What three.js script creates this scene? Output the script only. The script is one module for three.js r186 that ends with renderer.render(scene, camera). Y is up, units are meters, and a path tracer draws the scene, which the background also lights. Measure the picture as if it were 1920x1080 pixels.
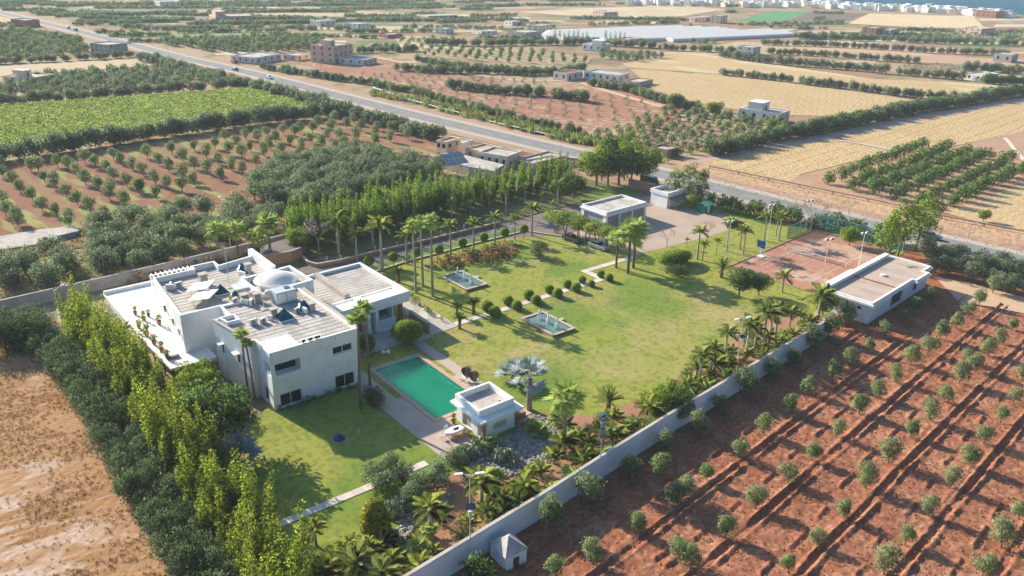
import * as THREE from 'three';
import { Sky } from 'three/addons/objects/Sky.js';
import { mergeGeometries } from 'three/addons/utils/BufferGeometryUtils.js';
import { RoundedBoxGeometry } from 'three/addons/geometries/RoundedBoxGeometry.js';
import { MarchingCubes } from 'three/addons/objects/MarchingCubes.js';
import { Brush, Evaluator, SUBTRACTION } from 'three-bvh-csg';

// ---------- camera, sky, sun, exposure ----------
const EYE = 58, PITCH = 0.4019545, ROLL = 0.0164583, FOCAL = 1509.78;
const scene = new THREE.Scene();
const V3 = (x, y, z) => new THREE.Vector3(x, y, z);
const camF = V3(0, -Math.sin(PITCH), -Math.cos(PITCH)), camU0 = V3(0, Math.cos(PITCH), -Math.sin(PITCH)), camR0 = V3(1, 0, 0);
const camR = camR0.clone().multiplyScalar(Math.cos(ROLL)).addScaledVector(camU0, Math.sin(ROLL));
const camU = camU0.clone().multiplyScalar(Math.cos(ROLL)).addScaledVector(camR0, -Math.sin(ROLL));
const camera = new THREE.PerspectiveCamera(2 * Math.atan(540 / FOCAL) * 180 / Math.PI, 16 / 9, 0.5, 9000);
camera.position.set(0, EYE, 0);
camera.quaternion.setFromRotationMatrix(new THREE.Matrix4().makeBasis(camR, camU, camF.clone().negate()));
scene.add(camera);

const SUN = V3(-0.7765, 0.48, -0.630).normalize();
const sky = new Sky();
sky.name = 'sky'; sky.scale.setScalar(8000);
sky.material.uniforms.sunPosition.value.copy(SUN).multiplyScalar(1000);
sky.material.uniforms.turbidity.value = 5;
sky.material.uniforms.rayleigh.value = 2.2;
sky.material.uniforms.mieCoefficient.value = 0.004;
scene.add(sky);
scene.environmentIntensity = 0.13;
const sun = new THREE.DirectionalLight(new THREE.Color(1.0, 0.885, 0.70), 5.0);
sun.name = 'sun'; sun.position.copy(SUN).multiplyScalar(400).add(V3(0, 0, -150)); sun.target.position.set(0, 0, -150);
sun.castShadow = true; sun.shadow.radius = 1.0; sun.shadow.mapSize.set(4096, 4096);
Object.assign(sun.shadow.camera, { left: -300, right: 300, top: 300, bottom: -300, near: 1, far: 1200 });
scene.add(sun, sun.target);
scene.fog = new THREE.FogExp2(new THREE.Color(0.84, 0.93, 1.0), 0.00020);
const renderer = new THREE.WebGLRenderer({ antialias: true });
renderer.toneMapping = THREE.LinearToneMapping;
renderer.toneMappingExposure = 1.95;
renderer.shadowMap.enabled = true;

// ---------- helpers ----------
let seedState = 12345;
const seed = (s) => { seedState = s | 0; };
const rnd = () => { seedState = (seedState + 0x6d2b79f5) | 0; let t = Math.imul(seedState ^ (seedState >>> 15), 1 | seedState); t = (t + Math.imul(t ^ (t >>> 7), 61 | t)) ^ t; return ((t ^ (t >>> 14)) >>> 0) / 4294967296; };
const rr = (a, b) => a + (b - a) * rnd();
const gauss = () => (rnd() + rnd() + rnd() - 1.5) * 1.15;
const DEG = Math.PI / 180;
// survey sheet: a sighting (across, down on a 1920 x 1080 plate) of something h metres up gives its place on the land
function G(px, py, h = 0) {
  const d = camR.clone().multiplyScalar(px - 960).addScaledVector(camU, 540 - py).addScaledVector(camF, FOCAL);
  const t = (h - EYE) / d.y;
  return V3(d.x * t, h, d.z * t);
}
const used = new Map();
function numbered(n) { const k = used.get(n) || 0; used.set(n, k + 1); return k ? n + '_' + String(k).padStart(3, '0') : n; }
function tag(o, label, category, group, kind) {
  o.userData.label = label;
  if (category) o.userData.category = category;
  if (group) o.userData.group = group;
  if (kind) o.userData.kind = kind;
  return o;
}
function thing(name, label, category, pos = V3(0, 0, 0), turn = 0, group) {
  const o = new THREE.Group(); o.name = numbered(name); scene.add(o);
  o.position.copy(pos); o.rotation.y = turn; tag(o, label, category, group);
  return o;
}
const shade = (m) => { m.castShadow = m.receiveShadow = true; return m; };
function part(name, geo, m, parent) {
  const g = Array.isArray(geo) ? join(geo) : geo;
  const o = shade(new THREE.Mesh(g, m)); o.name = name; parent.add(o); return o;
}
function solo(name, geo, m, label, category, group, kind) {
  const g = Array.isArray(geo) ? join(geo) : geo;
  const o = shade(new THREE.Mesh(g, m)); o.name = numbered(name); scene.add(o); return tag(o, label, category, group, kind);
}
function copy(src, pos, turn, label, scale, group) {
  const c = src.clone(); c.name = numbered(src.name.replace(/_\d{3}$/, '')); c.position.copy(pos); c.rotation.y = turn;
  if (scale) { if (scale.isVector3) c.scale.copy(scale); else c.scale.setScalar(scale); }
  c.userData = { ...src.userData, label }; if (group) c.userData.group = group;
  scene.add(c); return c;
}
function norm(g) { const k = g.index ? g.toNonIndexed() : g; for (const n of Object.keys(k.attributes)) if (!['position', 'normal', 'uv', 'color'].includes(n)) k.deleteAttribute(n); if (!k.attributes.uv) k.setAttribute('uv', new THREE.BufferAttribute(new Float32Array(k.attributes.position.count * 2), 2)); return k; }
function join(list) { const l = list.map(norm); return l.length === 1 ? l[0] : mergeGeometries(l, false); }
// uv in metres, by the way each face points
function uvBox(g, s = 1) {
  g = norm(g); const p = g.attributes.position, n = g.attributes.normal, uv = new Float32Array(p.count * 2);
  for (let i = 0; i < p.count; i++) {
    const ax = Math.abs(n.getX(i)), ay = Math.abs(n.getY(i)), az = Math.abs(n.getZ(i));
    const x = p.getX(i), y = p.getY(i), z = p.getZ(i);
    if (ay >= ax && ay >= az) { uv[2 * i] = x * s; uv[2 * i + 1] = z * s; } else if (ax >= az) { uv[2 * i] = z * s; uv[2 * i + 1] = y * s; } else { uv[2 * i] = x * s; uv[2 * i + 1] = y * s; }
  }
  g.setAttribute('uv', new THREE.BufferAttribute(uv, 2)); return g;
}
function box(x0, x1, y0, y1, z0, z1) { const g = new THREE.BoxGeometry(Math.abs(x1 - x0), Math.abs(y1 - y0), Math.abs(z1 - z0)); g.translate((x0 + x1) / 2, (y0 + y1) / 2, (z0 + z1) / 2); return uvBox(g); }
function rbox(x0, x1, y0, y1, z0, z1, r = 0.04) { const g = new RoundedBoxGeometry(Math.abs(x1 - x0), Math.abs(y1 - y0), Math.abs(z1 - z0), 1, r); g.translate((x0 + x1) / 2, (y0 + y1) / 2, (z0 + z1) / 2); return uvBox(g); }
function cyl(x, z, y0, y1, r0, r1 = r0, n = 10) { const g = new THREE.CylinderGeometry(r1, r0, y1 - y0, n); g.translate(x, (y0 + y1) / 2, z); return g; }
function rod(a, b, r0, r1 = r0, n = 6) {
  const d = b.clone().sub(a), g = new THREE.CylinderGeometry(r1, r0, d.length(), n);
  g.applyQuaternion(new THREE.Quaternion().setFromUnitVectors(V3(0, 1, 0), d.clone().normalize()));
  const m = a.clone().add(b).multiplyScalar(0.5); g.translate(m.x, m.y, m.z); return g;
}
function ball(x, y, z, rx, ry = rx, rz = rx, w = 10, h = 7) { const g = new THREE.SphereGeometry(1, w, h); g.scale(rx, ry, rz); g.translate(x, y, z); return g; }
// upright prism over a plan polygon [[x, z], ...] with optional holes
function prism(pts, y0, y1, holes = []) {
  const sh = new THREE.Shape(pts.map(([x, z]) => new THREE.Vector2(x, -z)));
  for (const h of holes) sh.holes.push(new THREE.Path(h.map(([x, z]) => new THREE.Vector2(x, -z))));
  const g = new THREE.ExtrudeGeometry(sh, { depth: y1 - y0, bevelEnabled: false });
  g.rotateX(-Math.PI / 2); g.translate(0, y0, 0); return uvBox(g);
}
function inset(pts, d) {
  const n = pts.length; let area = 0;
  for (let i = 0; i < n; i++) { const [x0, z0] = pts[i], [x1, z1] = pts[(i + 1) % n]; area += x0 * z1 - x1 * z0; }
  const s = area > 0 ? 1 : -1, out = [];
  for (let i = 0; i < n; i++) {
    const a = pts[(i + n - 1) % n], b = pts[i], c = pts[(i + 1) % n];
    const e1 = new THREE.Vector2(b[0] - a[0], b[1] - a[1]).normalize(), e2 = new THREE.Vector2(c[0] - b[0], c[1] - b[1]).normalize();
    const n1 = new THREE.Vector2(-e1.y * s, e1.x * s), n2 = new THREE.Vector2(-e2.y * s, e2.x * s), k = 1 + n1.dot(n2);
    out.push([b[0] + (n1.x + n2.x) * d / k, b[1] + (n1.y + n2.y) * d / k]);
  }
  return out;
}
const evaluator = new Evaluator(); evaluator.useGroups = false; evaluator.attributes = ['position', 'normal', 'uv'];
function cut(geo, cutters) {
  let a = new Brush(norm(geo)); a.updateMatrixWorld();
  for (const c of cutters) { const b = new Brush(norm(c)); b.updateMatrixWorld(); a = evaluator.evaluate(a, b, SUBTRACTION); a.updateMatrixWorld(); }
  return uvBox(a.geometry);
}
// flat sheet over a list of survey sightings, uv in metres of a frame turned by az
function sheetGeo(pts, y, az = 50, origin, hole) {
  const c2 = pts.map((p) => new THREE.Vector2(p.x, p.z)); let tri;
  if (hole) { if (THREE.ShapeUtils.isClockWise(c2)) { c2.reverse(); pts = pts.slice().reverse(); } const h2 = hole.map((p) => new THREE.Vector2(p.x, p.z)); if (!THREE.ShapeUtils.isClockWise(h2)) { h2.reverse(); hole = hole.slice().reverse(); } tri = THREE.ShapeUtils.triangulateShape(c2, [h2]); pts = [...pts, ...hole]; } else tri = THREE.ShapeUtils.triangulateShape(c2, []);
  const pos = [], uv = [], s = Math.sin(az * DEG), c = Math.cos(az * DEG), o = origin || V3(0, 0, 0);
  for (const t of tri) {
    let [a, b, d] = t.map((i) => pts[i]);
    if ((b.x - a.x) * (d.z - a.z) - (b.z - a.z) * (d.x - a.x) > 0) [b, d] = [d, b];
    for (const q of [a, b, d]) { pos.push(q.x, y, q.z); const X = q.x - o.x, Z = q.z - o.z; uv.push(X * s - Z * c, X * c + Z * s); }
  }
  const g = new THREE.BufferGeometry();
  g.setAttribute('position', new THREE.Float32BufferAttribute(pos, 3)); g.setAttribute('uv', new THREE.Float32BufferAttribute(uv, 2)); g.computeVertexNormals(); return g;
}
// a wall along sightings, real thickness; bottoms given
function wallAlong(pts, h, th, y0 = 0) {
  const n = pts.length, L = [], Rr = [];
  for (let i = 0; i < n; i++) {
    const a = pts[Math.max(0, i - 1)], b = pts[Math.min(n - 1, i + 1)], d = b.clone().sub(a).setY(0).normalize();
    L.push([pts[i].x - d.z * th / 2, pts[i].z + d.x * th / 2]); Rr.push([pts[i].x + d.z * th / 2, pts[i].z - d.x * th / 2]);
  }
  return prism([...L, ...Rr.reverse()], y0, y0 + h);
}
function along(pts, step, f) { // walk a polyline
  let i = 0, carry = 0;
  for (; i < pts.length - 1; i++) { const a = pts[i], b = pts[i + 1], L = a.distanceTo(b); for (let t = carry; t < L; t += step) { f(a.clone().lerp(b, t / L), Math.atan2(b.x - a.x, b.z - a.z)); carry = t + step - L; } if (carry < 0) carry = 0; }
}
function insidePoly(x, z, pts) { let c = false; for (let i = 0, j = pts.length - 1; i < pts.length; j = i++) { const a = pts[i], b = pts[j]; if ((a.z > z) !== (b.z > z) && x < (b.x - a.x) * (z - a.z) / (b.z - a.z) + a.x) c = !c; } return c; }
const ord = ['first', 'second', 'third', 'fourth', 'fifth', 'sixth', 'seventh', 'eighth', 'ninth', 'tenth', 'eleventh', 'twelfth', 'thirteenth', 'fourteenth', 'fifteenth', 'sixteenth', 'seventeenth', 'eighteenth', 'nineteenth', 'twentieth', 'twenty-first', 'twenty-second', 'twenty-third', 'twenty-fourth', 'twenty-fifth', 'twenty-sixth', 'twenty-seventh', 'twenty-eighth', 'twenty-ninth', 'thirtieth'];
const std = (o) => new THREE.MeshPhysicalMaterial({ specularIntensity: (o.roughness ?? 1) > 0.75 ? 0.12 : 0.6, ...o }); // chalky surfaces have next to no sheen
// ---------- noise, textures, materials ----------
function hash2(x, y, s) { let h = Math.imul(x, 374761393) + Math.imul(y, 668265263) + Math.imul(s, 2147483647 ^ 0x5bd1e995); h = Math.imul(h ^ (h >>> 13), 1274126177); return ((h ^ (h >>> 16)) >>> 0) / 4294967296; }
function vnoise(x, y, per, s) {
  const xi = Math.floor(x), yi = Math.floor(y), fx = x - xi, fy = y - yi, u = fx * fx * (3 - 2 * fx), v = fy * fy * (3 - 2 * fy), m = (k) => per ? ((k % per) + per) % per : k;
  const a = hash2(m(xi), m(yi), s), b = hash2(m(xi + 1), m(yi), s), c = hash2(m(xi), m(yi + 1), s), d = hash2(m(xi + 1), m(yi + 1), s);
  return a + (b - a) * u + (c - a) * v + (a - b - c + d) * u * v;
}
function fbm(x, y, o = 4, per = 0, s = 1) { let t = 0, a = 0.5, n = 0; for (let i = 0; i < o; i++) { t += a * vnoise(x, y, per, s + i * 17); n += a; a *= 0.5; x *= 2; y *= 2; per *= 2; } return t / n; }
const toS = (c) => { c = Math.min(1, Math.max(0, c)); return Math.round(255 * (c <= 0.0031308 ? c * 12.92 : 1.055 * Math.pow(c, 1 / 2.4) - 0.055)); };
const mix3 = (a, b, t) => [a[0] + (b[0] - a[0]) * t, a[1] + (b[1] - a[1]) * t, a[2] + (b[2] - a[2]) * t];
const sst = (a, b, x) => { const t = Math.min(1, Math.max(0, (x - a) / (b - a))); return t * t * (3 - 2 * t); };
function colTex(n, f, m = n) { // f(u, v) -> linear rgb
  const d = new Uint8Array(n * m * 4);
  for (let y = 0; y < m; y++) for (let x = 0; x < n; x++) { const c = f((x + 0.5) / n, (y + 0.5) / m), i = (y * n + x) * 4; d[i] = toS(c[0]); d[i + 1] = toS(c[1]); d[i + 2] = toS(c[2]); d[i + 3] = 255; }
  const t = new THREE.DataTexture(d, n, m); t.colorSpace = THREE.SRGBColorSpace; t.wrapS = t.wrapT = THREE.RepeatWrapping; t.magFilter = THREE.LinearFilter; t.minFilter = THREE.LinearMipmapLinearFilter; t.generateMipmaps = true; t.needsUpdate = true; return t;
}
function greyTex(n, f) {
  const d = new Uint8Array(n * n * 4);
  for (let y = 0; y < n; y++) for (let x = 0; x < n; x++) { const c = Math.max(0, Math.min(255, Math.round(255 * f((x + 0.5) / n, (y + 0.5) / n)))), i = (y * n + x) * 4; d[i] = d[i + 1] = d[i + 2] = c; d[i + 3] = 255; }
  const t = new THREE.DataTexture(d, n, n); t.wrapS = t.wrapT = THREE.RepeatWrapping; t.magFilter = THREE.LinearFilter; t.needsUpdate = true; return t;
}
const rep = (t, s) => { const c = t.clone(); c.repeat.set(1 / s, 1 / s); c.needsUpdate = true; return c; };
const lin = (r, g, b) => new THREE.Color().setRGB(r, g, b);
const mat = (r, g, b, rough = 0.9, extra = {}) => std({ color: lin(r, g, b), roughness: rough, ...extra });
// shared grain
const tGrain = greyTex(256, (u, v) => 0.15 + 0.7 * fbm(u * 24, v * 24, 4, 24, 3));
const tLump = greyTex(256, (u, v) => fbm(u * 8, v * 8, 5, 8, 9));
function speckled(base, dark, n = 512, cells = 6, s = 5, bias = 0.5) { return colTex(n, (u, v) => { const a = fbm(u * cells, v * cells, 5, cells, s), b = fbm(u * cells * 9, v * cells * 9, 2, cells * 9, s + 3); return mix3(base, dark, sst(bias - 0.22, bias + 0.28, a * 0.65 + b * 0.35)); }); }
const tStucco = colTex(512, (u, v) => { const a = fbm(u * 5, v * 5, 5, 5, 21), b = fbm(u * 40, v * 40, 2, 40, 24), st = fbm(u * 26, v * 2, 3, 26, 27); let c = mix3([0.86, 0.85, 0.83], [0.75, 0.73, 0.70], sst(0.4, 0.85, a * 0.65 + b * 0.35)); return mix3(c, [0.62, 0.59, 0.54], sst(0.6, 0.8, st) * 0.35); });
const tRoof = colTex(512, (u, v) => { const a = fbm(u * 6, v * 6, 5, 6, 31), b = fbm(u * 40, v * 40, 2, 40, 37); let c = mix3([0.53, 0.49, 0.445], [0.375, 0.335, 0.295], sst(0.38, 0.7, a * 0.7 + b * 0.3)); return mix3(c, [0.40, 0.34, 0.28], sst(0.66, 0.8, fbm(u * 11 + 3, v * 11, 4, 11, 77)) * 0.6); });
const tTanRoof = speckled([0.50, 0.395, 0.32], [0.39, 0.30, 0.245], 512, 5, 41);
const tConcrete = speckled([0.52, 0.47, 0.42], [0.36, 0.32, 0.28], 512, 5, 51);
const tPave = colTex(512, (u, v) => { const a = fbm(u * 5, v * 5, 5, 5, 61), b = fbm(u * 48, v * 48, 2, 48, 67); return mix3([0.56, 0.46, 0.38], [0.40, 0.32, 0.26], a * 0.7 + b * 0.4); });
const tBrown = speckled([0.40, 0.25, 0.165], [0.30, 0.185, 0.125], 512, 6, 71);
const tAsphalt = colTex(512, (u, v) => { const a = fbm(u * 4, v * 4, 5, 4, 81), b = fbm(u * 60, v * 60, 2, 60, 83); return mix3([0.29, 0.278, 0.265], [0.21, 0.20, 0.192], a * 0.6 + b * 0.5); });
const tDrive = speckled([0.21, 0.18, 0.165], [0.15, 0.128, 0.12], 512, 5, 91);
const tBark = colTex(256, (u, v) => mix3([0.26, 0.21, 0.17], [0.14, 0.11, 0.09], fbm(u * 6, v * 30, 3, 6, 95)));
const M = {
  white: std({ map: rep(tStucco, 7), roughness: 0.9, bumpMap: rep(tGrain, 2), bumpScale: 0.006 }),
  roof: std({ map: rep(tRoof, 11), roughness: 0.9, bumpMap: rep(tGrain, 2.5), bumpScale: 0.01 }),
  tanRoof: std({ map: rep(tTanRoof, 9), roughness: 0.95, bumpMap: rep(tGrain, 2), bumpScale: 0.01 }),
  concrete: std({ map: rep(tConcrete, 6), roughness: 0.95, bumpMap: rep(tGrain, 2), bumpScale: 0.01 }),
  pave: std({ map: rep(tPave, 9), roughness: 0.9, bumpMap: rep(tGrain, 2), bumpScale: 0.008 }),
  brown: std({ map: rep(tBrown, 6), roughness: 0.95, bumpMap: rep(tGrain, 1.5), bumpScale: 0.015 }),
  asphalt: std({ map: rep(tAsphalt, 14), roughness: 0.9, bumpMap: rep(tGrain, 2), bumpScale: 0.008 }),
  drive: std({ map: rep(tDrive, 10), roughness: 0.92, bumpMap: rep(tGrain, 2), bumpScale: 0.008 }),
  bark: std({ map: tBark, roughness: 0.95 }),
  glass: new THREE.MeshPhysicalMaterial({ color: lin(0.012, 0.016, 0.02), roughness: 0.06, specularIntensity: 1 }),
  frame: mat(0.85, 0.86, 0.87, 0.5), steel: mat(0.45, 0.46, 0.47, 0.45, { metalness: 0.6 }), grey: mat(0.30, 0.30, 0.30, 0.7), dark: mat(0.03, 0.03, 0.032, 0.7),
  whitePaint: mat(0.78, 0.78, 0.77, 0.55), plastic: mat(0.66, 0.65, 0.62, 0.5), wood: mat(0.17, 0.095, 0.05, 0.8), terracotta: mat(0.42, 0.15, 0.08, 0.85),
  greenGlass: new THREE.MeshPhysicalMaterial({ color: lin(0.012, 0.085, 0.085), roughness: 0.12 }), greenPaint: mat(0.02, 0.16, 0.10, 0.6), teal: mat(0.05, 0.28, 0.24, 0.8),
  shutter: mat(0.34, 0.32, 0.31, 0.7), ochre: mat(0.52, 0.30, 0.10, 0.7), blueGrey: mat(0.42, 0.47, 0.50, 0.6), brick: mat(0.42, 0.20, 0.13, 0.9),
  rust: mat(0.30, 0.11, 0.06, 0.9), red: mat(0.45, 0.04, 0.05, 0.7), skin: mat(0.20, 0.11, 0.07, 0.7), cloth: mat(0.74, 0.75, 0.78, 0.9), wicker: mat(0.16, 0.11, 0.085, 0.85),
};
function leafMat(r, g, b, tr = 0.25, rough = 0.95) { return new THREE.MeshPhysicalMaterial({ color: lin(r, g, b), vertexColors: true, roughness: rough, transmission: tr, thickness: 0, specularIntensity: 0.12, side: THREE.DoubleSide }); }
const LM = {
  olive: leafMat(0.32, 0.40, 0.185, 0.5), olive2: leafMat(0.30, 0.405, 0.165, 0.5), oliveDark: leafMat(0.26, 0.335, 0.18, 0.5), column: leafMat(0.37, 0.46, 0.05, 0.6), belt: leafMat(0.29, 0.44, 0.06, 0.6), hedge: leafMat(0.22, 0.31, 0.13, 0.5), citrus: leafMat(0.17, 0.28, 0.07, 0.45), bush: leafMat(0.15, 0.22, 0.095, 0.4),
  bright: leafMat(0.31, 0.43, 0.055, 0.5), palm: leafMat(0.40, 0.49, 0.13, 0.55), palmYellow: leafMat(0.48, 0.55, 0.12, 0.55), silver: leafMat(0.36, 0.41, 0.39, 0.2), deep: leafMat(0.15, 0.25, 0.06, 0.45), vine: leafMat(0.52, 0.64, 0.16, 0.5),
  dry: leafMat(0.42, 0.26, 0.13, 0.3), lilac: leafMat(0.45, 0.36, 0.55, 0.3), reed: leafMat(0.36, 0.42, 0.13, 0.45), cactus: leafMat(0.26, 0.30, 0.20, 0), golden: leafMat(0.34, 0.33, 0.035, 0.3), twig: mat(0.38, 0.31, 0.25, 0.95), straw: leafMat(0.66, 0.43, 0.21, 0.55),
};
// ---------- land ----------
const P = (list, h = 0) => list.map(([x, y]) => G(x, y, h));
let level = 0;
function land(name, label, pts, m, y, az = 50, category = 'ground', hole) { return solo(name, sheetGeo(pts, y, az, null, hole), m, label, category, null, 'structure'); }
// colour of a field painted once over its own extent (rows, tracks and patches of crop or soil)
function fieldMat(pts, az, f, n = 512, bump = 0.05) {
  const s = Math.sin(az * DEG), c = Math.cos(az * DEG); let u0 = 1e9, u1 = -1e9, v0 = 1e9, v1 = -1e9;
  for (const p of pts) { const u = p.x * s - p.z * c, v = p.x * c + p.z * s; u0 = Math.min(u0, u); u1 = Math.max(u1, u); v0 = Math.min(v0, v); v1 = Math.max(v1, v); }
  const t = colTex(n, (a, b) => f(u0 + a * (u1 - u0), v0 + b * (v1 - v0)));
  t.repeat.set(1 / (u1 - u0), 1 / (v1 - v0)); t.offset.set(-u0 / (u1 - u0), -v0 / (v1 - v0));
  return std({ map: t, roughness: 1, bumpMap: rep(tLump, 6), bumpScale: bump });
}
function field(name, label, px, az, y, f, n = 512, bump = 0.05, cat = 'field') { const pts = Array.isArray(px[0]) ? P(px) : px; return land(name, label, pts, fieldMat(pts, az, f, n, bump), y, az, cat); }
const O = G(516.7, 770), HAZ = 51.8, HTURN = (90 - HAZ) * DEG;
const toH = (p) => { const s = Math.sin(HAZ * DEG), c = Math.cos(HAZ * DEG), x = p.x - O.x, z = p.z - O.z; return [x * s - z * c, -(x * c + z * s)]; }; // [a, n]
const fromH = (a, n, y = 0) => { const s = Math.sin(HAZ * DEG), c = Math.cos(HAZ * DEG); return V3(O.x + a * s - n * c, y, O.z - a * c - n * s); };
const poolHole = [fromH(16, -14.65), fromH(23.75, -14.65), fromH(23.75, 2.25), fromH(16, 2.25)];
const tBase = colTex(1024, (u, v) => {
  const a = fbm(u * 9, v * 9, 5, 9, 101), b = fbm(u * 30, v * 30, 4, 30, 107), c = fbm(u * 120, v * 120, 2, 120, 109);
  let k = mix3([0.34, 0.205, 0.13], [0.40, 0.30, 0.185], sst(0.4, 0.6, a)); k = mix3(k, [0.14, 0.155, 0.07], sst(0.5, 0.66, b) * 0.75); return mix3(k, [0.30, 0.20, 0.14], c * 0.4);
});
{
  const g = sheetGeo([V3(-4500, 0, 900), V3(4500, 0, 900), V3(4500, 0, -6100), V3(-4500, 0, -6100)], -0.12, 90, null, poolHole);
  solo('ground', g, std({ map: rep(tBase, 260), roughness: 1, bumpMap: rep(tLump, 9), bumpScale: 0.12 }), 'reddish dry farmland under the whole scene', 'ground', null, 'structure');
}
// sea
{
  const coast = P([[1400, -8], [1447, 0], [1522, 4.5], [1642, 11], [1744, 15], [1819, 20.6], [1920, 28], [2150, 45]]);
  const far = [V3(5200, 0, -900), V3(5200, 0, -5900), V3(-900, 0, -5900), V3(-200, 0, -2300), V3(420, 0, -1500)];
  const t = colTex(256, (u, v) => mix3([0.004, 0.075, 0.125], [0.008, 0.10, 0.155], fbm(u * 5, v * 14, 4, 5, 201)));
  land('sea', 'blue sea beyond the white coastal town', [...coast, ...far], std({ map: rep(t, 300), roughness: 0.8, bumpMap: rep(tLump, 14), bumpScale: 0.25 }), -0.05, 30, 'sea');
}
const soilRed = (u, v, s = 1) => { const a = fbm(u / 9, v / 9, 4, 0, 300 + s), b = fbm(u / 1.1, v / 1.1, 3, 0, 310 + s); return mix3(mix3([0.335, 0.128, 0.07], [0.275, 0.10, 0.054], a), [0.41, 0.195, 0.115], sst(0.45, 0.85, b) * 0.8); };
const wheat = (rows, dark, s, tall = 0.5) => (u, v) => {
  const w = fbm(u / 14, v / 14, 4, 0, s), f = fbm(u / 0.9, v / 0.6, 3, 0, s + 5), r = Math.abs(((v + 1.2 * fbm(u / 20, v / 20, 2, 0, s + 9)) / rows) % 1);
  let c = mix3([0.53, 0.39, 0.21], [0.46, 0.32, 0.165], w); c = mix3(c, [0.60, 0.46, 0.28], sst(0.5, 0.9, f) * 0.7); c = mix3(c, [0.42, 0.26, 0.12], sst(0.58, 0.75, fbm(u / 2.5, v / 0.8, 3, 0, s + 7)) * 0.4);
  return mix3(c, dark, (r < 0.16 ? 1 : 0) * tall * sst(0.25, 0.6, fbm(u / 3, v / 0.7, 3, 0, s + 3)));
};
const tan = (s, c0 = [0.54, 0.42, 0.27], c1 = [0.46, 0.34, 0.21]) => (u, v) => mix3(mix3(c0, c1, fbm(u / 25, v / 25, 4, 0, s)), [0.45, 0.33, 0.22], 0.5 * sst(0.45, 0.8, fbm(u / 3, v / 3, 3, 0, s + 4)));
// fields west of the road
field('orchard_soil', 'brown orchard soil with yellow grass strips beneath the western olive rows', [[-260, 362], [0, 303], [420, 243], [640, 222], [850, 262], [830, 292], [740, 300], [620, 410], [420, 425], [250, 440], [0, 500], [-260, 560]], 137, 0.0, (u, v) => {
  const r = ((v / 5.6) % 1 + 1) % 1, a = fbm(u / 12, v / 12, 4, 0, 401), b = fbm(u / 1.2, v / 0.8, 3, 0, 403), near = sst(0.35, 0.6, fbm(u / 45, v / 45, 2, 0, 407));
  let c = mix3(mix3([0.25, 0.118, 0.078], [0.33, 0.17, 0.11], a), [0.20, 0.09, 0.062], b * 0.7);
  const grass = sst(0.42, 0.6, fbm(u / 7, v / 2.2, 3, 0, 409)) * (r < 0.5 ? 1 : 0.25);
  c = mix3(c, mix3([0.36, 0.31, 0.12], [0.20, 0.25, 0.075], a), grass * (0.35 + 0.6 * near)); return c;
}, 1024, 0.09);
field('straw_field', 'pale tan harvested strip by the cream farmhouse on the far left', [[-120, 133], [0, 124], [265, 109], [305, 122], [130, 134], [0, 143], [-120, 156]], 60, 0.0, tan(421));
field('straw_field', 'small pale field left of the road in the far top left corner', [[-60, 28], [0, 31], [38, 38], [0, 42], [-60, 45]], 60, 0.0, tan(423), 128);
field('vineyard_soil', 'shaded brown soil under the green vineyard canopy', [[-190, 219], [3, 202], [477, 168], [622, 211], [420, 236], [270, 256], [0, 285], [-190, 320]], 60, 0.0, (u, v) => mix3([0.30, 0.22, 0.12], [0.30, 0.32, 0.10], fbm(u / 4, v / 4, 3, 0, 431)), 256);
field('track', 'bare reddish track at the left end of the vineyard', [[-4, 205], [3, 204], [34, 240], [22, 246], [-4, 232]], 60, 0.006, soilRed, 128, 0.05, 'track');
// fields east of the road
field('red_field', 'red ploughed field with young olives across the road', [[560, 118], [700, 103], [790, 128], [860, 140], [1010, 168], [1100, 152], [1180, 158], [1280, 192], [1330, 215], [1280, 250], [1120, 268], [860, 208], [640, 142]], 137, 0.0, (u, v) => {
  const a = fbm(u / 18, v / 18, 4, 0, 441), b = fbm(u / 2.4, v / 1.6, 3, 0, 443); let c = mix3([0.30, 0.14, 0.09], [0.37, 0.205, 0.135], a); c = mix3(c, [0.47, 0.34, 0.23], sst(0.5, 0.72, b) * sst(0.35, 0.65, fbm(u / 30, v / 14, 3, 0, 445))); return c;
}, 1024, 0.15);
field('wheat_field', 'pale straw strip above the two tree rows, right of centre', [[1165, 119], [1290, 98], [1350, 106], [1500, 128], [1640, 148], [1790, 154], [1922, 164], [1850, 180], [1745, 180], [1500, 154], [1350, 138.5], [1180, 127]], 137, 0.0, (u, v) => mix3(wheat(7, [0.38, 0.25, 0.12], 451, 0.45)(u, v), [0.60, 0.49, 0.32], sst(0.5, 0.65, fbm(u / 40, v / 12, 2, 0, 455)) * 0.6), 1024, 0.25);
field('wheat_field', 'golden wheat field below the two tree rows, right of centre', [[1180, 129], [1350, 141], [1490, 156.5], [1740, 191], [1590, 218], [1480, 216], [1400, 209], [1240, 180]], 137, 0.002, wheat(6, [0.36, 0.23, 0.11], 456, 0.6), 1024, 0.25);
field('wheat_field', 'golden wheat field with long rows at the right edge above the dirt track', [[1563, 257], [1700, 228], [1880, 197], [2080, 165], [2080, 215], [1900, 250], [1773, 277], [1690, 282], [1640, 273]], 47, 0.004, wheat(5.2, [0.40, 0.25, 0.10], 461, 0.8), 1024, 0.25);
field('wheat_field', 'golden wheat field just behind the roadside pipe', [[1312, 299], [1400, 281], [1540, 259], [1682, 284], [1600, 303], [1500, 327], [1480, 343], [1400, 330]], 47, 0.004, wheat(5.2, [0.40, 0.25, 0.10], 471, 0.8), 512, 0.25);
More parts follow.
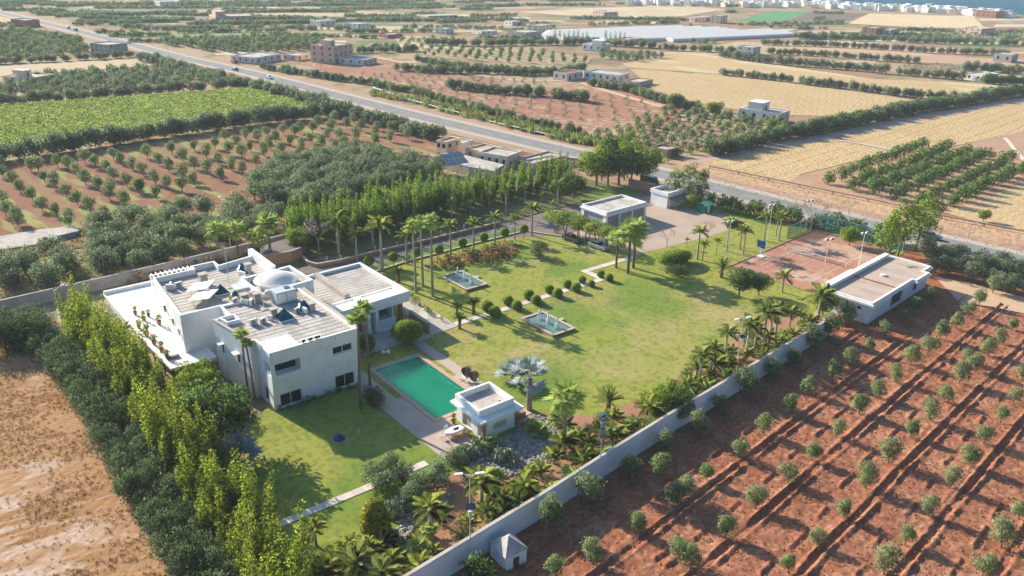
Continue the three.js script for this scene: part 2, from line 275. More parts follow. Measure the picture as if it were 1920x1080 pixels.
field('wheat_field', 'pale mown wheat field at right edge beyond the citrus grove', [[1760, 395], [1800, 385], [1930, 338], [2100, 290], [2160, 480], [1920, 436], [1840, 418]], 47, 0.004, wheat(4.2, [0.46, 0.33, 0.17], 481, 0.5), 512, 0.15);
field('red_field', 'bare pinkish ground with a white footpath at the right edge', [[1700, 284], [1773, 278], [1900, 250], [2060, 222], [2100, 290], [1930, 338], [1900, 300], [1850, 290]], 47, 0.006, (u, v) => mix3([0.44, 0.28, 0.19], [0.38, 0.22, 0.15], fbm(u / 8, v / 8, 4, 0, 491)), 512, 0.08);
field('grove_soil', 'brown soil under the citrus grove beyond the road on the right', [[1478, 343], [1500, 328], [1600, 304], [1720, 280], [1860, 290], [1940, 312], [1930, 340], [1800, 388], [1755, 400], [1620, 372]], 47, 0.01, (u, v) => mix3([0.36, 0.20, 0.13], [0.47, 0.31, 0.20], fbm(u / 5, v / 3, 4, 0, 495)), 512, 0.1);
field('straw_field', 'wide dry verge between the road and the roadside pipe', [[1230, 302], [1312, 300], [1480, 343], [1620, 372], [1840, 420], [2160, 482], [2160, 545], [1920, 474], [1740, 433], [1500, 378], [1230, 318]], 137, 0.002, (u, v) => mix3(mix3([0.55, 0.38, 0.23], [0.44, 0.27, 0.165], fbm(u / 6, v / 3, 4, 0, 497)), [0.36, 0.22, 0.14], sst(0.5, 0.8, fbm(u / 1.3, v / 1.3, 3, 0, 499)) * 0.7), 1024, 0.12);
{ // dirt track by the tamarisk row and footpath
  const tr = (pts, w) => { const q = P(pts), L = [], R = []; q.forEach((p, i) => { const d = q[Math.min(i + 1, q.length - 1)].clone().sub(q[Math.max(i - 1, 0)]).setY(0).normalize(); L.push(V3(p.x - d.z * w / 2, 0, p.z + d.x * w / 2)); R.push(V3(p.x + d.z * w / 2, 0, p.z - d.x * w / 2)); }); return [...L, ...R.reverse()]; };
  field('track', 'dirt track running beside the long tree row to the right edge', tr([[1290, 303], [1400, 282], [1540, 258], [1680, 230], [1830, 203], [1960, 182]], 6.5), 47, 0.014, (u, v) => mix3([0.48, 0.35, 0.27], [0.38, 0.26, 0.20], fbm(u / 6, v / 2, 4, 0, 501)), 512, 0.05, 'track');
  field('track', 'narrow pale track between the two golden wheat fields', tr([[1545, 258], [1620, 270], [1700, 286]], 2.2), 137, 0.018, () => [0.55, 0.42, 0.30], 32, 0.02, 'track');
  field('track', 'white footpath crossing the bare pinkish ground', tr([[1884, 258], [1893, 268], [1900, 278], [1920, 300], [1960, 330]], 1.3), 137, 0.018, () => [0.66, 0.55, 0.44], 32, 0.02, 'track');
  field('track', 'sandy farm track through the red field behind the white farmhouse', tr([[700, 106], [760, 118], [800, 128], [880, 138], [960, 150], [1080, 152], [1130, 168], [1240, 200]], 3.4), 137, 0.014, () => [0.55, 0.38, 0.26], 32, 0.04, 'track');
  // the road
  const road = [[-330, -60], [-120, -12], [0, 23], [127, 54], [233, 80], [333, 106.5], [467, 136], [567, 162], [640, 181], [773, 215], [907, 247], [1040, 278], [1100, 291.5], [1236, 325], [1493, 390], [1613, 419], [1747, 450], [1920, 490], [2200, 553]];
  const rg = (w, m, y, name, label, off = 0) => { const q = P(road.slice(1)), L = [], R = []; q.forEach((p, i) => { const d = q[Math.min(i + 1, q.length - 1)].clone().sub(q[Math.max(i - 1, 0)]).setY(0).normalize(); L.push(V3(p.x - d.z * (w / 2 + off), 0, p.z + d.x * (w / 2 + off))); R.push(V3(p.x + d.z * (w / 2 - off), 0, p.z - d.x * (w / 2 - off))); }); return land(name, label, [...L, ...R.reverse()], m, y, 136, 'road'); };
  rg(21, fieldMat(P(road.slice(1)), 136, (u, v) => mix3([0.46, 0.31, 0.21], [0.34, 0.21, 0.14], fbm(u / 7, v / 4, 4, 0, 507)), 1024, 0.1), 0.020, 'road_verge', 'reddish dirt verges on both sides of the main road');
  rg(12.8, mat(0.46, 0.39, 0.33, 0.95, { bumpMap: rep(tLump, 5), bumpScale: 0.05 }), 0.028, 'road_shoulder', 'pale gravel shoulders of the main road');
  rg(7.8, M.asphalt, 0.036, 'road', 'long grey asphalt road crossing the farmland diagonally');
  const q = P(road.slice(1)), line = (off, w, dash, from, to) => { const gs = []; for (let i = from; i < to; i++) { const a = q[i], b = q[i + 1], L = a.distanceTo(b), d = b.clone().sub(a).normalize(); for (let t = 0; t < L; t += dash ? 9 : 12) { const t1 = Math.min(L, t + (dash ? 4 : 12)), c = (s, o) => V3(a.x + d.x * s - d.z * o, 0, a.z + d.z * s + d.x * o); gs.push(sheetGeo([c(t, off - w / 2), c(t1, off - w / 2), c(t1, off + w / 2), c(t, off + w / 2)], 0.042, 136)); } } return gs; };
  solo('road_marking', [...line(0, 0.14, true, 4, 17), ...line(-3.6, 0.12, false, 4, 17), ...line(3.6, 0.12, false, 4, 17)], mat(0.55, 0.54, 0.52, 0.9), 'worn white lane lines painted on the main road', 'road marking', null, 'structure');
}
// far fields
const FF = [
  ['straw_field', 'pale strip on the horizon left of centre', [[417, 17], [640, 20], [760, 24], [860, 33], [640, 31], [430, 27]], tan(601)],
  ['straw_field', 'tan field behind the far orchard rows, top centre', [[690, 51], [850, 47], [957, 48], [940, 60], [760, 61]], tan(602)],
  ['straw_field', 'broad pale field under the town, top centre right', [[973, 22], [1130, 14], [1285, 11], [1360, 17], [1280, 30], [1160, 34], [1050, 28]], tan(603, [0.66, 0.54, 0.37])],
  ['straw_field', 'large cream field near the sea, top right', [[1630, 25], [1825, 31], [1848, 53], [1720, 51], [1590, 44]], tan(604, [0.68, 0.53, 0.33], [0.60, 0.45, 0.26])],
  ['green_field', 'bright green irrigated field near the coast', [[1380, 38], [1455, 20], [1522, 22], [1459, 41]], (u, v) => mix3([0.10, 0.25, 0.12], [0.14, 0.30, 0.14], fbm(u / 9, v / 9, 3, 0, 605))],
  ['dark_field', 'dark ploughed field beside the green irrigated field', [[1524, 22], [1628, 25], [1592, 37], [1470, 40]], (u, v) => mix3([0.22, 0.17, 0.14], [0.16, 0.13, 0.11], ((v / 5) % 1 + 1) % 1 > 0.5 ? 1 : 0.2)],
  ['straw_field', 'narrow tan strip right of the plastic greenhouse', [[1490, 60], [1640, 55], [1720, 58], [1600, 64], [1490, 66]], tan(606)],
  ['straw_field', 'tan strip with a tree row below the greenhouse', [[1380, 78], [1560, 82], [1760, 92], [1900, 100], [1700, 104], [1500, 96], [1330, 88]], tan(607, [0.55, 0.38, 0.25], [0.48, 0.31, 0.2])],
  ['straw_field', 'reddish strip by the pale block house', [[1400, 88], [1560, 95], [1740, 103], [1920, 112], [1920, 125], [1700, 116], [1500, 108]], tan(608, [0.50, 0.33, 0.22], [0.44, 0.27, 0.18])],
  ['olive_field', 'grey green young plantation at the right edge near the far houses', [[1720, 66], [1860, 58], [2000, 60], [2000, 80], [1760, 78]], (u, v) => mix3([0.24, 0.25, 0.14], [0.31, 0.29, 0.17], fbm(u / 5, v / 5, 3, 0, 609))],
  ['orchard_soil', 'pale soil of the young orchard in front of the greenhouse', [[760, 88], [980, 92], [1110, 108], [1100, 122], [960, 118], [800, 106]], (u, v) => mix3([0.46, 0.29, 0.19], [0.36, 0.33, 0.16], fbm(u / 10, v / 10, 3, 0, 610))],
  ['orchard_soil', 'pale stony soil with a few trees by the shed', [[740, 72], [880, 74], [860, 84], [750, 82]], tan(611, [0.58, 0.46, 0.31])],
  ['straw_field', 'tan strip among hedges, upper left of centre', [[160, 40], [320, 36], [330, 42], [180, 46]], tan(612)],
  ['dark_field', 'striped brown field beyond the road, top left', [[70, 14], [330, 17], [400, 26], [380, 42], [150, 46]], (u, v) => mix3([0.33, 0.24, 0.18], [0.16, 0.19, 0.12], ((v / 14) % 1 + 1) % 1 > 0.5 ? 0.9 : 0.1)],
  ['straw_field', 'pale field behind the three storey house', [[600, 62], [690, 66], [680, 74], [600, 72]], tan(614)],
  ['green_field', 'dull green pasture beside the road, upper left', [[260, 60], [500, 56], [530, 64], [300, 72]], (u, v) => mix3([0.20, 0.25, 0.11], [0.26, 0.27, 0.14], fbm(u / 9, v / 9, 3, 0, 615))],
];
{ // narrow cultivated strips towards the skyline, too far to tell apart
  seed(643); const cols = [['tan', mat(0.47, 0.36, 0.24, 1)], ['brown', mat(0.30, 0.18, 0.12, 1)], ['green', mat(0.15, 0.20, 0.085, 1)], ['pale', mat(0.56, 0.46, 0.33, 1)]], lists = cols.map(() => []);
  for (let y = 3; y < 116; y += 3.2 + y * 0.05) for (let x = -120 + rr(0, 80); x < 2000; ) { const w = rr(60, 230), h = rr(1.2, 2.6) * (1 + y * 0.022), sl = rr(-0.012, 0.02); if (rnd() < 0.62 && !(x + w > 1380 && y < 30) && !(x + w > 1000 && x < 1500 && y > 48 && y < 84) && Math.abs(y - (23 + (x + w / 2) * 0.2465)) > 14 + w * 0.13) lists[Math.floor(rnd() * 4)].push(sheetGeo(P([[x, y], [x + w, y + sl * w], [x + w + rr(-8, 14), y + sl * w + h], [x + rr(-8, 14), y + h]]), -0.075 + 0.001 * (lists[0].length % 9), 60)); x += w + rr(6, 90); }
  cols.forEach(([n, k], i) => solo('far_strips', lists[i], k, `narrow ${n} cultivated strips spread over the far plain`, 'field', null, 'structure'));
}
FF.forEach(([n, l, px, f], i) => field(n, l, px, 60, -0.03 + 0.002 * (i % 3), f, 256, 0.2));
// ---------- estate ground ----------
const lawnPts = P([[440, 1000], [470, 800], [560, 690], [620, 560], [700, 500], [860, 450], [1060, 415], [1290, 365], [1420, 400], [1560, 425], [1700, 470], [1640, 520], [1560, 590], [1400, 700], [1240, 800], [1000, 945], [760, 1085], [560, 1150], [470, 1120]]);
{
  const dryAt = [[1000, 487, 9], [905, 500, 6], [1240, 640, 11], [1120, 560, 9], [1330, 560, 10], [900, 690, 7], [870, 620, 6], [1330, 690, 12], [1180, 680, 8], [760, 560, 5], [1380, 590, 8], [1010, 660, 8], [1100, 470, 8]].map(([x, y, r]) => { const p = G(x, y); return [p.x * Math.sin(HAZ * DEG) - p.z * Math.cos(HAZ * DEG), p.x * Math.cos(HAZ * DEG) + p.z * Math.sin(HAZ * DEG), r]; });
  const wetAt = [[1090, 590, 7], [880, 510, 7], [960, 470, 6], [1010, 720, 7], [1200, 560, 8], [760, 900, 9], [1060, 500, 6]].map(([x, y, r]) => { const p = G(x, y); return [p.x * Math.sin(HAZ * DEG) - p.z * Math.cos(HAZ * DEG), p.x * Math.cos(HAZ * DEG) + p.z * Math.sin(HAZ * DEG), r]; });
  const f = (u, v) => {
    let d = 0, w = 0; const wob = (fbm(u / 6, v / 6, 4, 0, 701) - 0.5) * 14; // worn patches with ragged outlines
    for (const [a, b, r] of dryAt) d = Math.max(d, 1 - sst(0.2 * r, 1.1 * r, Math.hypot(u - a, v - b) + wob));
    for (const [a, b, r] of wetAt) w = Math.max(w, 1 - sst(0.3 * r, 1.2 * r, Math.hypot(u - a, v - b) + wob));
    const g = fbm(u / 0.55, v / 0.55, 3, 0, 703), m = fbm(u / 3.2, v / 3.2, 4, 0, 705), L = fbm(u / 13, v / 13, 3, 0, 707);
    let c = mix3([0.245, 0.28, 0.052], [0.285, 0.29, 0.062], sst(0.3, 0.7, L)); c = mix3(c, [0.38, 0.345, 0.11], sst(0.5, 0.74, m * 0.7 + g * 0.3) * 0.35);
    c = mix3(c, [0.40, 0.315, 0.145], d * (0.35 + 0.65 * sst(0.35, 0.65, m * 0.6 + g * 0.4)) * 0.8); c = mix3(c, [0.125, 0.215, 0.035], w * 0.7);
    return mix3(c, [0.085, 0.125, 0.025], sst(0.42, 0.75, g) * 0.5);
  };
  const m = fieldMat(lawnPts, HAZ, f, 1536, 0.05); m.bumpMap = rep(tGrain, 2.2); m.bumpScale = 0.06;
  land('lawn', 'wide mown lawn with yellowed patches around the villa', lawnPts, m, 0.0, HAZ, 'lawn', poolHole);
  field('planting_bed', 'brown earth bed along the inside of the long white wall', [[560, 1160], [640, 1060], [760, 990], [800, 905], [900, 870], [1010, 775], [1120, 780], [1240, 730], [1380, 630], [1440, 600], [1500, 588], [1575, 590], [1400, 712], [1240, 812], [1000, 965], [780, 1095]], 47, 0.008, (u, v) => mix3([0.38, 0.21, 0.13], [0.28, 0.15, 0.095], fbm(u / 2, v / 2, 4, 0, 711)), 512, 0.08, 'ground');
  field('forecourt', 'pale pinkish paved forecourt in front of the garages', [[1030, 455], [1085, 430], [1240, 378], [1290, 388], [1345, 398], [1405, 420], [1320, 446], [1190, 478], [1150, 462], [1070, 440]], HAZ, 0.012, (u, v) => { const e = Math.min(Math.abs(((u / 2) % 1 + 1) % 1 - 0.02), Math.abs(((v / 2) % 1 + 1) % 1 - 0.02)); return mix3(mix3([0.47, 0.365, 0.29], [0.38, 0.285, 0.225], fbm(u / 4, v / 4, 4, 0, 721)), [0.36, 0.27, 0.22], e < 0.03 ? 0.35 : 0); }, 512, 0.02, 'paving');
  field('driveway', 'grey brown driveway curving from the gate to the villa', [[560, 505], [600, 480], [690, 482], [800, 455], [935, 421], [1100, 378], [1180, 358], [1235, 360], [1240, 380], [1085, 430], [1070, 440], [985, 445], [900, 450], [760, 487], [690, 508], [640, 530], [560, 535], [480, 530], [330, 560], [120, 640], [60, 640], [100, 610], [300, 535], [430, 500]], HAZ, 0.012, (u, v) => mix3([0.235, 0.195, 0.175], [0.175, 0.145, 0.13], fbm(u / 3, v / 3, 4, 0, 731)), 1024, 0.02, 'driveway');
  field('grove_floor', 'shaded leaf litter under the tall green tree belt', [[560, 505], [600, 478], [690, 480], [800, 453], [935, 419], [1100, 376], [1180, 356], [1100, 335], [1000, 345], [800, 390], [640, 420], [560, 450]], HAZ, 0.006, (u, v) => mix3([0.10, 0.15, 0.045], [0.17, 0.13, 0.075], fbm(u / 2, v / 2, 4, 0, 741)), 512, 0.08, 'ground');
  field('lawn_strip', 'lawn by the gate behind the garages', [[1075, 372], [1130, 350], [1200, 352], [1206, 362], [1100, 386]], HAZ, 0.018, (u, v) => mix3([0.15, 0.23, 0.045], [0.24, 0.26, 0.07], fbm(u / 2, v / 2, 4, 0, 743)), 256, 0.04, 'lawn');
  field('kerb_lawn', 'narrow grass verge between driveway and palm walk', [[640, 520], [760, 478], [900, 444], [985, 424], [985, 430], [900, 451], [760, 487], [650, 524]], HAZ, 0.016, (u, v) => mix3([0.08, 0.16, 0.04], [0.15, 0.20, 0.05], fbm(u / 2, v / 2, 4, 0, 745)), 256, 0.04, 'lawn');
}
// dry weedy field at the lower left
{
  const pts = P([[-500, 700], [0, 610], [110, 600], [180, 780], [300, 980], [380, 1090], [420, 1200], [-300, 1300]]);
  field('dry_field', 'dry weedy field of straw coloured grass and bare pink earth', pts, 60, 0.0, (u, v) => {
    const a = fbm(u / 7, v / 4, 4, 0, 751), b = fbm(u / 0.8, v / 0.8, 3, 0, 753), k = fbm(u / 16, v / 16, 3, 0, 757), r = Math.abs((((v + 2 * fbm(u / 9, v / 9, 2, 0, 759)) / 3.1) % 1 + 1) % 1);
    let c = mix3([0.38, 0.22, 0.115], [0.32, 0.175, 0.08], sst(0.35, 0.6, a)); c = mix3(c, [0.50, 0.365, 0.285], sst(0.5, 0.62, k) * sst(0.4, 0.6, fbm(u / 4, v / 2, 3, 0, 761))); c = mix3(c, [0.50, 0.31, 0.22], r < 0.13 ? 0.6 * sst(0.3, 0.6, a) : 0); return mix3(c, [0.36, 0.20, 0.09], sst(0.5, 0.8, b) * 0.35);
  }, 1024, 0.12);
}
// ploughed olive ground right of the long wall: a real relief of channels and ridges
const QAZ = 45.3, Q0 = G(1000, 985);
const fromQ = (u, v, y = 0) => { const s = Math.sin(QAZ * DEG), c = Math.cos(QAZ * DEG); return V3(Q0.x + u * s + v * c, y, Q0.z - u * c + v * s); };
const toQ = (p) => { const s = Math.sin(QAZ * DEG), c = Math.cos(QAZ * DEG), x = p.x - Q0.x, z = p.z - Q0.z; return [x * s - z * c, x * c + z * s]; };
const chan = [3.3, 9.6, 16.3, 23.7, 30.6, 37.6, 44.6, 51.6, 58.6];
const nearOliveBig = [];
{
  const z3 = [[600, 165], [1090, 75], [990, 170], [1390, 205], [1470, 100], [1860, 110], [1785, 215], [1690, 335], [1280, 300], [865, 300], [455, 285], [315, 410], [725, 430], [1155, 440], [1605, 460], [1505, 585], [1025, 585], [590, 560], [135, 545], [410, 700], [905, 755], [1380, 745], [1885, 760], [1790, 920], [1250, 905], [755, 910], [240, 865], [1130, 1075], [40, 1050], [1680, 1085], [590, 1060], [345, 70], [200, 160], [80, 290], [705, 60], [0, 640]].map(([x, y]) => [1280 + x / 3, 720 + y / 3]);
  const z2 = [[815, 830], [715, 890], [615, 985], [490, 1050], [910, 750], [1135, 815], [1040, 905], [935, 970], [835, 1060], [1195, 1070], [1280, 970], [1375, 915], [1445, 830], [1230, 740], [1300, 680], [1380, 630], [1535, 770], [1600, 705], [1665, 640], [1740, 570], [1855, 775], [1780, 850], [1710, 920], [1600, 960], [1640, 1010], [1555, 1075], [1905, 1060]].map(([x, y]) => [1280 + x / 3, 360 + y / 3]);
  const z1 = [[1815, 390], [1620, 530], [1395, 670], [1175, 815], [1870, 680], [1670, 830], [1410, 1010], [1200, 1090], [1900, 1000], [1800, 520]].map(([x, y]) => [640 + x / 3, 720 + y / 3]);
  nearOliveBig.push(...z3, ...z2, ...z1);
}
const olivePos = nearOliveBig.map(([x, y]) => G(x, y));
{
  seed(77);
  // short banks beside each tree
  const banks = olivePos.map((p) => { const [u, v] = toQ(p); return [u + rr(-1.6, 0.6), v - rr(1.9, 2.5), rr(1.0, 2.4), rr(-0.06, 0.06)]; });
  const step = 0.25, U0 = -14, U1 = 122, W0 = 0.1, W1 = 64, nu = Math.round((U1 - U0) / step), nv = Math.round((W1 - W0) / step);
  const H = new Float32Array((nu + 1) * (nv + 1));
  for (let i = 0; i <= nu; i++) for (let j = 0; j <= nv; j++) {
    const u = U0 + i * step, v = W0 + j * step; let h = 0.14 * (fbm(u / 3, v / 3, 4, 0, 801) - 0.5) + 0.22 * (fbm(u / 0.6, v / 0.6, 2, 0, 803) - 0.5) + 0.16 * Math.exp(-((((((v - 12.6 + 0.8 * fbm(u / 8, 1, 2, 0, 804)) % 6.9 + 6.9) % 6.9) - 3.4) / 0.16) ** 2)) * sst(0.5, 0.6, fbm(u / 5, Math.floor(v / 6.9) * 7.7, 2, 0, 808));
    for (const c of chan) {
      const cc = c + 0.5 * (fbm(u / 10, c, 3, 0, 805) - 0.5), d = v - cc; if (Math.abs(d) > 2.2) continue;
      const broken = sst(0.30, 0.42, fbm(u / 4, c * 3, 3, 0, 807)), k = 0.75 + 0.5 * fbm(u / 1.5, c, 2, 0, 809);
      h += k * (0.32 * Math.exp(-(((d - 0.55) / 0.17) ** 2)) * (0.5 + 0.5 * broken) + 0.34 * Math.exp(-(((d + 0.55) / 0.17) ** 2)) * (0.25 + 0.75 * broken) - 0.16 * Math.exp(-((d / 0.3) ** 4)));
    }
    H[i * (nv + 1) + j] = h;
  }
  for (const [bu, bv, L, tilt] of banks) for (let i = Math.max(0, Math.floor((bu - L - 1 - U0) / step)); i <= Math.min(nu, (bu + L + 1 - U0) / step); i++) for (let j = Math.max(0, Math.floor((bv - 1.2 - W0) / step)); j <= Math.min(nv, (bv + 1.2 - W0) / step); j++) {
    const u = U0 + i * step - bu, v = W0 + j * step - bv - u * tilt; const e = 1 - sst(L - 0.3, L + 0.3, Math.abs(u)); H[i * (nv + 1) + j] += e * (0.26 * Math.exp(-((v / 0.17) ** 2)) - 0.08 * Math.exp(-(((v - 0.42) / 0.2) ** 2)));
  }
  const pos = new Float32Array((nu + 1) * (nv + 1) * 3), uv = new Float32Array((nu + 1) * (nv + 1) * 2), idx = [];
  for (let i = 0; i <= nu; i++) for (let j = 0; j <= nv; j++) { const k = i * (nv + 1) + j, u = U0 + i * step, v = W0 + j * step, p = fromQ(u, v); pos.set([p.x, 0.02 + H[k], p.z], k * 3); uv[k * 2] = u; uv[k * 2 + 1] = v; }
  const skip = (u, v) => (u > 70 && v < 1.2 + (u > 74 ? 8 : 0) && u < 112) || (u > 100 && v > 24) || (u > 104);
  for (let i = 0; i < nu; i++) for (let j = 0; j < nv; j++) { const u = U0 + i * step, v = W0 + j * step; if (skip(u, v)) continue; const a = i * (nv + 1) + j, b = a + nv + 1; idx.push(a, b, a + 1, b, b + 1, a + 1); }
  const g = new THREE.BufferGeometry(); g.setAttribute('position', new THREE.BufferAttribute(pos, 3)); g.setAttribute('uv', new THREE.BufferAttribute(uv, 2)); g.setIndex(idx); g.computeVertexNormals();
  if (g.attributes.normal.getY(500) < 0) { for (let i = 0; i < idx.length; i += 3) { const t = idx[i]; idx[i] = idx[i + 1]; idx[i + 1] = t; } g.setIndex(idx); g.computeVertexNormals(); }
  const t = colTex(1536, (a, b) => { const u = U0 + a * (U1 - U0), v = W0 + b * (W1 - W0), m = fbm(u / 5, v / 5, 4, 0, 811); let c = soilRed(u, v); c = mix3(c, [0.42, 0.22, 0.135], sst(0.5, 0.7, m) * 0.45); c = mix3(c, [0.47, 0.25, 0.155], sst(0.58, 0.8, fbm(u / 0.35, v / 0.35, 2, 0, 815)) * 0.6); return mix3(c, [0.20, 0.085, 0.05], sst(0.46, 0.72, fbm(u / 0.4, v / 0.4, 2, 0, 813)) * 0.75); });
  t.repeat.set(1 / (U1 - U0), 1 / (W1 - W0)); t.offset.set(-U0 / (U1 - U0), -W0 / (W1 - W0));
  solo('ploughed_soil', g, std({ map: t, roughness: 1, bumpMap: rep(tGrain, 1.6), bumpScale: 0.06 }), 'red ploughed earth with irrigation channels under the young olives right of the wall', 'soil', null, 'structure');
  const rest = [fromQ(-40, 0), fromQ(122, -22), fromQ(190, -20), fromQ(190, 150), fromQ(-40, 150)];
  field('red_field', 'red earth continuing around the ploughed olive rows', rest, QAZ, -0.06, soilRed, 512, 0.1);
  field('track', 'pale sandy patch behind the long flat roofed building', P([[1752, 520], [1830, 535], [1925, 560], [1990, 600], [1925, 590], [1850, 575], [1800, 570]]), QAZ, 0.15, (u, v) => mix3([0.58, 0.40, 0.27], [0.47, 0.30, 0.2], fbm(u / 3, v / 3, 4, 0, 821)), 128, 0.05, 'track');
}
// ---------- plant builders ----------
class Leaves { // many small leaf faces gathered into one crown
  constructor() { this.p = []; this.n = []; this.c = []; }
  leaf(o, dir, side, len, w, nrm, tint) { // a pointed blade: two triangles
    const b = o, t = o.clone().addScaledVector(dir, len), m = o.clone().addScaledVector(dir, len * 0.5);
    const l = m.clone().addScaledVector(side, w / 2), r = m.clone().addScaledVector(side, -w / 2);
    for (const q of [b, l, t, b, t, r]) this.p.push(q.x, q.y, q.z);
    for (let i = 0; i < 6; i++) { this.n.push(nrm.x, nrm.y, nrm.z); this.c.push(tint[0], tint[1], tint[2]); }
  }
  geo() {
    const g = new THREE.BufferGeometry(); g.setAttribute('position', new THREE.Float32BufferAttribute(this.p, 3)); g.setAttribute('normal', new THREE.Float32BufferAttribute(this.n, 3));
    g.setAttribute('color', new THREE.Float32BufferAttribute(this.c, 3)); g.setAttribute('uv', new THREE.Float32BufferAttribute(new Float32Array(this.p.length / 3 * 2), 2)); return g;
  }
}
const rdir = () => { const z = rr(-1, 1), a = rr(0, 2 * Math.PI), s = Math.sqrt(1 - z * z); return V3(s * Math.cos(a), z, s * Math.sin(a)); };
// puffs: [x, y, z, rx, ry, rz]; leaves fill each puff, thicker to its skin
function crownGeo(puffs, n, size, { up = 0.3, flat = 0.6, tint = 0.25, hue = [1, 1, 1], shell = 0.55, aspect = 0.5 } = {}) {
  const L = new Leaves(), w = puffs.map((p) => Math.pow(p[3] * p[4] * p[5], 0.67)), tot = w.reduce((a, b) => a + b, 0);
  puffs.forEach((p, k) => {
    const m = Math.max(3, Math.round(n * w[k] / tot));
    for (let i = 0; i < m; i++) {
      const d = rdir(), r = shell + (1 - shell) * Math.sqrt(rnd()), o = V3(p[0] + d.x * p[3] * r * rr(0.85, 1.12), p[1] + d.y * p[4] * r, p[2] + d.z * p[5] * r * rr(0.85, 1.12));
      const dir = rdir().multiplyScalar(0.7).addScaledVector(d, 0.6).add(V3(0, up, 0)).normalize(), side = dir.clone().cross(rdir()).normalize();
      const nn = dir.clone().cross(side).normalize(); if (nn.dot(d) < 0) nn.negate();
      const nrm = nn.multiplyScalar(1 - flat).addScaledVector(d, flat).add(V3(0, 0.65, 0)).normalize(), s = size * rr(0.65, 1.35), q = 1 + tint * (rnd() - 0.5) * 2, y = rr(-0.12, 0.12);
      L.leaf(o, dir, side, s, s * aspect, nrm, [q * hue[0] * (1 + y), q * hue[1], q * hue[2] * (1 - y)]);
    }
  });
  return L.geo();
}
// clipped plants are too dense to look through: leaves over a closed inner surface of twigs and leaves
function cored(puffs, n, size, opt, k = 0.9) { const L = crownGeo(puffs, n, size, opt), gs = [L]; for (const q of puffs) { const g = norm(new THREE.IcosahedronGeometry(1, 3)); g.scale(q[3] * k, q[4] * k, q[5] * k); g.translate(q[0], q[1], q[2]); const c = new Float32Array(g.attributes.position.count * 3); for (let i = 0; i < c.length; i += 9) { const t = rr(0.55, 1.0); for (let j = 0; j < 9; j++) c[i + j] = t; } g.setAttribute('color', new THREE.BufferAttribute(c, 3)); gs.push(g); } return mergeGeometries(gs, false); }
function roundPuffs(rx, ry, cy, k, pr) { const out = []; for (let i = 0; i < k; i++) { const d = rdir(), r = Math.sqrt(rnd()) * 0.35 + 0.45, s = pr * rr(0.7, 1.3); out.push([d.x * rx * r, cy + d.y * ry * r, d.z * rx * r, s, s * rr(0.8, 1.1), s]); } return out; }
function trunkGeo(h, r0, r1, limbs, spread, top) {
  const gs = [rod(V3(0, -0.15, 0), V3(rr(-0.1, 0.1), h, rr(-0.1, 0.1)), r0, r1, 7)];
  for (let i = 0; i < limbs; i++) { const a = i / limbs * 6.283 + rr(-0.4, 0.4), s = spread * rr(0.7, 1.1); gs.push(rod(V3(0, h * rr(0.75, 0.98), 0), V3(Math.cos(a) * s, top * rr(0.8, 1), Math.sin(a) * s), r1 * 0.75, r1 * 0.25, 5)); }
  return join(gs);
}
const protos = {};
function proto(key, make) { const k = make(); k.forEach((v) => { v.key = key; }); protos[key] = k; return k; }
// a proto is { crown, crownMat, trunk, trunkMat }; plant() makes the individual
function plant(kind, i, name, label, category, pos, turn, scale, group) {
  const list = protos[kind], pr = list[((i % list.length) + list.length) % list.length], t = thing(name, label, category, pos, turn, group);
  if (scale.isVector3) t.scale.copy(scale); else t.scale.setScalar(scale);
  if (pr.trunk) part('trunk', pr.trunk, pr.trunkMat || M.bark, t);
  if (pr.crown) part(pr.crownName || 'crown', pr.crown, pr.crownMat, t);
  for (const e of pr.extra || []) part(e[0], e[1], e[2], t);
  return t;
}
seed(1001);
proto('olive', () => [0, 1, 2, 3, 4, 5].map((i) => ({ crown: crownGeo([...roundPuffs(rr(1.1, 1.45), rr(1.15, 1.6), 2.0, 9 + i, rr(0.5, 0.7)), [rr(-0.2, 0.2), 1.95, rr(-0.2, 0.2), 0.95, 1.05, 0.95]], 1500, 0.27, { up: 0.7, aspect: 0.42, tint: 0.3 }), crownMat: i % 2 ? LM.olive : LM.olive2, trunk: trunkGeo(0.9, 0.11, 0.08, 4, 0.7, 1.9) })));
proto('oliveSmall', () => [0, 1, 2].map(() => ({ crown: crownGeo(roundPuffs(1.2, 1.2, 1.9, 9, 0.65), 260, 0.48, { up: 0.4, aspect: 0.45, tint: 0.3 }), crownMat: LM.olive, trunk: trunkGeo(0.9, 0.12, 0.09, 3, 0.6, 1.7) })));
proto('grove', () => [0, 1, 2, 3].map((i) => ({ crown: crownGeo([...roundPuffs(2.2, 1.5, 2.6, 18 + i, 0.95), [0, 2.3, 0, 1.9, 1.6, 1.9]], 1900, 0.38, { up: 0.4, aspect: 0.42, tint: 0.3 }), crownMat: LM.oliveDark, trunk: trunkGeo(1.3, 0.2, 0.14, 4, 1.2, 2.6) })));
proto('citrus', () => [0, 1, 2].map((i) => ({ crown: crownGeo(roundPuffs(1.7, 1.3, 2.0, 12 + i, 0.8), 620, 0.42, { up: 0.2, aspect: 0.55, tint: 0.3 }), crownMat: LM.citrus, trunk: trunkGeo(0.9, 0.12, 0.1, 3, 0.8, 1.8) })));
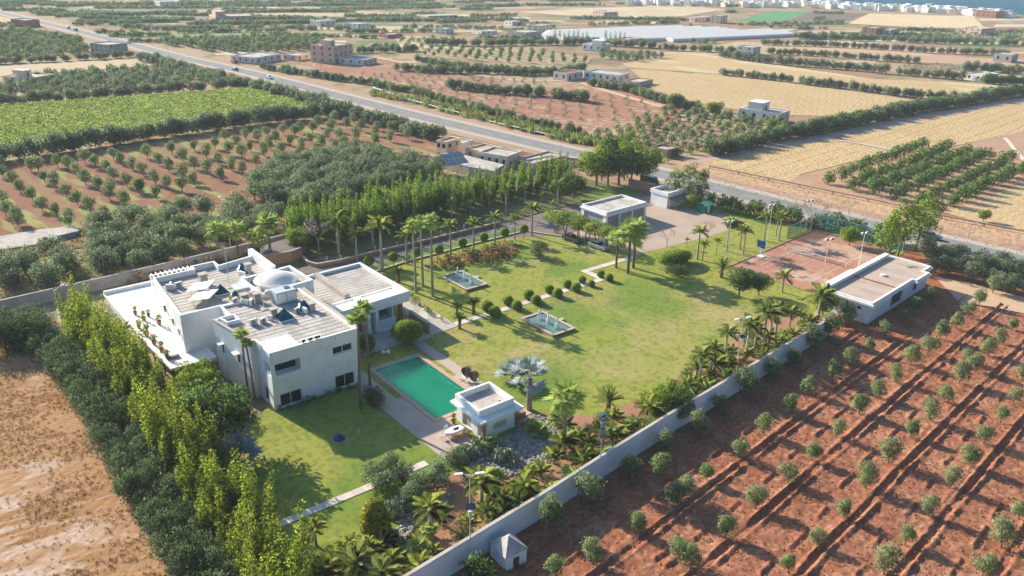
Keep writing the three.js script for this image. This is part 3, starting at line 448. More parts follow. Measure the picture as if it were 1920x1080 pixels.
// columnar leafy tree: several upright plumes
proto('column', () => [0, 1, 2, 3].map(() => {
  const puffs = [], k = 7, gs = [];
  for (let j = 0; j < k; j++) { const a = j / k * 6.283 + rr(-0.3, 0.3), d = j ? rr(0.5, 1.3) : 0, H = j ? rr(4.0, 8.4) : 9.2, lx = Math.cos(a) * 0.08, lz = Math.sin(a) * 0.08; for (let y = 1.0; y < H; y += 0.62) { const s = 0.47 * Math.sin(Math.PI * (0.22 + 0.74 * y / H)) + 0.12; puffs.push([Math.cos(a) * d + lx * y + rr(-0.12, 0.12), y, Math.sin(a) * d + lz * y + rr(-0.12, 0.12), s, s * 1.05, s]); } gs.push(rod(V3(Math.cos(a) * d * 0.5, -0.15, Math.sin(a) * d * 0.5), V3(Math.cos(a) * d + lx * H, H * 0.85, Math.sin(a) * d + lz * H), 0.08, 0.02, 5)); }
  return { crown: crownGeo(puffs, 7600, 0.19, { up: 0.35, aspect: 0.55, tint: 0.28, flat: 0.5 }), crownMat: LM.column, trunk: join(gs) };
}));
proto('beltcol', () => [0, 1, 2].map(() => {
  const puffs = [], gs = [rod(V3(0, -0.15, 0), V3(0, 8.6, 0), 0.13, 0.03, 6)];
  for (let y = 1.2; y < 9.6; y += 0.5) { const r = 1.15 * Math.pow(1 - (y - 0.8) / 9.6, 0.75) + 0.12; for (let k = 0; k < (y < 5 ? 3 : 1); k++) { const a = rr(0, 6.28), d = r * 0.55 * (y < 5 ? 1 : 0.25); puffs.push([Math.cos(a) * d, y, Math.sin(a) * d, r * 0.62, 0.55, r * 0.62]); } }
  for (let j = 0; j < 4; j++) { const a = j * 1.57 + rr(-0.4, 0.4), H = rr(5, 7.6); for (let y = 2; y < H; y += 0.55) puffs.push([Math.cos(a) * (0.7 + y * 0.07), y, Math.sin(a) * (0.7 + y * 0.07), 0.34, 0.42, 0.34]); }
  return { crown: crownGeo(puffs, 3600, 0.30, { up: 0.4, aspect: 0.5, tint: 0.3, flat: 0.55 }), crownMat: LM.belt, trunk: join(gs) };
}));
proto('darkbush', () => [0, 1, 2].map((i) => ({ crown: crownGeo([...roundPuffs(1.5, 1.5, 1.9, 14 + i, 0.8), [0, 1.6, 0, 1.35, 1.5, 1.35]], 2000, 0.28, { up: 0.3, aspect: 0.3, tint: 0.28 }), crownMat: LM.bush, crownName: 'foliage', trunk: trunkGeo(1.0, 0.12, 0.09, 4, 0.8, 2) })));
proto('broad', () => [0, 1].map((i) => ({ crown: crownGeo([...roundPuffs(3.4, 2.4, 4.2, 30, 1.2), [0, 3.8, 0, 2.8, 2.0, 2.8]], 5200, 0.34, { up: 0.2, aspect: 0.6, tint: 0.25 }), crownMat: i ? LM.deep : LM.bright, trunk: trunkGeo(2.2, 0.25, 0.18, 5, 2, 4.2) })));
// loose, open-crowned tall tree
proto('airy', () => [0, 1, 2].map((i) => {
  const puffs = []; for (let j = 0; j < 26; j++) { const y = rr(2.6, 9.6), r = 2.0 * Math.sin(Math.PI * Math.min(1, (y - 1) / 9.4) ** 0.8) + 0.3, a = rr(0, 6.28), s = rr(0.45, 0.9); puffs.push([Math.cos(a) * r * rr(0.3, 1), y, Math.sin(a) * r * rr(0.3, 1), s, s, s]); }
  return { crown: crownGeo(puffs, 1900, 0.34, { up: 0, aspect: 0.6, tint: 0.3 }), crownMat: i === 1 ? LM.deep : LM.bright, trunk: join([rod(V3(0, -0.2, 0), V3(0.2, 5, 0.1), 0.2, 0.12, 7), rod(V3(0.2, 5, 0.1), V3(0, 9.2, 0.3), 0.12, 0.03, 6), ...[0, 1, 2, 3, 4, 5].map((k) => rod(V3(0.1, 2.4 + k, 0.1), V3(Math.cos(k * 2.1) * 1.6, 4.2 + k, Math.sin(k * 2.1) * 1.6), 0.06, 0.02, 5))]) };
}));
proto('bare', () => [0, 1, 2].map(() => {
  const gs = [rod(V3(0, -0.2, 0), V3(0, 1.6, 0), 0.12, 0.09, 6)], L = []; const grow = (o, d, len, r, dep) => { const e = o.clone().addScaledVector(d, len); gs.push(rod(o, e, r, r * 0.6, 4)); if (dep) for (let i = 0; i < 3; i++) grow(e, d.clone().addScaledVector(rdir(), 0.65).add(V3(0, 0.12, 0)).normalize(), len * rr(0.6, 0.85), r * 0.55, dep - 1); else L.push([e.x, e.y, e.z, 0.25, 0.25, 0.25]); };
  for (let i = 0; i < 4; i++) grow(V3(0, 1.5, 0), V3(Math.cos(i * 1.6), 1.3, Math.sin(i * 1.6)).normalize(), 1.1, 0.05, 3);
  return { trunk: join(gs), trunkMat: LM.twig, crown: crownGeo(L, 180, 0.16, { tint: 0.3 }), crownMat: LM.dry, crownName: 'leaves' };
}));
// clipped shapes: a dense skin of small leaves
proto('ball', () => [0, 1].map(() => ({ crown: cored([[0, 0.62, 0, 0.66, 0.6, 0.66]], 1000, 0.12, { shell: 0.93, flat: 0.8, aspect: 0.7, tint: 0.22 }), crownMat: LM.bright, crownName: 'foliage', trunk: join([cyl(0, 0, -0.05, 0.4, 0.06, 0.05, 6)]) })));
proto('lollipop', () => [0, 1].map(() => ({ crown: cored([[0, 2.05, 0, 0.85, 0.85, 0.85]], 1000, 0.18, { shell: 0.9, flat: 0.7, aspect: 0.7, tint: 0.22 }), crownMat: LM.bright, trunk: cyl(0, 0, -0.1, 1.5, 0.08, 0.06, 7) })));
proto('clipped', () => [{ crown: cored([[0, 1.9, 0, 2.5, 1.45, 2.5], [0, 2.3, 0, 2.2, 1.05, 2.2]], 4200, 0.22, { shell: 0.93, flat: 0.65, aspect: 0.7, tint: 0.25 }), crownMat: LM.bright, trunk: join([cyl(0, 0, -0.1, 1.3, 0.2, 0.15, 8), cyl(0.3, 0.2, -0.1, 1.2, 0.12, 0.1, 7)]) }]);
proto('cone', () => [{ crown: cored([[0, 1.6, 0, 1.35, 1.6, 1.35], [0, 2.7, 0, 1.0, 1.6, 1.0]], 3000, 0.20, { shell: 0.9, flat: 0.6, up: 0.7, aspect: 0.6, tint: 0.4 }), crownMat: LM.golden, trunk: cyl(0, 0, -0.1, 1, 0.12, 0.1, 7) }]);
proto('shrub', () => [0, 1, 2].map(() => ({ crown: crownGeo(roundPuffs(0.75, 0.55, 0.6, 7, 0.42), 260, 0.22, { up: 0.4, aspect: 0.5 }), crownMat: LM.deep, crownName: 'foliage', trunk: cyl(0, 0, -0.05, 0.4, 0.04, 0.03, 5) })));
proto('dryshrub', () => [0, 1].map(() => ({ crown: crownGeo(roundPuffs(0.9, 0.5, 0.6, 8, 0.42), 240, 0.22, { up: 0.5, aspect: 0.3 }), crownMat: LM.dry, crownName: 'foliage', trunk: cyl(0, 0, -0.05, 0.4, 0.04, 0.03, 5) })));
// flat-topped pine like shrubs by the forecourt
proto('umbrella', () => [0, 1].map(() => ({ crown: crownGeo([[0, 3.0, 0, 2.3, 1.0, 2.1], [1, 3.2, 0.4, 1.4, 0.9, 1.4], [-1, 2.9, -0.5, 1.5, 0.9, 1.4]], 1500, 0.30, { shell: 0.8, flat: 0.55, up: 0.5, aspect: 0.45 }), crownMat: LM.bright, trunk: join([rod(V3(0, -0.1, 0), V3(0.5, 2.6, 0.2), 0.13, 0.08, 6), rod(V3(-0.2, -0.1, 0.2), V3(-0.9, 2.6, -0.3), 0.11, 0.07, 6)]) })));
// prickly pear: jointed pads
proto('cactus', () => [0, 1].map(() => {
  const gs = []; for (let i = 0; i < 70; i++) { const a = rr(0, 6.28), r = Math.sqrt(rnd()) * 1.25, y = 0.2 + (1.9 - r) * rnd(); const g = new THREE.SphereGeometry(1, 7, 5); g.scale(0.2, 0.3, 0.06); g.rotateY(rr(0, 3.14)); g.rotateX(rr(-0.5, 0.5)); g.translate(Math.cos(a) * r, y, Math.sin(a) * r); const c = new Float32Array(g.attributes.position.count * 3).fill(rr(0.75, 1.25)); g.setAttribute('color', new THREE.BufferAttribute(c, 3)); gs.push(g); }
  return { crown: join(gs), crownMat: LM.cactus, crownName: 'pads', trunk: trunkGeo(0.6, 0.16, 0.12, 4, 0.6, 1.2) };
}));
// ---- palms ----
function featherGeo(len, droop, nl, ll, wl, lift = 0.5, tint = 0.2) { // frond along +x, arching
  const L = new Leaves(), q = [], steps = nl; const pt = (t) => V3(len * (t - 0.18 * t * t * droop), len * (lift * t - droop * 0.75 * t * t), 0);
  for (let i = 0; i <= steps; i++) q.push(pt(i / steps));
  for (let i = 2; i < steps; i++) {
    const t = i / steps, o = q[i], tang = q[i].clone().sub(q[i - 1]).normalize(), l = ll * Math.sin(Math.PI * Math.min(1, 0.15 + 0.85 * t)) ** 0.6 + 0.08;
    for (const s of [-1, 1]) { const d = V3(tang.x * 0.55, tang.y * 0.55 - 0.35 * droop * (0.4 + t) + rr(-0.15, 0.2), s * 0.8).normalize(), c = 1 + tint * (rnd() - 0.5) * 2; L.leaf(o, d, tang, l, wl, V3(tang.y * -0.4, 0.85, s * 0.3).normalize(), [c, c, c * rr(0.8, 1.1)]); }
  }
  for (let i = 0; i < steps; i++) { const a = q[i], b = q[i + 1], w = 0.05 * (1 - i / steps) + 0.012; L.p.push(a.x, a.y, -w, b.x, b.y, -w * 0.8, b.x, b.y, w * 0.8, a.x, a.y, -w, b.x, b.y, w * 0.8, a.x, a.y, w); for (let k = 0; k < 6; k++) { L.n.push(0, 1, 0); L.c.push(1.2, 1.1, 0.8); } }
  return L.geo();
}
function fanGeo(stem, rad, seg, cup = 0.25, tint = 0.2) {
  const L = new Leaves(), a0 = -2.1, a1 = 2.1, o = V3(stem, stem * 0.25, 0);
  L.p.push(0, 0, -0.03, o.x, o.y, -0.03, o.x, o.y, 0.03, 0, 0, -0.03, o.x, o.y, 0.03, 0, 0, 0.03); for (let k = 0; k < 6; k++) { L.n.push(0, 1, 0); L.c.push(0.9, 0.95, 0.8); }
  for (let i = 0; i < seg; i++) { const a = a0 + (a1 - a0) * (i + 0.5) / seg, r = rad * (0.75 + 0.25 * Math.cos(a)) * rr(0.9, 1.08), d = V3(Math.cos(a), (i % 2 ? 0.02 : -0.06) + cup * rr(-0.6, 0.5), Math.sin(a)).normalize(), side = V3(-Math.sin(a), rr(-0.3, 0.3), Math.cos(a)), c = 1 + tint * (rnd() - 0.5) * 2; L.leaf(o, d, side, r, rad * 2.6 / seg * 1.5, V3(0, 0.92, 0).addScaledVector(d, 0.35).normalize(), [c, c, c]); }
  return L.geo();
}
function trunkPalm(h, r0, r1, lean, rings) {
  const pts = []; for (let i = 0; i <= rings; i++) { const t = i / rings, r = r0 + (r1 - r0) * t; pts.push(new THREE.Vector2(r * (i % 2 ? 0.93 : 1.05), -0.2 + (h + 0.2) * t)); }
  pts.push(new THREE.Vector2(0.001, h + 0.05)); const g = new THREE.LatheGeometry(pts, 8), p = g.attributes.position;
  for (let i = 0; i < p.count; i++) { const t = Math.max(0, p.getY(i) / h); p.setX(i, p.getX(i) + lean[0] * t * t); p.setZ(i, p.getZ(i) + lean[1] * t * t); } g.computeVertexNormals(); return g;
}
function frondPlaces(n, lo, hi, jitter = 0.25) { const out = []; for (let i = 0; i < n; i++) out.push([i * 2.39996 + rr(-jitter, jitter), lo + (hi - lo) * (i + 0.5) / n + rr(-0.1, 0.1), rr(0.85, 1.1)]); return out; }
function frondMatrix([yaw, pitch, s], x, y, z) { return new THREE.Matrix4().makeTranslation(x, y, z).multiply(new THREE.Matrix4().makeRotationY(yaw)).multiply(new THREE.Matrix4().makeRotationZ(pitch)).multiply(new THREE.Matrix4().makeScale(s, s, s)); }
// palm(): every frond a part of its own for the large ones, else one crown
const palmKinds = {};
function palmKind(key, { h, r0, r1, fronds, fr, m, lean = [0, 0], rings = 24, tm, lo, hi, shaft, skirt, parts }) {
  const trunk = h > 0.05 ? trunkPalm(h, r0, r1, lean, rings) : null, places = frondPlaces(fronds, lo, hi), ex = [];
  if (shaft) ex.push(['crownshaft', cyl(lean[0], lean[1], h - 0.1, h + shaft, r1 * 1.25, r1 * 0.6, 8), mat(0.20, 0.26, 0.08, 0.6)]);
  if (skirt) { const gs = []; for (let i = 0; i < 16; i++) { const g = fr(i).clone(); g.applyMatrix4(frondMatrix([i * 2.4, rr(-1.5, -1.15), 0.7], lean[0], h - 0.25 - (i % 3) * 0.22, lean[1])); gs.push(g); } ex.push(['dry_skirt', join(gs), LM.dry]); }
  const mats = places.map((p) => frondMatrix(p, lean[0], h + (shaft || 0) * 0.9, lean[1])), fg = [0, 1, 2].map(fr);
  const crown = parts ? null : join(mats.map((k, i) => fg[i % 3].clone().applyMatrix4(k)));
  palmKinds[key] = { trunk, ex, mats, fg, crown, m, tm };
}
function palm(key, name, label, pos, turn, scale, group) {
  const k = palmKinds[key], t = thing(name, label, 'palm tree', pos, turn, group); if (scale.isVector3) t.scale.copy(scale); else t.scale.setScalar(scale);
  if (k.trunk) part('trunk', k.trunk, k.tm, t); for (const e of k.ex) part(e[0], e[1], e[2], t);
  if (k.crown) part('crown', k.crown, k.m, t); else k.mats.forEach((mm, i) => { const f = part('frond', k.fg[i % 3], k.m, t); f.applyMatrix4(mm); });
  return t;
}
seed(2002);
const palmGrey = std({ map: colTex(128, (u, v) => mix3([0.42, 0.36, 0.30], [0.28, 0.23, 0.185], fbm(u * 4, v * 20, 3, 4, 97))), roughness: 0.95 }), palmBrown = std({ map: colTex(128, (u, v) => mix3([0.27, 0.18, 0.13], [0.15, 0.10, 0.075], fbm(u * 8, v * 24, 3, 8, 98))), roughness: 0.95 });
palmKind('queen', { h: 5.4, r0: 0.24, r1: 0.15, fronds: 15, lo: -0.15, hi: 1.1, fr: () => featherGeo(2.7, 0.85, 24, 0.75, 0.16), m: LM.palmYellow, tm: palmGrey, shaft: 0.7 });
palmKind('queenGreen', { h: 5.4, r0: 0.26, r1: 0.17, fronds: 15, lo: -0.3, hi: 1.1, fr: () => featherGeo(2.7, 0.9, 24, 0.8, 0.17), m: LM.palm, tm: palmGrey, shaft: 0.6 });
palmKind('queenParts', { h: 2.6, r0: 0.22, r1: 0.16, fronds: 14, lo: -0.25, hi: 1.1, fr: () => featherGeo(2.5, 0.85, 24, 0.75, 0.16), m: LM.palmYellow, tm: palmGrey, parts: true, shaft: 0.35 });
palmKind('tall', { h: 13.2, r0: 0.27, r1: 0.14, fronds: 24, lo: -0.9, hi: 1.2, fr: () => fanGeo(0.9, 0.95, 14), m: LM.palm, tm: palmGrey, rings: 40, lean: [0.25, -0.1] });
palmKind('slim', { h: 10.4, r0: 0.19, r1: 0.12, fronds: 18, lo: -0.3, hi: 1.25, fr: () => fanGeo(0.65, 0.85, 12), m: LM.palm, tm: palmBrown, rings: 36, lean: [-0.3, 0.1] });
palmKind('fan', { h: 6.4, r0: 0.2, r1: 0.14, fronds: 24, lo: -0.9, hi: 1.2, fr: () => fanGeo(1.1, 1.15, 16), m: LM.palm, tm: palmBrown, parts: true, rings: 26 });
palmKind('fanShort', { h: 4.6, r0: 0.2, r1: 0.14, fronds: 24, lo: -0.8, hi: 1.2, fr: () => fanGeo(0.95, 1.05, 14), m: LM.palm, tm: palmBrown, rings: 22 });
palmKind('silver', { h: 3.9, r0: 0.36, r1: 0.28, fronds: 15, lo: -0.5, hi: 1.2, fr: () => fanGeo(1.4, 1.25, 18, 0.3, 0.18), m: LM.silver, tm: palmGrey, parts: true, rings: 18 });
palmKind('silverLow', { h: 0.7, r0: 0.32, r1: 0.26, fronds: 15, lo: -0.1, hi: 1.2, fr: () => fanGeo(1.0, 1.15, 18, 0.2, 0.14), m: LM.silver, tm: palmBrown, parts: true, rings: 6 });
palmKind('cycad', { h: 1.5, r0: 0.22, r1: 0.2, fronds: 24, lo: -0.1, hi: 1.0, fr: () => featherGeo(1.25, 0.6, 18, 0.26, 0.07), m: LM.deep, tm: palmBrown, rings: 10, parts: true });
palmKind('date', { h: 1.6, r0: 0.38, r1: 0.34, fronds: 30, lo: 0.0, hi: 1.3, fr: () => featherGeo(2.8, 0.6, 26, 0.5, 0.09), m: LM.palm, tm: palmBrown, rings: 10, parts: true });
palmKind('areca', { h: 0.5, r0: 0.2, r1: 0.16, fronds: 18, lo: 0.2, hi: 1.35, fr: () => featherGeo(1.9, 0.8, 18, 0.5, 0.13), m: LM.palmYellow, tm: palmGrey, rings: 4 });
palmKind('lowfan', { h: 0.5, r0: 0.2, r1: 0.18, fronds: 16, lo: 0.0, hi: 1.3, fr: () => fanGeo(0.75, 0.8, 12), m: LM.palm, tm: palmBrown, rings: 4 });
palmKind('greenareca', { h: 1.2, r0: 0.2, r1: 0.16, fronds: 16, lo: 0.0, hi: 1.25, fr: () => featherGeo(2.0, 0.8, 18, 0.55, 0.13), m: LM.palm, tm: palmGrey, rings: 6 });
// stuff made of many copies of a small clump along a line or over a patch
const tuftGeos = {}; function clumpGeo(key, f) { return tuftGeos[key] || (tuftGeos[key] = f()); }
seed(3003);
clumpGeo('tree', () => crownGeo([...roundPuffs(1.3, 1.25, 1.7, 10, 0.72), [0, 1.5, 0, 1.1, 1.3, 1.1]], 480, 0.46, { aspect: 0.45, tint: 0.3 }));
clumpGeo('far', () => crownGeo(roundPuffs(1.3, 0.9, 1.25, 7, 0.75), 90, 0.85, { aspect: 0.6, tint: 0.3 }));
clumpGeo('bushy', () => crownGeo(roundPuffs(0.8, 0.6, 0.65, 6, 0.45), 110, 0.36, { aspect: 0.45, tint: 0.3 }));
clumpGeo('vine', () => crownGeo([[0, 1.3, 0, 1.1, 0.12, 1.1], [0, 1.33, 0, 0.7, 0.1, 0.7]], 110, 0.34, { aspect: 0.8, tint: 0.3, up: 0.15, shell: 0.1, flat: 0.2 }));
clumpGeo('reed', () => { const L = new Leaves(); for (let i = 0; i < 26; i++) { const a = rr(0, 6.28), r = Math.sqrt(rnd()) * 0.7, d = V3(rr(-0.3, 0.3), 1, rr(-0.3, 0.3)).normalize(), c = rr(0.75, 1.25); L.leaf(V3(Math.cos(a) * r, 0, Math.sin(a) * r), d, V3(Math.cos(a), 0, Math.sin(a)), rr(0.8, 1.7), 0.18, V3(d.x, 0.7, d.z + 0.3).normalize(), [c, c, c * rr(0.7, 1.1)]); } return L.geo(); });
clumpGeo('weed', () => { const L = new Leaves(); for (let i = 0; i < 20; i++) { const a = rr(0, 6.28), r = Math.sqrt(rnd()) * 0.4, d = V3(rr(-0.8, 0.8), 0.8, rr(-0.8, 0.8)).normalize(), c = rr(0.7, 1.3); L.leaf(V3(Math.cos(a) * r, 0, Math.sin(a) * r), d, V3(-Math.sin(a), 0, Math.cos(a)), rr(0.25, 0.55), 0.09, V3(d.x * 0.5, 0.8, d.z * 0.5).normalize(), [c, c * rr(0.85, 1.1), c]); } return L.geo(); });
function scatter(name, label, category, geoKey, m, spots, kind = 'stuff') { // spots: [x, z, scale, yscale]
  const im = new THREE.InstancedMesh(tuftGeos[geoKey], m, spots.length), k = new THREE.Matrix4(), e = new THREE.Euler(), q = new THREE.Quaternion(), c = new THREE.Color();
  spots.forEach(([x, z, s, sy, y = 0], i) => { k.compose(V3(x, y, z), q.setFromEuler(e.set(0, rr(0, 6.28), 0)), V3(s, s * (sy || 1), s)); im.setMatrixAt(i, k); const t = rr(0.75, 1.25); im.setColorAt(i, c.setRGB(t * rr(0.92, 1.08), t, t * rr(0.9, 1.1))); });
  im.name = numbered(name); shade(im); scene.add(im); return tag(im, label, category, null, kind);
}
function rowSpots(px, w, step, s0, s1, out = []) { const pts = Array.isArray(px[0]) ? P(px) : px; along(pts, step, (p) => out.push([p.x + rr(-w, w) / 2, p.z + rr(-w, w) / 2, rr(s0, s1), rr(0.85, 1.15)])); return out; }
function fillSpots(px, gap, s0, s1, out = [], az = 137, jit = 0.12) { const pts = Array.isArray(px[0]) ? P(px) : px, s = Math.sin(az * DEG), c = Math.cos(az * DEG); let u0 = 1e9, u1 = -1e9, v0 = 1e9, v1 = -1e9; for (const p of pts) { const u = p.x * s - p.z * c, v = p.x * c + p.z * s; u0 = Math.min(u0, u); u1 = Math.max(u1, u); v0 = Math.min(v0, v); v1 = Math.max(v1, v); } for (let u = u0; u < u1; u += gap) for (let v = v0; v < v1; v += gap) { const a = u + gauss() * gap * jit, b = v + gauss() * gap * jit, x = a * s + b * c, z = -a * c + b * s; if (insidePoly(x, z, pts)) out.push([x, z, rr(s0, s1), rr(0.85, 1.15)]); } return out; }
// ---------- the villa ----------
const an = (l) => l.map(([a, n]) => [a, -n]);
const groupAt = (name, label, cat, pos, turn) => thing(name, label, cat, pos, turn);
// a window in a wall whose outside faces +z (front), -x (left), +x (right) of the building's own frame: opening cut + frame + panes
function windowIn(parent, cuts, face, at, u0, u1, y0, y1, { panes = 2, depth = 0.3, glass = M.glass, sill = true, frame = M.frame } = {}) {
  const B = (ua, ub, ya, yb, d0, d1) => face === 'front' ? box(ua, ub, ya, yb, at - d1, at - d0) : face === 'back' ? box(ua, ub, ya, yb, at + d0, at + d1) : face === 'left' ? box(at + d0, at + d1, ya, yb, ua, ub) : box(at - d1, at - d0, ya, yb, ua, ub);
  cuts.push(B(u0, u1, y0, y1, -0.2, depth));
  const w = part('window', join([B(u0, u1, y0, y0 + 0.07, depth - 0.12, depth - 0.03), B(u0, u1, y1 - 0.07, y1, depth - 0.12, depth - 0.03), B(u0, u0 + 0.07, y0 + 0.07, y1 - 0.07, depth - 0.12, depth - 0.03), B(u1 - 0.07, u1, y0 + 0.07, y1 - 0.07, depth - 0.12, depth - 0.03), ...Array.from({ length: panes - 1 }, (_, i) => { const c = u0 + (u1 - u0) * (i + 1) / panes; return B(c - 0.04, c + 0.04, y0 + 0.07, y1 - 0.07, depth - 0.12, depth - 0.03); })]), frame, parent);
  for (let i = 0; i < panes; i++) part('pane', B(u0 + (u1 - u0) * i / panes + 0.05, u0 + (u1 - u0) * (i + 1) / panes - 0.05, y0 + 0.05, y1 - 0.05, depth - 0.06, depth - 0.035), glass, w);
  if (sill) part('sill', B(u0 - 0.12, u1 + 0.12, y0 - 0.1, y0 - 0.005, -0.1, 0.1), M.whitePaint, parent);
  return w;
}
const villa = groupAt('villa', 'large white flat roofed villa with a roof dome and several wings', 'house', O, HTURN);
M.plaster = std({ map: rep(tStucco, 7), color: lin(0.84, 0.83, 0.82), roughness: 0.9 }); M.seam = mat(0.46, 0.42, 0.375, 0.95);
const villaParts = { S: [], W: [], E: [] };
{
  seed(501);
  const S = an([[0, 0], [12.85, 0.1], [12.3, 18.5], [0.1, 18.5], [0.1, 14.5], [-2.35, 14.5], [-0.75, 4.9], [-0.02, 4.9]]);
  const W = an([[12.2, 18.45], [12.2, 36.2], [5.7, 34.9], [5.7, 37.2], [1.7, 37.1], [1.65, 35.6], [-4.7, 35.4], [-5.6, 18.6], [0.1, 18.6], [0.1, 18.45]]);
  const cutsS = [], cutsW = [];
  windowIn(villa, cutsS, 'front', 0, 8.9, 11.85, 5.6, 6.7); windowIn(villa, cutsS, 'front', 0, 8.95, 11.9, 0.2, 2.15, { sill: false }); windowIn(villa, cutsS, 'front', 0, 0.85, 3.9, 0.2, 2.1, { sill: false });
  cutsS.push(box(0.55, 4.15, 5.0, 6.75, -1.5, 0.3), box(-0.5, 0.6, 5.0, 6.75, -2.3, -0.35)); // corner balcony
  windowIn(villa, cutsS, 'left', -0.02, -3.4, -1.9, 0.3, 2.6, { panes: 1, sill: false });
  part('balcony_glazing', join([box(0.7, 4.0, 5.02, 6.7, -1.48, -1.44), box(0.56, 0.6, 5.02, 6.7, -2.2, -1.5)]), M.glass, villa);
  part('balcony_rail', join([rod(V3(0.3, 5.45, 0.02), V3(4.2, 5.45, 0.02), 0.025), rod(V3(0.05, 5.45, -0.4), V3(0.05, 5.45, -2.3), 0.025), rod(V3(2.2, 5.0, 0.0), V3(2.2, 5.45, 0.0), 0.02), rod(V3(3.4, 5.0, 0.0), V3(3.4, 5.45, 0.0), 0.02)]), M.steel, villa);
  part('wall', cut(prism(S, -1.2, 8.1), cutsS), M.white, villa);
  part('wall', cut(prism(W, -1, 7.6), cutsW), M.white, villa);
  // parapets and roof decks
  part('parapet', prism(S, 8.1, 8.62, [inset(S, 0.32)]), M.white, villa); part('roof', prism(inset(S, 0.325), 8.1, 8.3), M.roof, villa);
  part('parapet', prism(W, 7.6, 8.62, [inset(W, 0.34)]), M.white, villa); part('roof', prism(inset(W, 0.345), 7.6, 7.72), M.roof, villa);
  // pale coping ledge along the west edge of the south roof
  part('coping', prism(an([[-2.42, 14.56], [-2.0, 14.56], [-0.38, 4.85], [-0.8, 4.85]]), 8.625, 8.70), M.pave, villa);
  part('coping', prism(an([[12.4, 17.8], [13.0, 17.8], [13.15, 0.4], [12.75, 0.4]]), 8.625, 8.70), M.pave, villa);
  // standing seams: thin battens across both decks
  for (let n = 1.4; n < 17.6; n += 1.12) part('roof_seam', box(n < 4.9 ? 4.6 : n > 14.2 ? 0.6 : -0.2 - (n - 4.9) * 0.17 + 0.2, 12.2, 8.3, 8.335, -n - 0.06, -n + 0.06), M.seam, villa);
  for (let n = 19.6; n < 35; n += 1.15) part('roof_seam', box(-5.0 + (n - 18.6) * 0.05, n > 26 ? 11.6 : 5.6, 7.72, 7.755, -n - 0.06, -n + 0.06), M.seam, villa);
  part('roof_patch', prism(an([[0.4, 0.45], [4.5, 0.45], [4.5, 4.4], [0.4, 4.4]]), 8.3, 8.40), M.white, villa);
  part('stair_well', prism(an([[-1.6, 14.15], [0.6, 14.1], [0.7, 11.8], [-1.2, 11.9]]), 8.3, 8.9, [an([[-1.3, 13.9], [0.4, 13.9], [0.45, 12.1], [-1.0, 12.1]])]), M.white, villa);
  part('stair_well_floor', prism(an([[-1.29, 13.89], [0.39, 13.89], [0.44, 12.11], [-0.99, 12.11]]), 8.305, 8.33), M.grey, villa);
  // small ledges over slits on the bright west walls
  for (const [n, y] of [[29, 6.4], [24.4, 6.0], [21.2, 5.6]]) { part('ledge', box(-5.95 + (29 - n) * -0.02, -5.0, y, y + 0.1, -n - 0.5, -n + 0.5), M.white, villa); part('slit_window', box(-5.18 - (29 - n) * 0.045, -5.0, y - 1.1, y - 0.1, -n - 0.25, -n + 0.25), M.glass, villa); }
  for (const [n, y] of [[12.6, 5.6], [8.4, 5.6]]) part('ledge', box(-2.75 + (12.6 - n) * 0.16, -1.2 + (12.6 - n) * 0.16, y, y + 0.1, -n - 0.6, -n + 0.6), M.white, villa);
  for (const [n, y] of [[12.6, 3.1], [8.4, 3.1]]) part('slit_window', box(-2.07 + (12.6 - n) * 0.166, -1.6 + (12.6 - n) * 0.166, y + 1.1, y + 2.3, -n - 0.3, -n + 0.3), M.glass, villa);
  // chimney fin at the back and pergola beams
  part('fin_wall', box(11.7, 12.5, 7.6, 9.3, -37.6, -27.5), M.white, villa);
  for (let i = 0; i < 9; i++) part('pergola_beam', box(-4.3 + i * 0.72, -4.14 + i * 0.72, 8.2, 8.36, -38.2, -35.55), M.whitePaint, villa);
  part('pergola_beam', box(-4.6, 1.7, 8.02, 8.19, -38.0, -37.85), M.whitePaint, villa);
  for (const x of [-4.5, 1.4]) part('pergola_post', box(x, x + 0.2, 0, 8.02, -38.02, -37.83), M.whitePaint, villa);
  // light well box east of the fin
  part('light_well', prism(an([[12.6, 33], [15.8, 33], [15.8, 29], [12.6, 29]]), 0, 6.4, [an([[12.9, 32.7], [15.5, 32.7], [15.5, 29.3], [12.9, 29.3]])]), M.white, villa);
  // dome hall
  const D = an([[6.2, 18.3], [15.2, 19.2], [14.8, 27.2], [6.0, 26.4]]);
  part('dome_hall', prism(D, 0.01, 7.9), M.white, villa); part('dome_parapet', prism(D, 7.9, 8.95, [inset(D, 0.5)]), M.white, villa); part('roof', prism(inset(D, 0.505), 7.9, 7.98), M.roof, villa);
  const pr = [[0.001, 1.3], [0.7, 1.27], [1.4, 1.12], [2.0, 0.86], [2.5, 0.58], [2.9, 0.37], [3.25, 0.24], [3.42, 0.2], [3.46, 0.1], [3.4, 0.02], [2.7, 0]].map(([x, y]) => new THREE.Vector2(x, y)).reverse();
  const dg = new THREE.LatheGeometry(pr, 48); dg.computeVertexNormals(); dg.translate(10.6, 8.75, -22.9); const dome = part('dome', uvBox(dg), M.plaster, villa);
  part('drum', cyl(10.6, -22.9, 7.9, 8.76, 2.75, 2.75, 36), M.white, dome);
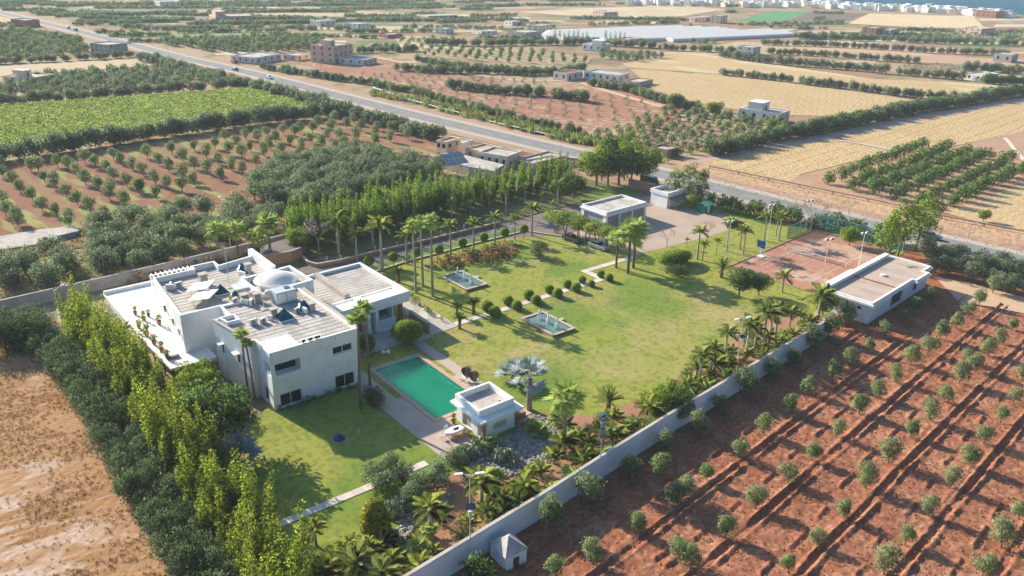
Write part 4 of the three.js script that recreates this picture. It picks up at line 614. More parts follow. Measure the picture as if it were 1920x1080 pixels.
  // pyramid skylights
  for (const [a, n, y, s] of [[2.6, 25.2, 7.72, 1.05], [3.6, 21.8, 7.72, 0.95], [8.9, 32.6, 7.72, 0.95], [6.3, 9.6, 8.3, 1.15], [9.9, 10.9, 8.3, 1.05], [8.2, 30.6, 7.72, 0.7]]) { const g = new THREE.ConeGeometry(s * 1.35, s * 1.25, 4); g.rotateY(Math.PI / 4); g.translate(a, y + 0.2 + s * 0.625, -n); const k = part('skylight', norm(g), M.greenGlass, villa); part('skylight_curb', prism(an([[a - s, n - s], [a + s, n - s], [a + s, n + s], [a - s, n + s]]), y, y + 0.2), M.whitePaint, k); }
  // east wing
  const E = an([[12.9, 12.2], [29.2, 13.4], [28.8, 29.7], [15.0, 29.2], [15.2, 19.4], [12.45, 18.5]]), cutsE = [];
  const Eb = an([[12.9, 12.75], [26.2, 13.7], [26.2, 18.0], [28.4, 18.2], [28.4, 29.3], [15.1, 28.8], [15.3, 19.4], [12.5, 18.45]]);
  cutsE.push(box(21.6, 22.4, 0.1, 3.5, -15.2, -12), box(23.1, 25.9, 0.1, 3.75, -15.4, -12), box(18.6, 20.6, 0.2, 3.2, -14.6, -12));
  part('wall', cut(prism(Eb, -0.3, 3.75), cutsE), M.white, villa);
  part('door', box(21.65, 22.35, 0.1, 3.45, -15.15, -15.05), M.shutter, villa);
  const tw = part('window', box(23.15, 25.85, 1.6, 3.7, -15.15, -15.1), M.teal, villa); part('pane', box(23.2, 25.8, 1.65, 3.65, -15.02, -15.0), M.greenGlass, tw); part('mullion', box(24.5, 24.56, 1.65, 3.65, -15.09, -15.05), M.frame, tw);
  const tw2 = part('window', box(18.65, 20.55, 0.25, 3.15, -14.5, -14.45), M.teal, villa); part('pane', box(18.7, 20.5, 0.3, 3.1, -14.4, -14.38), M.glass, tw2);
  part('balustrade', box(23.0, 25.95, 0.0, 2.05, -12.9, -12.6), M.white, villa);
  part('pier', box(20.9, 21.5, 0, 3.75, -13.25, -12.65), M.white, villa); part('pier', box(22.45, 23.0, 0, 3.75, -13.35, -12.75), M.white, villa);
  part('stone_pier', box(27.5, 28.1, 0, 3.75, -14.6, -13.9), M.brown, villa); part('stone_wall', box(26.25, 26.5, 0, 3.75, -18, -14), M.brown, villa);
  // deep roof beam with slots, sunk deck behind
  const fas = cut(prism(E, 3.75, 5.55), [prism(inset(E, 0.45), 5.0, 6)]); part('fascia', fas, M.white, villa);
  part('roof', prism(inset(E, 0.46), 5.0, 5.06), M.roof, villa);
  const band = an([[13.3, 13.0], [28.7, 14.1], [28.6, 16.9], [14.0, 15.9]]);
  part('front_band', prism(band, 5.06, 5.5, [an([[14.5, 14.9], [20.2, 15.3], [20.2, 16.0], [14.5, 15.6]]), an([[21.6, 15.4], [27.6, 15.8], [27.6, 16.5], [21.6, 16.1]])]), M.white, villa);
  part('roof_fin', box(19.4, 20.3, 5.06, 5.95, -28.6, -17.2), M.concrete, villa);
  for (let n = 17.8; n < 28.5; n += 1.05) { part('roof_seam', box(15.7, 19.3, 5.06, 5.09, -n - 0.07, -n + 0.07), M.seam, villa); part('roof_seam', box(20.4, 28.2, 5.06, 5.085, -n - 0.06, -n + 0.06), M.seam, villa); }
  // raised white terrace on the west side
  const T = an([[-8.8, 15.0], [-2.45, 14.7], [-2.45, 18.55], [-5.68, 18.55], [-4.78, 35.5], [1.55, 35.7], [1.6, 48.8], [-10, 48.6], [-9.6, 30]]);
  part('terrace_slab', prism(T, 2.25, 2.6), M.white, villa);
  part('terrace_wall', prism(an([[-4.9, 19.5], [-4.6, 35.4], [1.5, 35.8], [1.5, 48.4], [-9.3, 48.2], [-8.9, 30], [-8.0, 21]]), -0.6, 2.245), M.white, villa);
  part('terrace_kerb', prism(an([[-9.95, 48.5], [1.5, 48.7], [1.5, 48.2], [-9.9, 48.0]]), 2.605, 3.1), M.white, villa);
  for (const [a, n] of [[-8.6, 15.3], [-8.75, 19.0], [-9.0, 23], [-3.2, 15.0], [-6, 15.1]]) part('post', cyl(a, -n, -0.8, 2.25, 0.12, 0.12, 8), M.wood, villa);
}
// ---------- things on the roof ----------
const roofTurn = HTURN;
function acUnit() { const t = thing('ac_unit', '', 'ac unit'); part('casing', rbox(-0.5, 0.5, 0.08, 0.85, -0.19, 0.19, 0.03), M.plastic, t); const f = part('fan_grille', (() => { const g = new THREE.TorusGeometry(0.27, 0.03, 5, 16); g.translate(-0.12, 0.47, 0.2); return g; })(), M.dark, t); part('fan', (() => { const g = new THREE.CylinderGeometry(0.25, 0.25, 0.02, 16); g.rotateX(Math.PI / 2); g.translate(-0.12, 0.47, 0.195); return g; })(), M.grey, f); part('foot', box(-0.45, -0.35, 0, 0.08, -0.2, 0.2), M.grey, t); part('foot', box(0.35, 0.45, 0, 0.08, -0.2, 0.2), M.grey, t); return t; }
const ac0 = acUnit();
const acs = [[7.0, 27.9, 7.72, 0.3, 'beside the green pyramid skylight near the villa fin wall'], [7.6, 29.6, 7.72, 2.1, 'by the fin wall at the back of the villa roof'], [-2.9, 32.2, 7.72, 1.2, 'in the cluster at the far left roof corner'], [-2.0, 31.2, 7.72, 0.2, 'second in the cluster at the far left roof corner'], [-3.4, 30.9, 7.72, 2.6, 'nearest the edge in the left roof corner cluster'], [2.5, 18.9, 8.3, 0.5, 'left of the tall roof mast'], [3.5, 17.6, 8.3, 2.2, 'close to the foot of the roof mast'], [4.2, 16.8, 8.3, 1.0, 'right of the foot of the roof mast'], [1.9, 10.1, 8.3, 0.2, 'single low one nearest the sunk stair well'], [3.2, 9.9, 8.3, 0.4, 'below the large green pyramid, left one of two'], [4.4, 10.3, 8.3, 2.0, 'below the large green pyramid, right one of two'], [8.5, 10.4, 8.3, 0.5, 'left of the small green pyramid on the south roof'], [9.4, 9.6, 8.3, 1.7, 'in front of the small green pyramid on the south roof'], [5.9, 21.1, 7.72, 0.6, 'beside the orange satellite dishes']];
acs.forEach(([a, n, y, r, w], i) => { const l = 'white air conditioner box ' + w; if (i === 0) { ac0.position.copy(fromH(a, n, y)); ac0.rotation.y = roofTurn + r; tag(ac0, l, 'ac unit', 'air conditioners on the villa roof'); } else copy(ac0, fromH(a, n, y), roofTurn + r, l, rr(0.85, 1.2)); });
{
  const t = thing('air_handler', 'large grey blue air handling unit with round duct behind the dome', 'air handler', fromH(8.7, 15.4, 8.3), roofTurn);
  part('casing', rbox(-1.55, 1.55, 0.15, 2.0, -1.2, 1.2, 0.05), M.blueGrey, t); part('base', box(-1.6, 1.6, 0, 0.15, -1.25, 1.25), M.grey, t);
  const f = part('fan_ring', cyl(0.6, -0.2, 2.0, 2.12, 0.45, 0.45, 18), M.grey, t); part('fan', cyl(0.6, -0.2, 2.12, 2.14, 0.36, 0.36, 16), M.dark, f);
  part('duct', (() => { const g = new THREE.TubeGeometry(new THREE.CatmullRomCurve3([V3(-1.3, 1.4, -1.1), V3(-1.9, 1.3, -1.7), V3(-1.4, 0.9, -2.1), V3(0, 0.6, -2.0), V3(1.0, 0.5, -1.7)]), 20, 0.42, 10); return g; })(), M.plastic, t);
  part('panel', box(-1.4, -0.1, 0.4, 1.8, 1.2, 1.23), M.whitePaint, t); part('panel', box(0.05, 1.4, 0.4, 1.8, 1.2, 1.23), M.whitePaint, t);
  const d = (a, n, y, turn, l, m) => { const s = thing('satellite_dish', l, 'satellite dish', fromH(a, n, y), turn, 'dishes on the villa roof'); const g = new THREE.SphereGeometry(1.4, 18, 6, 0, 6.283, 0, 0.48); g.rotateX(Math.PI); g.translate(0, 1.4, 0); g.rotateX(-0.85); g.translate(0, 0.75, 0.1); part('dish', g, m, s); part('mast', cyl(0, 0, 0, 0.85, 0.05, 0.05, 8), M.steel, s); part('arm', rod(V3(0, 0.7, 0.1), V3(0, 1.35, -0.75), 0.025), M.steel, s); part('foot', box(-0.4, 0.4, 0, 0.06, -0.4, 0.4), M.grey, s); return s; };
  d(4.1, 20.2, 7.72, 3.5, 'ochre satellite dish, left one facing the dome', M.ochre); d(6.0, 19.5, 7.72, 3.4, 'ochre satellite dish closest to the dome', M.ochre); d(2.5, 20.3, 7.72, 4.6, 'sand coloured satellite dish seen edge on', mat(0.58, 0.42, 0.22, 0.7));
  // tilted white solar water panels
  const sp = (a, n, w, h, tilt, turn, l) => { const s = thing('solar_collector', l, 'solar panel', fromH(a, n, 7.72), roofTurn + turn); const g = rbox(-w / 2, w / 2, -0.06, 0.06, -h / 2, h / 2, 0.03); g.rotateX(tilt); g.translate(0, 1.05, 0); part('panel', g, M.whitePaint, s); for (const x of [-w / 2 + 0.3, w / 2 - 0.3]) { part('leg', rod(V3(x, 0, -h * 0.3), V3(x, 1.0 + Math.sin(tilt) * h * 0.3, -h * 0.3), 0.04), M.steel, s); part('leg', rod(V3(x, 0, h * 0.3), V3(x, 1.0 - Math.sin(tilt) * h * 0.3, h * 0.3), 0.04), M.steel, s); } return s; };
  sp(0.2, 27.3, 3.4, 3.6, -0.22, 0.9, 'tilted white roof panel nearest the back parapet'); sp(-0.6, 23.6, 3.6, 3.4, -0.16, 0.85, 'tilted white roof panel nearest the green pyramids');
  const ch = (a, n, y, w, h, l) => { const s = thing('roof_vent', l, 'vent', fromH(a, n, y), roofTurn); part('shaft', box(-w, w, 0, h, -w, w), M.concrete, s); part('cap', box(-w - 0.15, w + 0.15, h + 0.12, h + 0.24, -w - 0.15, w + 0.15), M.concrete, s); part('post', join([[-1, -1], [1, -1], [1, 1], [-1, 1]].map(([x, z]) => box(x * w * 0.8 - 0.05, x * w * 0.8 + 0.05, h, h + 0.12, z * w * 0.8 - 0.05, z * w * 0.8 + 0.05))), M.grey, s); return s; };
  ch(1.7, 30.6, 7.72, 0.55, 1.5, 'pale square roof vent near the back parapet'); ch(9.2, 31.2, 7.72, 0.45, 1.3, 'dark capped roof vent by the fin wall'); ch(5.4, 17.6, 8.3, 0.45, 1.2, 'grey capped vent right of the roof mast'); ch(5.2, 10.9, 8.3, 0.42, 1.2, 'grey capped vent beside the large green pyramid'); ch(10.6, 9.9, 8.3, 0.38, 1.0, 'small capped vent behind the small green pyramid'); ch(3.9, 18.8, 8.3, 0.5, 1.0, 'blue grey vent near the ochre dishes');
  const ma = (a, n, y, h, l) => { const s = thing('antenna_mast', l, 'antenna', fromH(a, n, y), roofTurn); part('pole', cyl(0, 0, 0, h, 0.05, 0.03, 6), M.plastic, s); part('crossbar', join([rod(V3(-0.6, h - 0.2, 0), V3(0.6, h - 0.2, 0), 0.02), rod(V3(-0.4, h - 0.6, 0), V3(0.4, h - 0.6, 0), 0.02)]), M.plastic, s); part('base', box(-0.5, 0.5, 0, 0.12, -0.5, 0.5), M.concrete, s); };
  ma(5.1, 14.3, 8.3, 5.4, 'tall pale mast in front of the dome'); ma(4.4, 26.6, 7.72, 6.2, 'thin antenna mast between dome and solar panels');
  const bx = thing('roof_shed', 'small pale box with a sloping lid behind the satellite dishes', 'shed', fromH(5.2, 23.6, 7.72), roofTurn); part('body', box(-1.1, 1.1, 0, 1.0, -0.8, 0.8), M.plastic, bx); const lid = box(-1.25, 1.25, 0, 0.1, -0.95, 0.95); lid.rotateX(0.12); lid.translate(0, 1.06, 0); part('lid', lid, M.whitePaint, bx);
  const fl = (a, w, l) => { const s = thing('floodlight', l, 'floodlight', fromH(a, 0.35, 8.63), roofTurn, 'floodlights on the front roof edge'); part('head', rbox(-w, w, 0.12, 0.5, -0.2, 0.2), M.plastic, s); part('lens', box(-w + 0.05, w - 0.05, 0.17, 0.45, 0.2, 0.22), M.glass, s); part('bracket', box(-0.05, 0.05, 0, 0.12, -0.15, 0.15), M.grey, s); };
  fl(4.9, 0.26, 'leftmost small floodlight on the front roof edge'); fl(5.9, 0.34, 'middle floodlight on the front roof edge'); fl(6.9, 0.42, 'rightmost large floodlight on the front roof edge');
}
// ---------- pool, deck, paths, pool house ----------
const H = (list, y = 0) => list.map(([a, n]) => fromH(a, n, y));
{
  const g = thing('swimming_pool', 'turquoise rectangular swimming pool with pink stone coping', 'pool', O, HTURN);
  const A0 = 16.15, A1 = 23.6, N0 = -14.5, N1 = 2.1;
  const rim = an([[A0 - 0.65, N0 - 0.65], [A1 + 0.65, N0 - 0.65], [A1 + 0.65, N1 + 0.65], [A0 - 0.65, N1 + 0.65]]), hole = an([[A0, N0], [A1, N0], [A1, N1], [A0, N1]]);
  part('basin', join([box(A0 - 0.2, A1 + 0.2, -1.9, -1.6, -N1 - 0.2, -N0 + 0.2), box(A0 - 0.2, A0, -1.6, 0.04, -N1 - 0.2, -N0 + 0.2), box(A1, A1 + 0.2, -1.6, 0.04, -N1 - 0.2, -N0 + 0.2), box(A0, A1, -1.6, 0.04, -N1 - 0.2, -N1), box(A0, A1, -1.6, 0.04, -N0, -N0 + 0.2)]), mat(0.30, 0.88, 0.70, 0.5), g);
  part('water', box(A0 + 0.002, A1 - 0.002, -1.598, -0.12, -N1 + 0.002, -N0 - 0.002), new THREE.MeshPhysicalMaterial({ color: lin(1, 1, 1), transmission: 1, roughness: 0.04, thickness: 1, ior: 1.33, attenuationColor: lin(0.01, 0.64, 0.46), attenuationDistance: 2.3, bumpMap: rep(tLump, 2.2), bumpScale: 0.018 }), g);
  for (let i = 0; i < 3; i++) part('pool_step', box(A0 + 0.01, A1 - 0.01, -1.598, -0.5 - i * 0.35, -N1 + 0.004 + i * 0.4, -N1 + 0.4 + i * 0.4), mat(0.34, 0.86, 0.70, 0.5), g);
  part('tile_band', join([box(A0 + 0.003, A0 + 0.012, -0.3, 0.0, -N1 + 0.02, -N0 - 0.02), box(A1 - 0.012, A1 - 0.003, -0.3, 0.0, -N1 + 0.02, -N0 - 0.02), box(A0 + 0.02, A1 - 0.02, -0.3, 0.0, -N0 - 0.012, -N0 - 0.003)]), mat(0.05, 0.22, 0.25, 0.4), g);
  for (let i = 0; i < 4; i++) { // coping stones
    const [p, q] = [[[A0 - 0.65, N1], [A1 + 0.65, N1 + 0.65]], [[A0 - 0.65, N0 - 0.65], [A1 + 0.65, N0]], [[A0 - 0.65, N0], [A0, N1]], [[A1, N0], [A1 + 0.65, N1]]][i], L = i < 2 ? q[0] - p[0] : q[1] - p[1], k = Math.round(L / 1.1);
    for (let j = 0; j < k; j++) { const s0 = j / k * L + 0.012, s1 = (j + 1) / k * L - 0.012; part('coping_stone', i < 2 ? box(p[0] + s0, p[0] + s1, -0.03, 0.1, -q[1], -p[1]) : box(p[0], q[0], -0.03, 0.1, -(p[1] + s1), -(p[1] + s0)), M.pinkStone || (M.pinkStone = mat(0.50, 0.34, 0.25, 0.9)), g); }
  }
  part('ladder', join([-0.3, 0.3].map((d) => new THREE.TubeGeometry(new THREE.CatmullRomCurve3([V3(A0 + 0.25, -1.0, 11.6 + d), V3(A0 + 0.25, 0.5, 11.6 + d), V3(A0, 0.8, 11.6 + d), V3(A0 - 0.3, 0.6, 11.6 + d), V3(A0 - 0.35, 0.08, 11.6 + d)]), 14, 0.03, 6))), M.steel, g);
  const deckM = std({ map: rep(tPave, 5), color: lin(0.98, 0.94, 0.92), roughness: 0.9, bumpMap: rep(tGrain, 1.5), bumpScale: 0.008 });
  const D = (name, label, poly, y, m) => { const o = solo(name, prism(H(poly).map((p) => [p.x, p.z]), -0.1, y), m, label, 'paving', null, 'structure'); return o; };
  D('pool_deck', 'pale stone deck left of the pool', [[11.4, 3.4], [14.55, 3.4], [14.55, -7], [15.45, -7], [15.45, -15.2], [24.2, -15.2], [24.2, -15.9], [17.4, -15.9], [17.2, -22.6], [12.0, -22.8]], 0.045, deckM);
  D('pool_walk', 'pale walk between the pool and the big lawn', [[25.1, 7.0], [26.9, 7.0], [26.9, -13.5], [27.4, -21], [24.6, -21], [24.6, -16], [24.25, -15.9], [24.25, -6.3], [25.1, -6.3]], 0.05, M.pave);
  D('terrace', 'shaded grey terrace before the villa porch', [[13.0, 12.9], [13.0, 7.1], [24.4, 7.1], [25.0, 6.2], [28.6, 6.2], [28.6, 6.9], [34.4, 7.1], [34.4, 9.4], [29.4, 9.4], [28.6, 13.2]], 0.055, std({ map: rep(tConcrete, 5), roughness: 0.9 }));
  // long garden path of single slabs
  const path = thing('garden_path', 'straight pale slab path crossing the lawn between ball bushes', 'path', O, HTURN); path.userData.kind = 'structure';
  const slabM = [mat(0.60, 0.53, 0.46, 0.9), mat(0.55, 0.48, 0.42, 0.9), mat(0.63, 0.56, 0.50, 0.9)];
  const slabs = (a0, a1, n0, n1, len, alongA) => { const L = alongA ? a1 - a0 : n1 - n0, k = Math.round(L / len); for (let j = 0; j < k; j++) { const s0 = j / k * L + 0.015, s1 = (j + 1) / k * L - 0.015; part('slab', alongA ? box(a0 + s0, a0 + s1, -0.06, 0.06, -n1, -n0) : box(a0, a1, -0.06, 0.06, -(n0 + s1), -(n0 + s0)), slabM[Math.floor(rnd() * 3)], path); } };
  seed(611); slabs(34.5, 69.0, 7.4, 8.7, 1.25, true); slabs(67.6, 69.0, 8.72, 13.6, 1.2, false); slabs(69.02, 82, 12.3, 13.6, 1.25, true); slabs(33.2, 34.45, 9.45, 25.5, 1.25, false);
  const bp = thing('garden_path', 'narrow pale slab path across the small lawn by the yellow cone bush', 'path'); bp.userData.kind = 'structure';
  { const q = P([[527, 982], [700, 912], [800, 868]]), d = q[2].clone().sub(q[0]), L = d.length(); const k = Math.round(L / 1.2); const gg = new THREE.Group(); gg.name = 'run'; for (let j = 0; j < k; j++) { const b = box(j / k * L + 0.02, (j + 1) / k * L - 0.02, -0.05, 0.06, -0.55, 0.55); b.rotateY(Math.atan2(-d.z, d.x)); b.translate(q[0].x, 0, q[0].z); part('slab', b, slabM[j % 3], bp); } }
  const sw = thing('stone_wall', 'low brown stone wall beside the villa porch', 'wall', O, HTURN); part('wall', box(28.75, 29.2, -0.2, 2.0, -13.1, -7.4), M.brown, sw); part('coping', box(28.68, 29.27, 2.0, 2.12, -13.2, -7.35), M.pave, sw);
  solo('gravel_bed', prism(H([[29.3, 13.2], [33.1, 25.4], [33.1, 9.4], [29.4, 8.0]]).map((p) => [p.x, p.z]), -0.05, 0.07), M.roof, 'white gravel bed with red leaved plants along the brown wall', 'gravel', null, 'structure');
  // pool house
  const ph = thing('pool_house', 'small white pool house with a stepped flat roof', 'pool house', O, HTURN), cuts = [];
  windowIn(ph, cuts, 'front', 22.2, 20.0, 22.2, 0.6, 1.75, { panes: 1, glass: mat(0.34, 0.31, 0.28, 0.6), sill: false });
  const bars = []; for (let i = 1; i < 8; i++) bars.push(box(20 + i * 0.275 - 0.02, 20 + i * 0.275 + 0.02, 0.6, 1.75, 22.08, 22.12)); for (let i = 1; i < 4; i++) bars.push(box(20, 22.2, 0.6 + i * 0.29 - 0.02, 0.6 + i * 0.29 + 0.02, 22.125, 22.15)); part('window_grille', bars, M.frame, ph);
  cuts.push(box(18.0, 18.6, 0.1, 2.3, 17.6, 19.6), box(18, 19.0, 0.1, 2.4, 21.0, 23), box(23.4, 24.5, 0.1, 2.4, 20.2, 23));
  part('wall', cut(box(18.3, 23.95, -0.1, 2.5, 16.4, 22.2), cuts), M.white, ph);
  part('screen_door', box(18.5, 18.56, 0.1, 2.3, 17.65, 19.55), M.pave, ph); part('corner_pier', box(18.35, 18.75, 0, 2.5, 21.75, 22.15), M.brown, ph); part('corner_pier', box(23.55, 23.9, 0, 2.5, 21.75, 22.15), M.brown, ph);
  part('cornice', join([box(17.65, 24.5, 2.62, 2.92, 15.75, 22.75), box(17.95, 24.25, 2.5, 2.62, 16.05, 22.5)]), M.white, ph);
  const rp = [[18.2, 16.1], [23.8, 16.1], [23.8, 21.5], [18.2, 21.5]]; part('parapet', prism(rp, 2.925, 3.9, [inset(rp, 0.35)]), M.white, ph); part('roof', prism(inset(rp, 0.355), 2.925, 3.1), M.roof, ph); part('roof_drain', cyl(22.6, 20, 3.1, 3.2, 0.12, 0.12, 8), M.dark, ph);
  part('side_bench', box(24.05, 26.2, 0, 0.75, 20.4, 21.1), M.brown, ph); part('side_bench', box(23.9, 26.0, 0, 0.85, 22.3, 23.0), M.brown, ph);
}
// fountains: a stone rim, water and three jets
function fountain(a0, n0, label) {
  const t = thing('fountain', label, 'fountain', O, HTURN), a1 = a0 + 4.85, n1 = n0 + 8.3, o = an([[a0, n0], [a1, n0], [a1, n1], [a0, n1]]);
  part('rim', prism(o, -0.1, 0.36, [inset(o, 0.4)]), M.brick, t); part('coping', prism(inset(o, -0.06), 0.36, 0.43, [inset(o, 0.46)]), M.pave, t); part('basin', prism(inset(o, 0.41), -0.1, 0.05), mat(0.10, 0.16, 0.15, 0.8), t);
  part('water', prism(inset(o, 0.402), 0.22, 0.27), new THREE.MeshPhysicalMaterial({ color: lin(0.13, 0.22, 0.17), roughness: 0.25, bumpMap: rep(tLump, 0.9), bumpScale: 0.05 }), t);
  part('pump_box', box(a1 + 0.1, a1 + 1.0, -0.05, 0.3, -(n0 + 4.6), -(n0 + 3.8)), M.concrete, t);
  for (let i = 0; i < 3; i++) { const x = a0 + 2.4, z = -(n0 + 1.9 + i * 2.2), gs = [], tops = [1.7, 2.0, 1.7][i]; for (let k = 0; k < 46; k++) { const s = rnd(), an2 = rr(0, 6.28), r = 0.06 + 0.42 * (1 - s) ** 1.2 * rnd(); gs.push(ball(x + Math.cos(an2) * r, 0.4 + s * tops, z + Math.sin(an2) * r, 0.05 + 0.06 * rnd(), 0.12 + 0.12 * rnd(), 0.05 + 0.06 * rnd(), 5, 4)); } part('water_jet', gs, mat(0.85, 0.88, 0.90, 0.3), t); }
  return t;
}
seed(621); fountain(43.85, 18.2, 'rectangular fountain with three jets beside the tall thin palms'); fountain(44.4, -5.4, 'rectangular fountain with three jets in the middle of the big lawn');
// ---------- walls ----------
function heightAt(base, topY) { const b = G(base[0], base[1]); let lo = 0, hi = 40; for (let i = 0; i < 40; i++) { const m = (lo + hi) / 2, d = V3(b.x, m - EYE, b.z), y = 540 - FOCAL * d.dot(camU) / d.dot(camF); if (y > topY) lo = m; else hi = m; } return lo; }
const pinkW0 = mat(0.66, 0.46, 0.36, 0.9);
function longWall(name, label, base, h, th, m, copM, seg = 6) {
  const t = thing(name, label, 'wall'); const pts = base; let k = 0;
  for (let i = 0; i < pts.length - 1; i++) { const a = pts[i], b = pts[i + 1], L = a.distanceTo(b), n = Math.max(1, Math.round(L / seg)); for (let j = 0; j < n; j++) { const p = a.clone().lerp(b, j / n), q = a.clone().lerp(b, (j + 1) / n), g = q.clone().sub(p).normalize().multiplyScalar(0.012); part('panel', wallAlong([p.clone().add(g), q.clone().sub(g)], h, th, -0.25), m, t); k++; } part('coping', wallAlong([a, b], 0.1, th + 0.12, h - 0.25), copM, t); }
  return t;
}
const stucBlue = std({ map: rep(speckled([0.82, 0.83, 0.85], [0.68, 0.69, 0.71], 512, 4, 121, 0.6), 6), roughness: 0.9, bumpMap: rep(tGrain, 2), bumpScale: 0.006 });
const wallTop = [[560, 1205], [763, 1079], [1023, 922], [1140, 847], [1237, 787], [1400, 690], [1558, 596]];
longWall('perimeter_wall', 'long white garden wall between the lawn palms and the ploughed olives', wallTop.map(([x, y]) => { const p = G(x, y, 3.1); return V3(p.x, 0, p.z); }), 3.35, 0.28, stucBlue, M.concrete);
longWall('perimeter_wall', 'pale grey boundary wall behind the villa on the left', P([[-160, 622], [0, 586], [180, 544], [333, 508], [470, 474], [556, 452]]), 2.3, 0.25, M.concrete, M.concrete);
longWall('boundary_wall', 'low pale wall hidden inside the left tree belt', P([[112, 600], [215, 745], [330, 900], [440, 1045], [540, 1180]]), 2.2, 0.25, M.white, M.concrete);
longWall('retaining_wall', 'brown retaining wall at the foot of the ramp behind the villa', P([[492, 498], [520, 494], [548, 489], [566, 482]]), 2.3, 0.3, M.brown, M.pave, 5);
longWall('retaining_wall', 'low brown kerb wall curving along the upper driveway edge', P([[568, 486], [577, 496], [595, 501], [640, 493], [700, 478], [800, 455], [935, 422]]), 0.95, 0.3, M.brown, M.pave, 5);
longWall('kerb', 'pale kerb between driveway and lawn', P([[700, 512], [760, 492], [900, 455], [985, 434], [1070, 447]]), 0.42, 0.25, M.pave, M.pave, 5);
longWall('gate_wall', 'tall brown wall beside the estate gate', P([[1178, 352], [1205, 357], [1228, 362]]), 2.6, 0.3, M.brown, M.pave, 5);
longWall('yard_wall', 'reddish brick wall at the left of the neighbouring house', P([[700, 312], [760, 308], [822, 303]]), 2.4, 0.25, mat(0.42, 0.24, 0.16, 0.95), M.pave, 8);
longWall('yard_wall', 'pinkish yard wall along the road side of the neighbouring house', P([[880, 275], [940, 287], [1000, 300], [1075, 316]]), 2.2, 0.25, pinkW0, M.pave, 8);
longWall('yard_wall', 'long sand coloured yard wall at the right of the neighbouring house', P([[978, 316], [1030, 306], [1092, 312]]), 2.4, 0.25, pinkW0, M.pave, 8);
{ // ramp slab
  solo('ramp', prism(P([[486, 498], [492, 478], [556, 458], [575, 470], [566, 482], [540, 489]]).map((p) => [p.x, p.z]), -0.1, 1.9), M.drive, 'brown paved ramp behind the villa under the small palms', 'ramp', null, 'structure');
}
// ---------- buildings given by three ground corners ----------
function frameOf(f, r, l, topY) {
  const F = G(...f), R = G(...r), Lp = G(...l), d = R.clone().sub(F), w = d.length(), az = Math.atan2(d.x, -d.z), dep = Math.abs((Lp.x - F.x) * -Math.cos(az) + (Lp.z - F.z) * -Math.sin(az));
  return { F, w, d: dep, turn: Math.PI / 2 - az, h: heightAt(f, topY) };
}
// local frame: front corner at 0, x along the right-hand face, -z along the left-hand face
function flatHouse(o) {
  const k = frameOf(o.f, o.r, o.l, o.t), t = thing(o.name || 'farmhouse', o.label, o.cat || 'house', k.F, k.turn), m = o.m || M.white, h = k.h, w = k.w, d = k.d, cuts = [], fac = o.storeys || Math.max(1, Math.round(h / 3.3));
  const far = k.F.length() > 230;
  const win = (face, u, y, ww, hh) => { if (far) { const q = face ? box(-0.04, 0.1, y, y + hh, -u - ww, -u) : box(u, u + ww, y, y + hh, -0.1, 0.04); part('window', q, M.glass, t); const fr = face ? box(-0.07, 0.1, y - 0.16, y - 0.005, -u - ww - 0.1, -u + 0.1) : box(u - 0.1, u + ww + 0.1, y - 0.16, y - 0.005, -0.1, 0.07); part('sill', fr, M.pave, t); } else windowIn(t, cuts, face ? 'left' : 'front', 0, face ? -u - ww : u, face ? -u : u + ww, y, y + hh, { panes: hh > ww * 1.4 ? 1 : 2 }); };
  if (!o.blind) for (let s = 0; s < fac; s++) { const y = h / fac * s + h / fac * 0.34; const nw = o.nw || Math.max(1, Math.round(w / 4.5)), nd = o.nd || Math.max(1, Math.round(d / 4.5)); for (let i = 0; i < nw; i++) { if (!s && i === (o.door || 0)) continue; win(0, w * (i + 0.5) / nw - 0.55, y, 1.1, h / fac * 0.38); } for (let i = 0; i < nd; i++) win(1, d * (i + 0.5) / nd - 0.55, y, 1.1, h / fac * 0.38); }
  if (!o.blind) part('door', box(w * 0.5 / (o.nw || Math.max(1, Math.round(w / 4.5))) - 0.5, w * 0.5 / (o.nw || Math.max(1, Math.round(w / 4.5))) + 0.5, 0, 2.2, -0.08, 0.05), M.wood, t);
  const plan = [[0, 0], [w, 0], [w, -d], [0, -d]]; let body = prism(plan, -0.3, h - 0.55); if (cuts.length) body = cut(body, cuts);
  part('wall', body, m, t); part('parapet', prism(plan, h - 0.55, h, [inset(plan, Math.min(0.3, w * 0.1))]), m, t); part('roof', prism(inset(plan, Math.min(0.31, w * 0.1 + 0.01)), h - 0.55, h - 0.45), o.rm || M.roof, t);
  if (o.stair) { const [x0, x1, z0, z1, hh] = o.stair; part('stair_tower', box(w * x0, w * x1, h - 0.45, h + hh, -d * z1, -d * z0), m, t); part('stair_roof', box(w * x0 - 0.15, w * x1 + 0.15, h + hh, h + hh + 0.15, -d * z1 - 0.15, -d * z0 + 0.15), m, t); part('stair_door', box(w * (x0 + x1) / 2 - 0.4, w * (x0 + x1) / 2 + 0.4, h - 0.44, h + 1.5, -d * z0 - 0.05, -d * z0 + 0.04), M.dark, t); }
  if (o.extra) o.extra(t, w, d, h);
  return t;
}
const cream = mat(0.76, 0.65, 0.50, 0.9), pinkW = mat(0.64, 0.43, 0.36, 0.9), greyW = mat(0.42, 0.40, 0.38, 0.95), brickW = mat(0.40, 0.17, 0.115, 0.95), sand = mat(0.74, 0.53, 0.37, 0.9), offW = mat(0.70, 0.67, 0.62, 0.9);
